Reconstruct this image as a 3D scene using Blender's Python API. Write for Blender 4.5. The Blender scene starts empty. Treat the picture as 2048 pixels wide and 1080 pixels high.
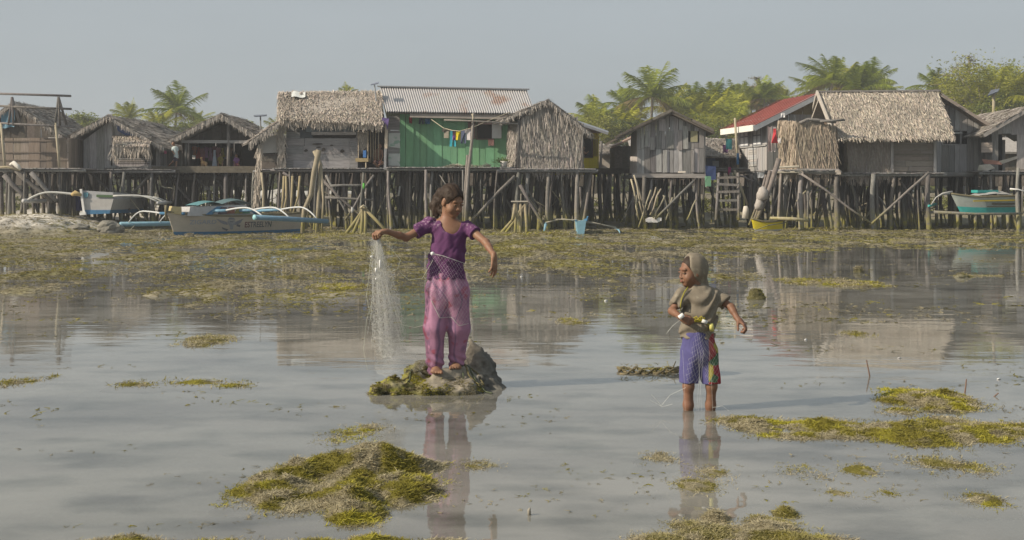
import bpy, math, random
import numpy as np
from mathutils import Vector, Matrix

# ------------------------------------------------------------------ camera, sky, sun, exposure
FPX, CH, HY = 2400.0, 1.35, 388.0            # focal length in pixels of the 2048 wide photo, eye height, horizon row
sc = bpy.context.scene
COL = sc.collection
cd = bpy.data.cameras.new('camera'); cam = bpy.data.objects.new('camera', cd); COL.objects.link(cam)
cam.location = (0, 0, CH); cam.rotation_euler = (math.radians(90), 0, 0)
cd.sensor_width = 36; cd.lens = 36 * FPX / 2048; cd.shift_y = -(540 - HY) / 2048
cd.clip_start = 0.1; cd.clip_end = 2000
sc.camera = cam

SUN_DIR = Vector((-0.79, -0.31, 0.53)).normalized()      # towards the sun
world = bpy.data.worlds.new('World'); sc.world = world; world.use_nodes = True
nt = world.node_tree; nt.nodes.clear()
wo = nt.nodes.new('ShaderNodeOutputWorld'); bg = nt.nodes.new('ShaderNodeBackground')
sky = nt.nodes.new('ShaderNodeTexSky'); sky.sky_type = 'NISHITA'; sky.sun_disc = False
sky.sun_elevation = math.asin(SUN_DIR.z); sky.sun_rotation = math.atan2(SUN_DIR.x, SUN_DIR.y)
sky.air_density = 1.0; sky.dust_density = 3.0; sky.ozone_density = 1.0
hs = nt.nodes.new('ShaderNodeHueSaturation'); hs.inputs['Saturation'].default_value = 0.42
gm = nt.nodes.new('ShaderNodeMix'); gm.data_type = 'RGBA'      # thin high haze evens the sky out
gm.inputs[0].default_value = 0.72; gm.inputs[7].default_value = (3.42, 3.84, 4.08, 1)
nt.links.new(sky.outputs[0], hs.inputs['Color']); nt.links.new(hs.outputs[0], gm.inputs[6])
tcw = nt.nodes.new('ShaderNodeTexCoord'); mpw = nt.nodes.new('ShaderNodeMapping'); mpw.inputs['Scale'].default_value = (1.2, 1.2, 5)
nzw = nt.nodes.new('ShaderNodeTexNoise'); nzw.inputs['Scale'].default_value = 2.2; nzw.inputs['Detail'].default_value = 6
mrw = nt.nodes.new('ShaderNodeMapRange'); mrw.inputs[1].default_value = .3; mrw.inputs[2].default_value = .7; mrw.inputs[3].default_value = .955; mrw.inputs[4].default_value = 1.045
vmw = nt.nodes.new('ShaderNodeVectorMath'); vmw.operation = 'SCALE'          # faint uneven high cloud
nt.links.new(tcw.outputs['Generated'], mpw.inputs['Vector']); nt.links.new(mpw.outputs[0], nzw.inputs['Vector']); nt.links.new(nzw.outputs['Fac'], mrw.inputs[0])
nt.links.new(gm.outputs[2], vmw.inputs[0]); nt.links.new(mrw.outputs[0], vmw.inputs['Scale']); nt.links.new(vmw.outputs[0], bg.inputs['Color'])
bg.inputs['Strength'].default_value = 0.095
nt.links.new(bg.outputs[0], wo.inputs['Surface'])
sd = bpy.data.lights.new('sun', 'SUN'); sun = bpy.data.objects.new('sun', sd); COL.objects.link(sun)
sd.energy = 4.2; sd.angle = math.radians(0.5); sd.color = (1.0, 0.87, 0.70)
sun.location = (-60, -10, 60)
sun.rotation_euler = SUN_DIR.to_track_quat('Z', 'Y').to_euler()
sc.view_settings.view_transform = 'Standard'; sc.view_settings.look = 'None'
sc.view_settings.exposure = 0.37; sc.view_settings.gamma = 1.0
sc.render.engine = 'CYCLES'
sc.cycles.use_denoising = True
sc.cycles.max_bounces = 8; sc.cycles.diffuse_bounces = 3; sc.cycles.glossy_bounces = 3
sc.cycles.transparent_max_bounces = 16; sc.cycles.transmission_bounces = 4; sc.cycles.volume_bounces = 0
sc.cycles.caustics_reflective = False; sc.cycles.caustics_refractive = False

rnd = random.Random(11)
rng = np.random.default_rng(5)
U = rnd.uniform

def X(px, Y): return (px - 1024.0) * Y / FPX
def Z(py, Y): return CH - (py - HY) * Y / FPX
def P(px, py, Y): return Vector((X(px, Y), Y, Z(py, Y)))
def gy(py): return CH * FPX / (py - HY)       # depth of a point of the water surface seen at row py

# ------------------------------------------------------------------ noise
def _h(ix, iy, iz, s):
    n = (ix * 374761393 + iy * 668265263 + iz * 2147483647 + s * 1274126177) & 0x7fffffff
    n = (n ^ (n >> 13)) * 1274126177 & 0x7fffffff
    return ((n ^ (n >> 16)) & 0xffff) / 65535.0
def vnoise(p, s=0):
    p = np.asarray(p, float)
    if p.shape[-1] == 2: p = np.concatenate([p, np.zeros(p.shape[:-1] + (1,))], -1)
    i = np.floor(p).astype(np.int64); f = p - i; f = f * f * (3 - 2 * f)
    r = 0
    for dx in (0, 1):
        for dy in (0, 1):
            for dz in (0, 1):
                w = (f[..., 0] if dx else 1 - f[..., 0]) * (f[..., 1] if dy else 1 - f[..., 1]) * (f[..., 2] if dz else 1 - f[..., 2])
                r = r + w * _h(i[..., 0] + dx, i[..., 1] + dy, i[..., 2] + dz, s)
    return r
def fbm(p, oct=4, s=0):
    p = np.asarray(p, float); a, t, r = 1.0, 0.0, 0
    for o in range(oct):
        r = r + a * vnoise(p * (2.03 ** o) + 17.3 * o, s + o); t += a; a *= 0.5
    return r / t
def sstep(a, b, x):
    t = np.clip((np.asarray(x, float) - a) / (b - a), 0, 1); return t * t * (3 - 2 * t)

# ------------------------------------------------------------------ mesh builder
def origin_of(o):
    v = Vector((0, 0, 0))
    while o is not None:
        v += o.location; o = o.parent
    return v
class MB:
    """collects shapes (world coordinates unless a matrix is given) and links them as ONE mesh object"""
    def __init__(s, M=None):
        s.V, s.Q, s.T, s.C, s.n, s.M, s.N = [], [], [], [], 0, M, []
    def raw(s, v, q=None, t=None, c=(1, 1, 1), ng=None):
        v = np.asarray(v, float).reshape(-1, 3)
        c = np.asarray(c, float)
        if c.ndim == 1: c = np.tile(c, (len(v), 1))
        s.V.append(v); s.C.append(c)
        if q is not None and len(q): s.Q.append(np.asarray(q, int).reshape(-1, 4) + s.n)
        if t is not None and len(t): s.T.append(np.asarray(t, int).reshape(-1, 3) + s.n)
        if ng: s.N += [[i + s.n for i in f] for f in ng]
        s.n += len(v)
    def hexa(s, p, c=(1, 1, 1)):               # 8 corners: bottom ring (ccw from above), top ring
        s.raw(p, [[0, 3, 2, 1], [4, 5, 6, 7], [0, 1, 5, 4], [1, 2, 6, 5], [2, 3, 7, 6], [3, 0, 4, 7]], c=c)
    def box(s, lo, hi, c=(1, 1, 1)):
        a, b = lo, hi
        s.hexa([(a[0], a[1], a[2]), (b[0], a[1], a[2]), (b[0], b[1], a[2]), (a[0], b[1], a[2]),
                (a[0], a[1], b[2]), (b[0], a[1], b[2]), (b[0], b[1], b[2]), (a[0], b[1], b[2])], c)
    def beam(s, p0, p1, w, h, c=(1, 1, 1), up=(0, 0, 1)):
        p0, p1 = Vector(p0), Vector(p1); d = (p1 - p0).normalized(); u = Vector(up)
        if abs(d.dot(u)) > .97: u = Vector((0, 1, 0))
        r = d.cross(u).normalized() * (w / 2); u = r.cross(d).normalized() * (h / 2)
        s.hexa([p0 - r - u, p0 + r - u, p1 + r - u, p1 - r - u, p0 - r + u, p0 + r + u, p1 + r + u, p1 - r + u], c)
    def slab(s, A, B, C, D, t, c=(1, 1, 1)):   # A,B,C,D: outer face (top-left, top-right, bottom-right, bottom-left)
        A, B, C, D = map(Vector, (A, B, C, D)); n = (D - A).cross(B - A).normalized() * t
        s.hexa([D - n, C - n, B - n, A - n, D, C, B, A], c)
    def tube(s, pts, rad, n=7, c=(1, 1, 1), c2=None, caps=True):
        pts = [Vector(p) for p in pts]; m = len(pts)
        if not hasattr(rad, '__len__'): rad = [rad] * m
        elif len(rad) == 2 and m != 2: rad = [rad[0] + (rad[1] - rad[0]) * i / (m - 1) for i in range(m)]
        vs, cs = [], []; pu = None
        for i, p in enumerate(pts):
            d = (pts[min(i + 1, m - 1)] - pts[max(i - 1, 0)])
            d = d.normalized() if d.length > 1e-9 else Vector((0, 0, 1))
            if pu is None:
                a = Vector((1, 0, 0)) if abs(d.x) < .8 else Vector((0, 1, 0))
                u = d.cross(a).normalized()
            else:
                u = pu - d * pu.dot(d)
                u = u.normalized() if u.length > 1e-6 else d.orthogonal().normalized()
            pu = u; w = d.cross(u)
            for k in range(n):
                a = 2 * math.pi * k / n
                vs.append(p + (u * math.cos(a) + w * math.sin(a)) * rad[i])
            cc = np.asarray(c, float) if c2 is None else np.asarray(c, float) * (1 - i / (m - 1)) + np.asarray(c2, float) * i / (m - 1)
            cs += [cc] * n
        q = [[i * n + k, i * n + (k + 1) % n, (i + 1) * n + (k + 1) % n, (i + 1) * n + k] for i in range(m - 1) for k in range(n)]
        ng = [list(range(n))[::-1], [(m - 1) * n + k for k in range(n)]] if caps else None
        s.raw([tuple(v) for v in vs], q, c=np.array(cs), ng=ng)
    def grid(s, G, c=(1, 1, 1), flip=False):
        G = np.asarray(G, float); m, n = G.shape[:2]
        a = np.arange(m * n).reshape(m, n)
        q = np.stack([a[:-1, :-1], a[:-1, 1:], a[1:, 1:], a[1:, :-1]], -1).reshape(-1, 4)
        if flip: q = q[:, ::-1]
        c = np.asarray(c, float)
        s.raw(G.reshape(-1, 3), q, c=c if c.ndim == 1 else c.reshape(-1, 3))
    def blades(s, root, d, side, L, w, bend=None, c=(1, 1, 1), tip=.35, seg=2):
        """N flat blades: root, direction, side vector, length, width, bend (vector added at the tip)"""
        root, d, side = (np.asarray(a, float) for a in (root, d, side)); N = len(root)
        L = np.broadcast_to(np.asarray(L, float), (N,))[:, None]; w = np.broadcast_to(np.asarray(w, float), (N,))[:, None]
        bend = np.zeros((N, 3)) if bend is None else np.asarray(bend, float)
        vs = []
        for k in range(seg + 1):
            t = k / seg; p = root + d * L * t + bend * L * t * t
            ww = w * (1 - (1 - tip) * t) * .5
            vs += [p - side * ww, p + side * ww]
        v = np.stack(vs, 1)
        m = 2 * (seg + 1); b = (np.arange(N) * m)[:, None]
        q = np.concatenate([b + np.array([[2 * k, 2 * k + 1, 2 * k + 3, 2 * k + 2]]) for k in range(seg)], 0)
        c = np.asarray(c, float)
        if c.ndim == 2: c = np.repeat(c, m, 0)
        s.raw(v.reshape(-1, 3), q, c=c)
    def segs(s, A, B, r, c=(1, 1, 1)):           # many thin 3 sided rods at once
        A, B = np.asarray(A, float), np.asarray(B, float); d = B - A
        d = d / np.maximum(np.linalg.norm(d, axis=1, keepdims=True), 1e-9)
        a = np.where(np.abs(d[:, :1]) < .8, np.array([[1., 0, 0]]), np.array([[0, 1., 0]]))
        u = np.cross(d, a); u /= np.linalg.norm(u, axis=1, keepdims=True); w = np.cross(d, u)
        vs = []
        for e in (A, B):
            for k in range(3):
                t = 2 * math.pi * k / 3
                vs.append(e + (u * math.cos(t) + w * math.sin(t)) * r)
        v = np.stack(vs, 1); b = (np.arange(len(A)) * 6)[:, None]
        q = np.concatenate([b + np.array([[k, (k + 1) % 3, 3 + (k + 1) % 3, 3 + k]]) for k in range(3)], 0)
        s.raw(v.reshape(-1, 3), q, c=c)
    def lathe(s, base, prof, n=12, c=(1, 1, 1), axis=(0, 0, 1)):
        ax = Vector(axis).normalized(); s.tube([Vector(base) + ax * z for r, z in prof], [max(r, 1e-4) for r, z in prof], n, c)
    def prism(s, outline, f, t, c=(1, 1, 1)):
        """2d outline mapped by f(u, v) -> point; thickness vector t"""
        a = [Vector(f(u, v)) for u, v in outline]; n = len(a); t = Vector(t)
        ng = [list(range(n)), [n + i for i in range(n)][::-1]] + [[i, n + i, n + (i + 1) % n, (i + 1) % n] for i in range(n)]
        s.raw([tuple(p) for p in a] + [tuple(p + t) for p in a], c=c, ng=ng)
    def build(s, name, mat, parent=None, smooth=False):
        V = np.concatenate(s.V); C = np.concatenate(s.C)
        if s.M is not None:
            m = np.array(s.M); V = V @ m[:3, :3].T + m[:3, 3]
        o0 = origin_of(parent); V = V - np.array(o0)
        Q = np.concatenate(s.Q) if s.Q else np.zeros((0, 4), int)
        T = np.concatenate(s.T) if s.T else np.zeros((0, 3), int)
        me = bpy.data.meshes.new(name)
        nN = sum(len(f) for f in s.N)
        loops = np.concatenate([Q.ravel(), T.ravel(), np.array([i for f in s.N for i in f], int)])
        sizes = np.concatenate([np.full(len(Q), 4), np.full(len(T), 3), np.array([len(f) for f in s.N], int)]).astype(int)
        me.vertices.add(len(V)); me.vertices.foreach_set('co', V.astype(np.float32).ravel())
        me.loops.add(len(loops)); me.loops.foreach_set('vertex_index', loops.astype(np.int32))
        me.polygons.add(len(sizes)); starts = np.concatenate([[0], np.cumsum(sizes)[:-1]])
        me.polygons.foreach_set('loop_start', starts.astype(np.int32)); me.polygons.foreach_set('loop_total', sizes.astype(np.int32))
        me.polygons.foreach_set('use_smooth', np.full(len(sizes), smooth))
        at = me.attributes.new('col', 'FLOAT_COLOR', 'POINT')
        at.data.foreach_set('color', np.concatenate([C, np.ones((len(C), 1))], 1).astype(np.float32).ravel())
        me.update(calc_edges=True); me.validate()
        o = bpy.data.objects.new(name, me); COL.objects.link(o)
        if mat is not None: me.materials.append(mat)
        o.parent = parent
        return o

def tag(o, label=None, cat=None, group=None, kind=None):
    for k, v in (('label', label), ('category', cat), ('group', group), ('kind', kind)):
        if v: o[k] = v
    return o
def thing(name, loc, label, cat, group=None):
    o = bpy.data.objects.new(name, None); COL.objects.link(o); o.location = Vector(loc); o.empty_display_size = .2
    return tag(o, label, cat, group)
def copy_tree(o, loc=None, parent=None):
    c = o.copy(); COL.objects.link(c)
    if parent is not None: c.parent = parent
    if loc is not None: c.location = loc
    for ch in list(o.children): copy_tree(ch, None, c)
    return c

# ------------------------------------------------------------------ materials
MATS = {}
def mat(name, col, rough=.85, var=.35, scale=6.0, stretch=(1, 1, 1), bump=0.0, metal=0.0, spec=.3, trans=0.0, fn=None, det=5):
    if name in MATS: return MATS[name]
    m = bpy.data.materials.new(name); m.use_nodes = True; n = m.node_tree.nodes; l = m.node_tree.links
    b = n['Principled BSDF']; b.inputs['Roughness'].default_value = rough; b.inputs['Metallic'].default_value = metal
    b.inputs['Specular IOR Level'].default_value = spec
    at = n.new('ShaderNodeAttribute'); at.attribute_name = 'col'
    tc = n.new('ShaderNodeTexCoord'); mp = n.new('ShaderNodeMapping'); mp.inputs['Scale'].default_value = stretch
    l.new(tc.outputs['Object'], mp.inputs['Vector'])
    nz = n.new('ShaderNodeTexNoise'); nz.inputs['Scale'].default_value = scale; nz.inputs['Detail'].default_value = det
    nz.inputs['Roughness'].default_value = .65
    l.new(mp.outputs[0], nz.inputs['Vector'])
    mr = n.new('ShaderNodeMapRange'); mr.inputs[1].default_value = .25; mr.inputs[2].default_value = .75
    mr.inputs[3].default_value = 1 - var; mr.inputs[4].default_value = 1 + var
    l.new(nz.outputs['Fac'], mr.inputs[0])
    m1 = n.new('ShaderNodeMix'); m1.data_type = 'RGBA'; m1.blend_type = 'MULTIPLY'; m1.inputs[0].default_value = 1
    m1.inputs[6].default_value = (*col, 1); l.new(at.outputs['Color'], m1.inputs[7])
    m2 = n.new('ShaderNodeMix'); m2.data_type = 'RGBA'; m2.blend_type = 'MULTIPLY'; m2.inputs[0].default_value = 1
    l.new(m1.outputs[2], m2.inputs[6]); l.new(mr.outputs[0], m2.inputs[7])
    out = m2.outputs[2]
    if fn: out = fn(n, l, out, tc, nz)
    l.new(out, b.inputs['Base Color'])
    if bump:
        bp = n.new('ShaderNodeBump'); bp.inputs['Strength'].default_value = 1; bp.inputs['Distance'].default_value = bump
        l.new(nz.outputs['Fac'], bp.inputs['Height']); l.new(bp.outputs[0], b.inputs['Normal'])
    if trans:
        tl = n.new('ShaderNodeBsdfTranslucent'); l.new(out, tl.inputs['Color'])
        ms = n.new('ShaderNodeMixShader'); ms.inputs[0].default_value = trans
        l.new(b.outputs[0], ms.inputs[1]); l.new(tl.outputs[0], ms.inputs[2])
        l.new(ms.outputs[0], n['Material Output'].inputs['Surface'])
    MATS[name] = m
    return m
def mixcol(n, l, fac, a, b):
    m = n.new('ShaderNodeMix'); m.data_type = 'RGBA'
    for i, v in ((0, fac), (6, a), (7, b)):
        if hasattr(v, 'is_linked') or hasattr(v, 'links'): l.new(v, m.inputs[i])
        else: m.inputs[i].default_value = v if i == 0 else (*v, 1)
    return m.outputs[2]
def noise_fac(n, l, tc, scale, lo, hi, stretch=(1, 1, 1), det=4, off=(0, 0, 0)):
    mp = n.new('ShaderNodeMapping'); mp.inputs['Scale'].default_value = stretch; mp.inputs['Location'].default_value = off
    l.new(tc.outputs['Object'], mp.inputs['Vector'])
    nz = n.new('ShaderNodeTexNoise'); nz.inputs['Scale'].default_value = scale; nz.inputs['Detail'].default_value = det
    l.new(mp.outputs[0], nz.inputs['Vector'])
    mr = n.new('ShaderNodeMapRange'); mr.inputs[1].default_value = lo; mr.inputs[2].default_value = hi; mr.clamp = True
    l.new(nz.outputs['Fac'], mr.inputs[0])
    return mr.outputs[0]
def zfac(n, l, tc, z0, z1, axis=2):
    sx = n.new('ShaderNodeSeparateXYZ'); l.new(tc.outputs['Object'], sx.inputs[0])
    mr = n.new('ShaderNodeMapRange'); mr.inputs[1].default_value = z0; mr.inputs[2].default_value = z1; mr.clamp = True
    l.new(sx.outputs[axis], mr.inputs[0]); return mr.outputs[0]
def mul(n, l, a, b):
    m = n.new('ShaderNodeMath'); m.operation = 'MULTIPLY'
    for i, v in ((0, a), (1, b)):
        if hasattr(v, 'links'): l.new(v, m.inputs[i])
        else: m.inputs[i].default_value = v
    return m.outputs[0]
def gr(lo=.75, hi=1.2, hue=.05):
    g = U(lo, hi); return (g * (1 + U(-hue, hue)), g, g * (1 + U(-hue, hue)))
def grs(N, lo=.75, hi=1.2, hue=.05):
    g = rng.uniform(lo, hi, (N, 1)); return g * (1 + rng.uniform(-hue, hue, (N, 3)))

def algae_band(n, l, out, tc, nz):       # green growth on poles up to the high tide line
    f = zfac(n, l, tc, .85, .25); f = mul(n, l, f, noise_fac(n, l, tc, 5, .3, .62))
    return mixcol(n, l, f, out, (.26, .24, .055))
WOOD = mat('weathered_planks', (.315, .305, .30), .9, .45, 3.0, (7, 7, .6), .006)
WOODH = mat('weathered_boards', (.30, .292, .29), .9, .4, 3.0, (.6, 7, 7), .004)
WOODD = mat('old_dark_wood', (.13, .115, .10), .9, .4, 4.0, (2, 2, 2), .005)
POLE = mat('mangrove_pole', (.175, .165, .156), .9, .45, 5.0, (4, 4, .8), .008, fn=algae_band)
POLEL = mat('pale_bamboo', (.36, .32, .23), .8, .3, 6.0, (3, 3, .6), .004, fn=algae_band)
THATCH = mat('nipa_thatch', (.45, .41, .365), .95, .25, 9.0, (1, 1, 1))
THATCHD = mat('old_thatch', (.345, .325, .305), .95, .3, 9.0, (1, 1, 1))
BAMBOO = mat('bamboo_pole', (.38, .32, .23), .7, .3, 5.0, (2, 2, 2))
WHITE = mat('white_paint', (.70, .70, .68), .6, .12, 5.0)
BLUE = mat('boat_blue', (.055, .17, .30), .5, .2, 5.0)
CYAN = mat('pale_blue_paint', (.20, .36, .45), .55, .18, 5.0)
DARK = mat('dark_interior', (.035, .033, .032), .95, .2, 3.0)  # near-black that puts the shade of unlit rooms into the colour
CLOTH = mat('cloth', (1, 1, 1), .9, .14, 9.0, trans=.12)
TARP = mat('plastic_sheet', (1, 1, 1), .55, .12, 7.0)
ROPE = mat('rope', (.42, .38, .28), .9, .25, 30.0)
METAL = mat('grey_metal', (.30, .31, .32), .45, .2, 4.0, metal=.5)
# ------------------------------------------------------------------ seabed, water, seaweed fields
def weed_density(x, y):
    """how much weed grows at a place (0 open water, 1 thick field)"""
    u = x / np.maximum(y, 1) * FPX + 1024            # bearing, as a column of the photo
    n = fbm(np.stack([x * .35, y * .22], -1), 4, 3)
    near = 14.2 + 3.6 * sstep(900, 1150, u) + 3.0 * sstep(1150, 1420, u) + 4.5 * sstep(1480, 2000, u) + 1.5 * np.exp(-((u - 560) / 140) ** 2)
    d = sstep(near - 2.0, near + 4.2, y + (n - .5) * 13)
    d = d * (1 - .55 * sstep(1480, 1750, u) * sstep(46, 24, y))
    return np.clip(d * (.55 + 1.0 * (n - .25)), 0, 1)

def bed_height(x, y):
    p = np.stack([x, y], -1)
    h = -.15 + .05 * (fbm(p * .5, 3, 1) - .5) + .035 * (fbm(p * 2.4, 3, 9) - .5)
    d = weed_density(x, y)
    big = fbm(p * np.array([.9, .55]), 4, 21); sm = fbm(p * np.array([3.2, 2.2]), 3, 22)
    h = h + sstep(0, .55, d) * (.119 + .18 * (big - .5) + .11 * (sm - .5))
    # the shore rises under and behind the houses
    h = h + .30 * sstep(49, 58, y) + .95 * sstep(58, 90, y) + .4 * sstep(90, 200, y)
    h = h + .16 * sstep(46, 50, y) * sstep(.5, .7, fbm(p * np.array([.16, .5]), 3, 31))
    # low sand bank on the left
    e = (x + 19.2) / 5.6
    b = sstep(1.05, .35, np.abs(e)) * sstep(39.0, 41.6, y + 1.2 * (fbm(p * .7, 3, 5) - .5)) * (1 - .5 * sstep(44, 50, y))
    h = h + b * (.62 + .35 * (fbm(p * np.array([.9, .9]), 4, 6) - .5))
    return h

def build_ground():
    ys = np.concatenate([np.geomspace(2.0, 14, 260), np.geomspace(14.02, 60, 560)[0:], np.geomspace(60.5, 900, 60)])
    us = np.concatenate([np.linspace(-2.2, -.62, 30)[:-1], np.linspace(-.62, .62, 560), np.linspace(.62, 2.2, 30)[1:]])
    Yg, Ug = np.meshgrid(ys, us, indexing='ij'); Xg = Ug * (Yg + 3)
    Hg = bed_height(Xg, Yg)
    p = np.stack([Xg, Yg], -1)
    sand = np.array([.66, .60, .49]); mud = np.array([.20, .185, .125]); weed = np.array([.20, .185, .045]); dry = np.array([.26, .235, .17]); white = np.array([.56, .53, .47])
    c = np.ones(Xg.shape + (3,)) * sand
    f = sstep(.47, .60, fbm(p * np.array([1.1, 1.5]), 5, 41))[..., None] * sstep(16, 6, Yg)[..., None]
    c = c * (1 - .8 * f) + np.array([.11, .105, .075]) * .8 * f      # weedy and silty spots under the water
    d = sstep(.05, .35, weed_density(Xg, Yg))[..., None]
    k = sstep(.35, .65, fbm(p * np.array([1.6, .9]), 4, 43))[..., None]; k2 = sstep(.55, .72, fbm(p * np.array([.9, .5]), 4, 44))[..., None]
    w = mud * (1 - k) + dry * k; w = w * (1 - .6 * k2) + weed * .6 * k2
    c = c * (1 - d) + w * d
    s = sstep(56, 62, Yg)[..., None]; c = c * (1 - s) + np.array([.20, .175, .125]) * (.6 + .8 * fbm(p * .5, 3, 46)[..., None]) * s
    bank = (sstep(1.1, .8, np.abs((Xg + 19.2) / 5.6)) * sstep(39.6, 40.6, Yg) * sstep(.06, .30, Hg))[..., None]
    wc = white * (1 - .45 * sstep(.48, .62, fbm(p * np.array([.8, 1.4]), 4, 45)))[..., None]
    c = c * (1 - bank) + wc * bank
    mb = MB(); mb.grid(np.stack([Xg, Yg, Hg], -1), c)
    gm = mat('ground_silt', (1, 1, 1), .9, .22, 9.0, bump=.01)
    tag(mb.build('ground', gm, smooth=True), kind='structure')

def build_water():
    m = bpy.data.materials.new('shallow_water'); m.use_nodes = True; n = m.node_tree.nodes; l = m.node_tree.links
    n.remove(n['Principled BSDF']); out = n['Material Output']
    tc = n.new('ShaderNodeTexCoord')
    def wave(sc_, st, rot, det):
        mp = n.new('ShaderNodeMapping'); mp.inputs['Scale'].default_value = st; mp.inputs['Rotation'].default_value = (0, 0, rot)
        l.new(tc.outputs['Object'], mp.inputs['Vector'])
        z = n.new('ShaderNodeTexNoise'); z.inputs['Scale'].default_value = sc_; z.inputs['Detail'].default_value = det
        l.new(mp.outputs[0], z.inputs['Vector']); return z.outputs['Fac']
    a = wave(1.1, (.8, 2.4, 1), .10, 2.0); b = wave(5.5, (.8, 1.9, 1), -.15, 2.0)
    patch = wave(.16, (.7, 1.3, 1), .3, 2.0)
    mr = n.new('ShaderNodeMapRange'); mr.inputs[1].default_value = .40; mr.inputs[2].default_value = .66; mr.inputs[3].default_value = .35; mr.inputs[4].default_value = 1.5
    l.new(patch, mr.inputs[0])
    h1 = mul(n, l, a, .0026); h2 = mul(n, l, mul(n, l, b, .0007), mr.outputs[0])
    ad = n.new('ShaderNodeMath'); l.new(h1, ad.inputs[0]); l.new(h2, ad.inputs[1])
    bp = n.new('ShaderNodeBump'); bp.inputs['Strength'].default_value = 1; bp.inputs['Distance'].default_value = 1.0
    l.new(ad.outputs[0], bp.inputs['Height'])
    fr = n.new('ShaderNodeFresnel'); fr.inputs['IOR'].default_value = 1.52; l.new(bp.outputs[0], fr.inputs['Normal'])
    tr = n.new('ShaderNodeBsdfTransparent'); tr.inputs['Color'].default_value = (.84, .86, .80, 1)
    df = n.new('ShaderNodeBsdfDiffuse'); l.new(mixcol(n, l, noise_fac(n, l, tc, 2.1, .47, .68, (.8, 1.5, 1), 9), (.46, .445, .395), (.24, .235, .20)), df.inputs['Color'])
    silt = n.new('ShaderNodeMapRange'); silt.inputs[1].default_value = .35; silt.inputs[2].default_value = .65; silt.inputs[3].default_value = .29; silt.inputs[4].default_value = .56
    l.new(wave(.45, (1, 1.6, 1), .5, 4.0), silt.inputs[0])
    mu = n.new('ShaderNodeMixShader'); l.new(silt.outputs[0], mu.inputs[0])
    l.new(tr.outputs[0], mu.inputs[1]); l.new(df.outputs[0], mu.inputs[2])
    gl = n.new('ShaderNodeBsdfGlossy'); gl.inputs['Roughness'].default_value = .03; gl.inputs['Color'].default_value = (.93, .94, .95, 1)
    l.new(bp.outputs[0], gl.inputs['Normal'])
    mx = n.new('ShaderNodeMixShader'); l.new(fr.outputs[0], mx.inputs[0]); l.new(mu.outputs[0], mx.inputs[1]); l.new(gl.outputs[0], mx.inputs[2])
    l.new(mx.outputs[0], out.inputs['Surface'])
    mb = MB(); mb.grid(np.array([[[-400, .5, 0], [400, .5, 0]], [[-400, 75, 0], [400, 75, 0]]], float))
    tag(mb.build('water', m), kind='structure')

WEED = mat('seaweed', (1, 1, 1), .85, .2, 12.0, trans=.3)
WC = {'olive': (.225, .20, .035), 'yellow': (.39, .36, .04), 'grey': (.36, .32, .21), 'brown': (.18, .155, .085), 'green': (.10, .22, .02)}
def weed_colours(p, s=70, bright=.5):
    """patches of olive, yellow green and dry grey weed"""
    a = fbm(p, 4, s); b = fbm(p * 1.7 + 9, 4, s + 5)
    o = np.array(WC['olive']); y = np.array(WC['yellow']); g = np.array(WC['grey']); br = np.array(WC['brown'])
    ka = sstep(.48, .64, a)[:, None]; kb = sstep(.46, .60, b)[:, None]
    c = o * (1 - ka) + y * ka * bright + o * ka * (1 - bright)
    c = c * (1 - kb) + g * kb
    kd = sstep(.62, .72, fbm(p * 2.3, 3, s + 9))[:, None]
    return c * (1 - .6 * kd) + br * .6 * kd
def tufts(mb, x, y, z, size, cols, blades=3, flat=.6, wid=.16):
    """small bunches of weed: every bunch a few bent ribbons"""
    N = len(x)
    for b in range(blades):
        az = rng.uniform(0, 2 * np.pi, N); el = rng.uniform(0, 1, N) * (1 - flat) + .12
        d = np.stack([np.cos(az) * np.cos(el), np.sin(az) * np.cos(el), np.sin(el)], -1)
        sd_ = np.stack([-np.sin(az), np.cos(az), rng.uniform(-.6, .6, N)], -1)
        bend = np.stack([rng.uniform(-.4, .4, N), rng.uniform(-.4, .4, N), rng.uniform(-.5, .1, N)], -1)
        root = np.stack([x, y, z], -1) + rng.normal(0, .18, (N, 3)) * size[:, None] * np.array([1, 1, .2])
        mb.blades(root, d, sd_, size * rng.uniform(.6, 1.3, N), size * wid * rng.uniform(.6, 1.6, N), bend, c=np.clip(cols * rng.uniform(.8, 1.2, (N, 1)), 0, .8))

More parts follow.
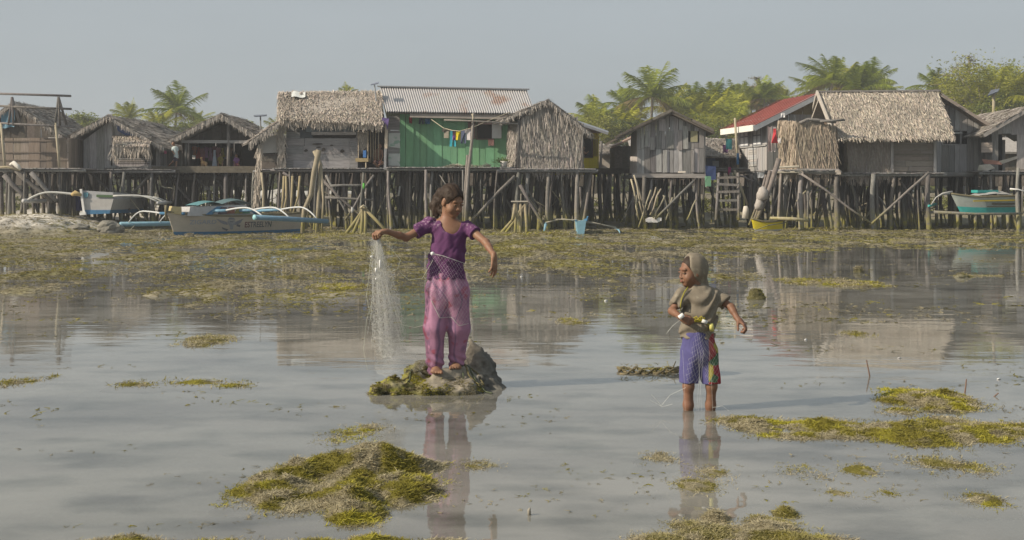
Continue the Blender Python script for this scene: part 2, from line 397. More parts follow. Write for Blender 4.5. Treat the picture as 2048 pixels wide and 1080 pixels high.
def weed_field():
    """the wide field of weed between the open water and the houses"""
    mb = MB(); N = 380000
    yy = np.exp(rng.uniform(np.log(12.5), np.log(49), N)); xx = (rng.uniform(-.56, .56, N)) * yy
    d = weed_density(xx, yy); h = bed_height(xx, yy)
    keep = (rng.uniform(0, 1, N) < d * 1.3) & (h > -.075) & ((fbm(np.stack([xx * 1.1, yy * .8], -1), 3, 91) > .36) | (h > -.01))
    xx, yy, h = xx[keep], yy[keep], h[keep]
    s = rng.uniform(.035, .11, len(xx)) * np.clip(yy / 26, .6, 1.25)
    c = weed_colours(np.stack([xx * .8, yy * .45], -1), 70, .45); c = c * .70 + np.array([.26, .225, .14]) * .26 * rng.uniform(.6, 1.2, (len(xx), 1))
    tufts(mb, xx, yy, np.maximum(h, -.008) + .003, s, c, 2, .90, .24)
    tag(mb.build('seaweed', WEED), kind='stuff')
    # loose bits drifting on the open water
    mb = MB(); N = 4200
    yy = np.exp(rng.uniform(np.log(4.4), np.log(17), N)); xx = rng.uniform(-.5, .5, N) * yy
    n = fbm(np.stack([xx * 1.0, yy * 1.9], -1), 4, 88)
    keep = n > .625 - .06 * sstep(.1, .3, xx / yy)
    xx, yy = xx[keep], yy[keep]
    s = rng.uniform(.015, .05, len(xx)) * np.clip(yy / 9, .6, 1.6)
    tufts(mb, xx, yy, np.full(len(xx), .003), s, weed_colours(np.stack([xx, yy], -1), 90) * .8, 3, .95, .2)
    N = 5200; yy = np.exp(rng.uniform(np.log(12.5), np.log(26), N)); xx = rng.uniform(-.52, .52, N) * yy
    keep = fbm(np.stack([xx * .7, yy * .9], -1), 4, 89) > .53; xx, yy = xx[keep], yy[keep]
    tufts(mb, xx, yy, np.full(len(xx), .003), rng.uniform(.03, .08, len(xx)), weed_colours(np.stack([xx, yy], -1), 90) * .8, 3, .95, .22)
    tag(mb.build('drifting_seaweed', WEED), kind='stuff')

def clump(label, blobs, n=2500, size=.02, seed=0, bright=.5, hscale=1.0, grey=0.0, group='seaweed clumps in the shallow water'):
    blobs = [(b[0], b[1], b[2] * (1 if n > 4000 else .85), b[3], b[4] * (.62 if n > 1700 else .36)) for b in blobs]
    n = n if n > 1700 else int(n * .62)
    """a heap of weed breaking the surface; blobs: (px, py, half width px, half depth m, height m)"""
    r = np.random.default_rng(seed)
    B = []
    for px, py, hw, hd, hz in blobs:
        y = gy(py); B.append((X(px, y), y, hw * y / FPX, hd, hz * hscale))
    x0 = min(b[0] - b[2] for b in B) - .1; x1 = max(b[0] + b[2] for b in B) + .1
    y0 = min(b[1] - b[3] for b in B) - .1; y1 = max(b[1] + b[3] for b in B) + .1
    wsc = 1.6 if n > 8000 else 1.0
    def hh(x, y):
        p = np.stack([x, y], -1); w = (fbm(p * 5, 4, seed + 3) - .5); w2 = fbm(p * np.array([7, 6]) / wsc, 3, seed + 5) - .5
        h = np.full(x.shape, -.08)
        for bx, by, bw, bd, bz in B:
            q = ((x - bx) / bw) ** 2 + ((y - by) / bd) ** 2 + 2.2 * w2
            h = np.maximum(h, bz * (1.0 - q) + .02 * w - .004)
        q = np.clip(h / .05, 0, 1)
        return h + q * (.055 * (fbm(p * 9, 4, seed + 7) - .5) + .03 * (fbm(p * 28, 3, seed + 8) - .5))
    mb = MB()
    m_ = max(24, min(150, int((x1 - x0) / .012))); k_ = max(20, min(150, int((y1 - y0) / .014)))
    gx, gyy = np.meshgrid(np.linspace(x0, x1, m_), np.linspace(y0, y1, k_), indexing='xy')
    H = hh(gx, gyy); cc = weed_colours(np.stack([gx, gyy], -1).reshape(-1, 2) * 5, seed, bright) * .75
    # only the part that stands out of the water (and a skirt under it)
    a = np.arange(H.size).reshape(H.shape); mk = np.maximum.reduce([H[:-1, :-1], H[1:, :-1], H[:-1, 1:], H[1:, 1:]]) > -.03
    q = np.stack([a[:-1, :-1], a[:-1, 1:], a[1:, 1:], a[1:, :-1]], -1)[mk]
    if len(q): mb.raw(np.stack([gx, gyy, np.maximum(H, -.06)], -1).reshape(-1, 3), q, c=cc)
    x = r.uniform(x0, x1, n * 6); y = r.uniform(y0, y1, n * 6); h = hh(x, y); k = (h > -.008) | ((h > -.03) & (r.uniform(0, 1, len(h)) < .12))
    x, y, h = x[k][:n], y[k][:n], h[k][:n]
    c = weed_colours(np.stack([x, y], -1) * 5, seed, bright)
    if grey: c = c * (1 - grey) + np.array(WC['grey']) * grey
    tufts(mb, x, y, np.maximum(h, 0) - .002, size * r.uniform(.5, 1.3, len(x)), np.clip(c * 1.15, 0, .7), 3, .4, .17)
    o = mb.build('seaweed_clump', WEED, smooth=True)
    return tag(o, label, 'seaweed', group)

def all_clumps():
    clump('largest heap of yellow green seaweed, left of the girl reflection',
          [(700, 960, 175, .45, .11), (640, 985, 150, .32, .07), (545, 985, 78, .14, .05), (760, 940, 105, .32, .13), (810, 985, 72, .25, .09), (715, 1030, 62, .17, .07), (800, 935, 80, .22, .09), (620, 960, 85, .22, .07), (700, 1000, 70, .2, .10)],
          22000, .021, 301, .75)
    clump('bright green tuft of sea lettuce on the right end of the largest seaweed heap', [(848, 985, 24, .07, .15)], 500, .03, 306, .2, group=None)
    clump('seaweed edge along the bottom left of the picture below the large heap', [(250, 1087, 70, .08, .03), (430, 1092, 60, .08, .03), (620, 1092, 100, .08, .04), (760, 1088, 90, .08, .05), (880, 1091, 75, .07, .04)], 5000, .017, 302, .5)
    clump('bright yellow green seaweed mat starting right behind the boy',
          [(1550, 850, 105, .22, .06), (1500, 845, 60, .2, .05), (1620, 852, 62, .18, .05), (1690, 860, 55, .26, .03), (1600, 872, 70, .1, .025), (1740, 862, 70, .22, .025)], 9000, .022, 303, .95)
    clump('long mat of brownish green seaweed running off the right edge', [(1830, 865, 90, .26, .045), (1930, 862, 115, .3, .05), (2030, 860, 80, .26, .04), (1860, 885, 60, .15, .03), (1900, 845, 60, .2, .04)], 9000, .022, 304, .55)
    clump('oval mat of seaweed with a twig standing at its right end', [(1858, 800, 84, .38, .05), (1905, 797, 46, .3, .05), (1810, 800, 40, .2, .03)], 5000, .026, 305, .9)
    clump('thin brown weed patch just below the oval mat with the twig', [(1800, 822, 34, .12, .025)], 700, .024, 307, .2)
    clump('mossy clump at the bottom edge right of the boy reflection', [(1545, 1058, 66, .19, .06), (1570, 1030, 26, .07, .06), (1510, 1075, 40, .1, .04), (1600, 1085, 90, .1, .03)], 5500, .017, 308, .4, grey=.3)
    clump('grey green clump at the bottom edge below the boy reflection', [(1400, 1060, 70, .14, .045), (1330, 1080, 60, .1, .03), (1430, 1040, 28, .07, .05)], 4500, .017, 309, .2, grey=.5)
    clump('small round weed tuft left of the boy reflection', [(1318, 914, 32, .1, .03)], 700, .018, 310, .1, grey=.35)
    clump('weed tuft lying across the boy reflection, the nearer one', [(1395, 972, 48, .12, .03)], 900, .017, 311, .3, grey=.3)
    clump('weed tuft lying across the boy reflection, the farther one', [(1415, 944, 38, .1, .025)], 700, .017, 312, .5, grey=.2)
    clump('brownish weed streak in the water near the right edge', [(1890, 930, 68, .16, .025), (1960, 940, 30, .1, .02)], 1500, .02, 313, .3, grey=.3)
    clump('broken weed patch between the two larger streaks right of centre', [(1610, 945, 40, .11, .02), (1715, 940, 34, .1, .02)], 900, .018, 314, .3, grey=.2)
    clump('small yellow weed patch near the lower right corner', [(1965, 1000, 40, .1, .025)], 900, .017, 315, .8)
    clump('pair of tiny weed tufts near the lower right corner', [(1675, 985, 22, .06, .02), (1775, 985, 26, .06, .02)], 500, .016, 316, .3)
    clump('brown seaweed patch alone in calm water left of the girl', [(415, 682, 46, .35, .05)], 1500, .04, 317, .2, grey=.25)
    clump('weed tufts floating between the girl rock and the largest heap', [(705, 868, 46, .16, .025), (675, 880, 30, .1, .02), (730, 858, 40, .1, .02)], 1300, .022, 318, .6)
    clump('grey tuft of weed touching the right side of the girl reflection', [(960, 930, 34, .1, .03)], 700, .018, 319, .05, grey=.5)
    clump('floating line of weed scraps across the calm water at left', [(280, 768, 46, .1, .02), (390, 764, 60, .1, .02), (470, 770, 34, .12, .025)], 900, .028, 320, .4)
    clump('weed scraps at the far left edge of the calm water', [(30, 765, 30, .15, .02), (65, 762, 12, .1, .03), (108, 752, 12, .1, .03)], 500, .028, 321, .1)
    clump('bright yellow weed bar lying across the water right of the boy', [(1665, 566, 100, .35, .05), (1720, 572, 60, .25, .04), (1600, 560, 40, .2, .03)], 3500, .05, 322, 1.0)
    clump('grey lump of weed on the water near the right edge', [(1928, 553, 20, .2, .07), (1965, 552, 40, .15, .02)], 700, .04, 323, .3, grey=.5)
    clump('yellow weed patch left of the girl hips', [(675, 574, 52, .5, .04)], 1600, .06, 324, 1.0)
    clump('yellow weed patch right of the girl elbow', [(1010, 499, 62, .8, .04)], 1300, .09, 325, 1.0)
    clump('yellow weed band at the foot of the stilts behind the girl', [(1090, 468, 60, .8, .10), (1020, 469, 40, .6, .08)], 1600, .12, 326, 1.0)
    clump('yellow weed bank under the thatched house at right', [(1620, 460, 60, .9, .10), (1690, 459, 40, .6, .08)], 1400, .12, 327, 1.0)
    clump('green weed at the foot of the left posts beside the big boat', [(690, 470, 50, .8, .09), (610, 474, 60, .7, .07)], 1500, .12, 328, .9)
    clump('small green weed scrap right of the leaning sticks in the far water', [(1140, 643, 28, .25, .02)], 400, .035, 329, 1.0)
    clump('dark weed scrap floating on the reflection of the thatched roof', [(1710, 668, 26, .2, .02)], 400, .03, 330, .2)

build_ground(); build_water(); weed_field(); all_clumps()
# ------------------------------------------------------------------ house pieces
def thatch(mb, A, B, C, D, dens=1.0, L=.34, w=.05, lift=.06, thick=.09, shade=.22, rag=.15, seed=0, slabc=.8):
    """thatched face; A top-left, B top-right, C bottom-right, D bottom-left seen from outside"""
    A, B, C, D = (np.array(v, float) for v in (A, B, C, D))
    n = np.cross(D - A, B - A); n /= np.linalg.norm(n)
    mb.slab(A, B, C, D, thick, (slabc, slabc, slabc))
    wid = .5 * (np.linalg.norm(B - A) + np.linalg.norm(C - D)); hei = .5 * (np.linalg.norm(D - A) + np.linalg.norm(C - B))
    w *= .68; rows = max(3, int(hei / .10)); per = max(3, int(wid / w * 1.1 * dens))
    N = rows * per
    v = (np.repeat(np.arange(rows), per) + rng.uniform(-.4, .4, N)) / rows; v = np.clip(v, 0, 1); u = rng.uniform(0, 1, N)
    top = A + (B - A) * u[:, None]; bot = D + (C - D) * u[:, None]
    r = top + (bot - top) * v[:, None]
    d = bot - top; d /= np.linalg.norm(d, axis=1, keepdims=True)
    sv = (B - A) / np.linalg.norm(B - A)
    lean = rng.normal(0, .16, (N, 1))
    d = d + sv * lean + n * rng.uniform(.02, .16, (N, 1)) * (1 + rag); d /= np.linalg.norm(d, axis=1, keepdims=True)
    side = np.cross(d, n); side = side + n * rng.uniform(-.5, .5, (N, 1)); side /= np.linalg.norm(side, axis=1, keepdims=True)
    big = fbm(r * np.array([1.3, 1.3, 1.3]), 3, 51 + seed)[:, None]
    c = np.array([1, .97, .93]) * rng.uniform(1 - shade, 1 + shade, (N, 1)) * (.72 + .56 * big) * (1 + rng.uniform(-.04, .04, (N, 3)))
    mb.blades(r + n * .012, d, side, L * rng.uniform(.5, 1.25, N), w * rng.uniform(.5, 1.3, N), n * rng.uniform(-.1, lift * 2, (N, 1)), c=c, tip=.5, seg=2)
def fringe(mb, A, B, n, L=.3, w=.05, out=(0, -1, 0), shade=.35, down=(0, 0, -1)):
    """hanging ragged edge from A to B"""
    A, B, out, down = (np.array(v, float) for v in (A, B, out, down))
    n = int(n * 1.4); w = w * .7; u = rng.uniform(0, 1, n); r = A + (B - A) * u[:, None] + rng.normal(0, .02, (n, 3))
    sv = (B - A) / np.linalg.norm(B - A)
    d = down + sv * rng.normal(0, .18, (n, 1)) + out * rng.uniform(-.15, .35, (n, 1)); d /= np.linalg.norm(d, axis=1, keepdims=True)
    side = sv + out * rng.uniform(-.6, .6, (n, 1)); side /= np.linalg.norm(side, axis=1, keepdims=True)
    c = np.array([1, .97, .93]) * rng.uniform(1 - shade, 1 + shade, (n, 1))
    mb.blades(r, d, side, L * rng.uniform(.3, 1.2, n), w * rng.uniform(.5, 1.3, n), c=c, tip=.4)
def planks(mb, x0, x1, zb, zt, y, pw=.19, th=.03, lo=.6, hi=1.25, holes=(), gap=.012, split=None, jag=.03, yfn=None, hue=.04):
    """upright boards on the plane y (facing -y); zb, zt numbers or functions of x; holes: (x0, x1, z0, z1)"""
    zbf = zb if callable(zb) else (lambda x: zb); ztf = zt if callable(zt) else (lambda x: zt)
    x = x0
    while x < x1 - .02:
        wd = min(pw * U(.7, 1.35), x1 - x); xa, xb = x, x + wd - gap; xm = (xa + xb) / 2
        spans = [(zbf(xm) + U(-jag, jag), ztf(xm))]
        for h in holes:
            if xb > h[0] and xa < h[1]:
                ns = []
                for a, b in spans:
                    if h[2] > a and h[3] < b: ns += [(a, h[2]), (h[3], b)]
                    elif h[3] <= a or h[2] >= b: ns.append((a, b))
                    elif h[2] <= a: ns.append((h[3], b))
                    else: ns.append((a, h[2]))
                spans = ns
        if split: 
            ns = []
            for a, b in spans:
                if a < split < b: k = split + U(-.05, .05); ns += [(a, k), (k + .012, b)]
                else: ns.append((a, b))
            spans = ns
        for a, b in spans:
            if b - a < .04: continue
            o = U(-.012, .012); t = U(-.012, .012)
            c = gr(lo, hi, hue); q0, q1 = (ztf(xa), ztf(xb)) if abs(b - ztf(xm)) < 1e-6 else (b, b)
            mb.hexa([(xa, y + o, a), (xb, y + o, a), (xb, y + o + th, a), (xa, y + o + th, a),
                     (xa + t, y + o, q0), (xb + t, y + o, q1), (xb + t, y + o + th, q1), (xa + t, y + o + th, q0)], c)
        x += wd
def boards(mb, x0, x1, z0, z1, y, bh=.2, th=.03, lo=.7, hi=1.2):
    z = z0
    while z < z1 - .02:
        h = min(bh * U(.8, 1.25), z1 - z)
        xs = [x0] + sorted(U(x0, x1) for _ in range(1 if x1 - x0 > 1.5 else 0)) + [x1]
        for a, b in zip(xs[:-1], xs[1:]):
            o = U(-.01, .01); mb.box((a, y + o, z), (b - .008, y + o + th, z + h - .01), gr(lo, hi, .04))
        z += h
def side_planks(mb, y0, y1, z0, z1, x, pw=.2, th=.03, lo=.7, hi=1.2):
    y = y0
    while y < y1 - .02:
        w = min(pw * U(.8, 1.25), y1 - y); o = U(-.01, .01)
        mb.box((x + o, y, z0), (x + o + th, y + w - .01, z1), gr(lo, hi, .04)); y += w
def stilt(parent, x, y, ztop, r=.06, lean=None, m=None, zb=-.35, dark=1.0, name='stilt'):
    if lean is None: lean = (U(-.07, .07), U(-.07, .07))
    H = ztop - zb; k = U(-.05, .05); k2 = U(-.05, .05)
    pts = [(x + lean[0] * (1 - t) * H + math.sin(t * 5 + k * 40) * k, y + lean[1] * (1 - t) * H + k2 * math.sin(t * 4), zb + H * t) for t in (0, .2, .4, .6, .8, 1)]
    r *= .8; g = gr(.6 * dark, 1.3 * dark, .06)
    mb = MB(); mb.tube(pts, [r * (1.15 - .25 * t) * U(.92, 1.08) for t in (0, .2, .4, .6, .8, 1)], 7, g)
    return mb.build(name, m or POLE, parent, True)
def stilt_rows(parent, x0, x1, ztop, ys, step, r=.06, n_max=98, lean=.07):
    c = 0
    for j, y in enumerate(ys):
        x = x0 + U(0, .2)
        while x < x1 and c < n_max:
            rr = r * U(.42, 1.4)
            if U(0, 1) < .34: l = (U(-.32, .32), U(-.1, .1)); rr *= .75
            else: l = (U(-lean, lean), U(-lean, lean))
            stilt(parent, x, y + U(-.25, .25), ztop - U(0, .06), rr * (1 if j == 0 else 1.2), l, dark=1.0 if j == 0 else .65); c += 1  # rows behind the front tinted darker: under-deck shade put into the colour
            x += step * U(.4, 1.8) * (1.55 if j == 0 else .72)
    for _ in range(int((x1 - x0) / 1.1)):
        a = U(x0, x1); d = U(-1.4, 1.4); y = ys[0] + U(-.1, .9)
        brace(parent, (a, y, ztop - U(.1, .9)), (a + d, y + U(-.1, .3), U(-.1, 1.2)), U(.018, .035), POLE if U(0, 1) < .6 else POLEL)
def brace(parent, p0, p1, r=.045, m=None, name='brace'):
    mb = MB(); p0, p1 = Vector(p0), Vector(p1); b = Vector((U(-.03, .03), 0, U(-.05, .05)))
    mb.tube([p0, p0.lerp(p1, .33) + b, p0.lerp(p1, .7) - b * .5, p1], [r * 1.1, r, r * .95, r * .8], 7, gr(.7, 1.2, .05))
    return mb.build(name, m or POLE, parent, True)
def lashed_poles(name, label, cat, pts, r=.06, m=None, group=None, c=None):
    mb = MB(); n = len(pts); mb.tube(pts, [r * (1.15 - .35 * i / (n - 1)) for i in range(n)], 8, c or gr(.9, 1.1))
    o = mb.build(name, m or POLE, None, True); return tag(o, label, cat, group)
def part(name, m, parent, fn, smooth=False):
    mb = MB(); fn(mb); return mb.build(name, m, parent, smooth)
def deck(parent, x0, x1, y0, y1, z, th=.09, step=.16, m=None, name='deck', lo=.7, hi=1.2):
    """slatted floor of boards or split bamboo running towards the viewer, on two beams"""
    mb = MB(); x = x0
    while x < x1:
        w = step * U(.6, 1.1); mb.box((x, y0 + U(-.08, .05), z - .03 + U(-.008, .008)), (min(x + w, x1), y1, z + U(-.004, .012)), gr(lo, hi, .05)); x += w + .012
    for yy in (y0 + .12, (y0 + y1) / 2, y1 - .15):
        mb.tube([(x0 - .1, yy, z - .09), ((x0 + x1) / 2, yy + U(-.03, .03), z - .09 + U(-.02, .02)), (x1 + .1, yy, z - .09)], .05, 7, gr(.6, .9))
    return mb.build(name, m or WOOD, parent)
def gable_roof(mb, xl, xr, zl, zr, xp, zp, y0, y1, seed=0, dens=1.0, thick=.12, **k):
    """thatched roof with the ridge running away from the viewer"""
    thatch(mb, (xp, y1, zp), (xp, y0, zp), (xl, y0, zl), (xl, y1, zl), dens, thick=thick, seed=seed, **k)
    thatch(mb, (xp, y0, zp), (xp, y1, zp), (xr, y1, zr), (xr, y0, zr), dens, thick=thick, seed=seed + 1, **k)
    for a, b in (((xl, y0, zl), (xp, y0, zp)), ((xp, y0, zp), (xr, y0, zr))):
        a, b = np.array(a), np.array(b)
        fringe(mb, a - (0, .01, .02), b - (0, .01, .02), int(np.linalg.norm(b - a) * 45 * dens), .22, .045)
    n = int((y1 - y0) * 26)
    fringe(mb, (xp, y0, zp + .04), (xp, y1, zp + .04), n, .3, .06, (-1, 0, 0), down=(-.7, 0, -.5))
    fringe(mb, (xp, y0, zp + .04), (xp, y1, zp + .04), n, .3, .06, (1, 0, 0), down=(.7, 0, -.5))
def gable_top(xl, xr, zl, zr, xp, zp):
    return lambda x: zl + (zp - zl) * (x - xl) / (xp - xl) if x < xp else zp + (zr - zp) * (x - xp) / (xr - xp)
def plank_gable_house(root, Y, xl, xr, zf, zl, zr, xp, zp, depth, holes=(), m=WOOD, **k):
    top = gable_top(xl, xr, zl, zr, xp, zp)
    w = part('wall', m, root, lambda mb: (planks(mb, xl, xr, zf, top, Y, holes=holes, **k), side_planks(mb, Y + .04, Y + depth, zf, zl, xl), side_planks(mb, Y + .04, Y + depth, zf, zr, xr - .03),
                                          mb.box((xl, Y + depth, zf), (xr, Y + depth + .03, min(zl, zr)), (.6, .6, .6))))
    part('floor', WOODD, root, lambda mb: mb.box((xl - .05, Y - .02, zf - .12), (xr + .05, Y + depth, zf - .03), (.8, .8, .8)))
    return w
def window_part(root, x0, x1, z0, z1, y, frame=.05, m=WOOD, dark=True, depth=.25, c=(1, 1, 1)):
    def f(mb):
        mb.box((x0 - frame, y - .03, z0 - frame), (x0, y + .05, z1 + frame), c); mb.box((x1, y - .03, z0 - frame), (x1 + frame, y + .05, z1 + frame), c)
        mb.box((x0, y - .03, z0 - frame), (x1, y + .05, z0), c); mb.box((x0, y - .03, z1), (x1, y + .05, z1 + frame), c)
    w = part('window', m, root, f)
    if dark: part('room_shade', DARK, w, lambda mb: mb.box((x0, y + .06, z0), (x1, y + .3, z1)))  # dark block behind the frame, the room's shade given by its colour
    return w

# ------------------------------------------------------------------ the houses, left to right
def house_far_left():
    Y = 46.0; a = lambda px, py: (X(px, Y), Z(py, Y)); zf = Z(336, Y)
    r = thing('stilt_house', (X(60, Y), Y, 0), 'long house of upright planks behind a bare frame of poles at the left edge', 'house', 'stilt houses along the shore')
    xl, xr = X(-60, Y), X(138, Y); zt = Z(276, Y)
    part('wall', mat('brown_planks', (.27, .225, .185), .9, .35, 3.0, (7, 7, .5), .006), r, lambda mb: (planks(mb, xl, xr, zf, zt, Y, pw=.34, lo=.6, hi=1.15),
         side_planks(mb, Y + .05, Y + 5, zf, zt, xr - .03), mb.box((xl, Y + 5, zf), (xr, Y + 5.03, zt)), [mb.box((xl, Y - .03, Z(p, Y)), (xr, Y, Z(p, Y) + .04), (.7, .7, .7)) for p in (283, 306, 281 + 40)]))
    xp, zp = X(28, Y + .5), Z(205, Y + .5)
    part('roof', THATCHD, r, lambda mb: gable_roof(mb, X(-70, Y), X(122, Y), zt + .05, zt + .05, xp, zp, Y + .3, Y + 5, 3))
    part('gable', WOODD, r, lambda mb: planks(mb, X(-60, Y), X(110, Y), zt + .02, lambda x: min(gable_top(X(-70, Y), X(122, Y), zt, zt, xp, zp)(x) - .12, 9), Y + .5, pw=.3))
    part('tarp', TARP, r, lambda mb: mb.grid([[(X(-6 + i * 4.5, Y), Y + .38 - .04 * math.sin(i * 1.7 + j), Z(218 + j * 9 + 2 * math.sin(i), Y)) for i in range(7)] for j in range(5)], (.12, .25, .34), True), True)
    # bare frame of poles over the front
    yf = Y - .7
    for i, (p0, p1, rr) in enumerate((((-20, 187), (142, 192), .045), ((-20, 211), (143, 218), .045), ((-20, 245), (150, 254), .04))):
        part('frame_pole', POLE, r, lambda mb: mb.tube([P(p0[0], p0[1], yf), P((p0[0] + p1[0]) / 2, (p0[1] + p1[1]) / 2 + U(-1, 1), yf), P(*p1, yf)], rr, 7, gr(.8, 1)), True)
    for px in (24, 117):
        for q in ((px - 7, 250), (px + 17, 253), (px + 3, 252)):
            part('frame_pole', POLE, r, lambda mb: mb.tube([P(px, 194, yf), P(*q, yf + (.25 if q[0] > px + 5 else 0))], .045, 7, gr(.7, 1)), True)
    for px in (2, 111):
        part('frame_pole', POLEL, r, lambda mb: mb.tube([P(px, 246, yf), P(px + 5, 300, yf), P(px + 8, 336, yf)], .05, 7), True)
    deck(r, X(-70, Y - 1.6), X(165, Y - 1.6), Y - 1.7, Y + 5, zf - .04)
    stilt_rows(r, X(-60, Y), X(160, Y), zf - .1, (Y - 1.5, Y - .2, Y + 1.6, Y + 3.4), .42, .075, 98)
    for p, q in (((30, 338), (105, 405)), ((62, 345), (112, 402)), ((8, 350), (60, 405))):
        brace(r, P(p[0], p[1], Y - 1.7), P(q[0], q[1], Y - 1.6), .09)
    # clutter at the edge of the deck
    s = MB(); s.tube([P(20, 330, 44.3), P(27, 326, 44.3), P(36, 333, 44.2), P(41, 340, 44.2)], [.05, .09, .08, .04], 9, (.7, .68, .62)); tag(s.build('sack', CLOTH, None, True), 'crumpled white sack on the deck edge of the far left house', 'sack')
    s = MB(); s.tube([P(-30, 336, 44.2), P(14, 334, 44.2), P(40, 341, 44.2)], [.04, .045, .03], 8, (.9, .86, .8)); tag(s.build('rolled_mat', ROPE, None, True), 'pale rolled mat lying on the deck at the left edge', 'mat')

def house_awning():
    Y = 47.0; zf = Z(338, Y)
    r = thing('stilt_house', (X(240, Y), Y, 0), 'grey plank house with blue tarp in its gable and a thatched window awning', 'house', 'stilt houses along the shore')
    xl, xr = X(167, Y), X(318, Y); xp, zp = X(222, Y), Z(240, Y)
    h = ((X(228, Y), X(300, Y), Z(331, Y), Z(290, Y)),)
    plank_gable_house(r, Y, xl, xr, zf, Z(281, Y), Z(287, Y), xp, zp, 4.5, h, lo=.6, hi=1.1, pw=.24)
    part('roof', THATCHD, r, lambda mb: gable_roof(mb, X(150, Y), X(334, Y), Z(272, Y), Z(296, Y), xp, Z(233, Y), Y - .45, Y + 4.6, 5, .9))
    part('tarp', TARP, r, lambda mb: mb.raw([P(229, 243, Y - .06), P(250, 250, Y - .05), P(283, 271, Y - .06), P(252, 271, Y - .05), P(236, 262, Y - .06)], ng=[[0, 4, 3, 2, 1]], c=(.05, .09, .22)))
    part('ridge_post', WOOD, r, lambda mb: mb.beam(P(220, 228, Y - .1), P(221, 290, Y - .1), .18, .05))
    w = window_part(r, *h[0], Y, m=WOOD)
    part('slat', WOOD, w, lambda mb: [mb.box((h[0][0], Y - .02, Z(331 - i * 4, Y)), (h[0][1], Y + .02, Z(331 - i * 4, Y) + .05), gr(.7, 1.1)) for i in range(4)])
    part('awning', THATCH, r, lambda mb: (thatch(mb, P(226, 270, Y - .05), P(301, 275, Y - .05), P(299, 292, Y - .85), P(227, 290, Y - .85), 1.3, .3, .05), fringe(mb, P(227, 290, Y - .85), P(299, 292, Y - .85), 160, .5, .05)))
    part('awning_strip', THATCH, r, lambda mb: fringe(mb, P(226, 285, Y - .5), P(234, 288, Y - .6), 40, .75, .05))
    deck(r, X(150, Y - 1), X(345, Y - 1), Y - 1.1, Y + 4.5, zf - .03, lo=.45, hi=.8)
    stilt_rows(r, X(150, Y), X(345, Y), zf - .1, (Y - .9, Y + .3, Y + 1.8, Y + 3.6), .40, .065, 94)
    for p, q in (((180, 345), (260, 420)), ((300, 350), (225, 425)), ((160, 395), (290, 440))): brace(r, P(p[0], p[1], Y - .6), P(q[0], q[1], Y - .5), .05)
    # two more roofs behind
    for lab, px0, px1, pk, pyk, pe, Y2 in (('weathered thatch gable just behind the house with the awning', 262, 352, 272, 240, 291, 51.0), ('small thatched roof peeping between the two gables at left', 322, 366, 340, 262, 285, 55.0)):
        r2 = thing('stilt_house', (X(pk, Y2), Y2, 0), lab, 'house', 'stilt houses along the shore')
        a, b = X(px0 - 40, Y2), X(px1, Y2); zf2 = 2.1; zp2 = Z(pyk, Y2); ze = Z(pe, Y2)
        plank_gable_house(r2, Y2, a + .2, b - .3, zf2, ze, ze, X(pk, Y2), zp2 - .1, 4, pw=.3)
        part('roof', THATCHD, r2, lambda mb: gable_roof(mb, a, b, ze - .1, ze - .1, X(pk, Y2), zp2, Y2 - .4, Y2 + 4, 7, .7))
        stilt_rows(r2, a, b, zf2, (Y2, Y2 + 2.5), .5, .07, 40)

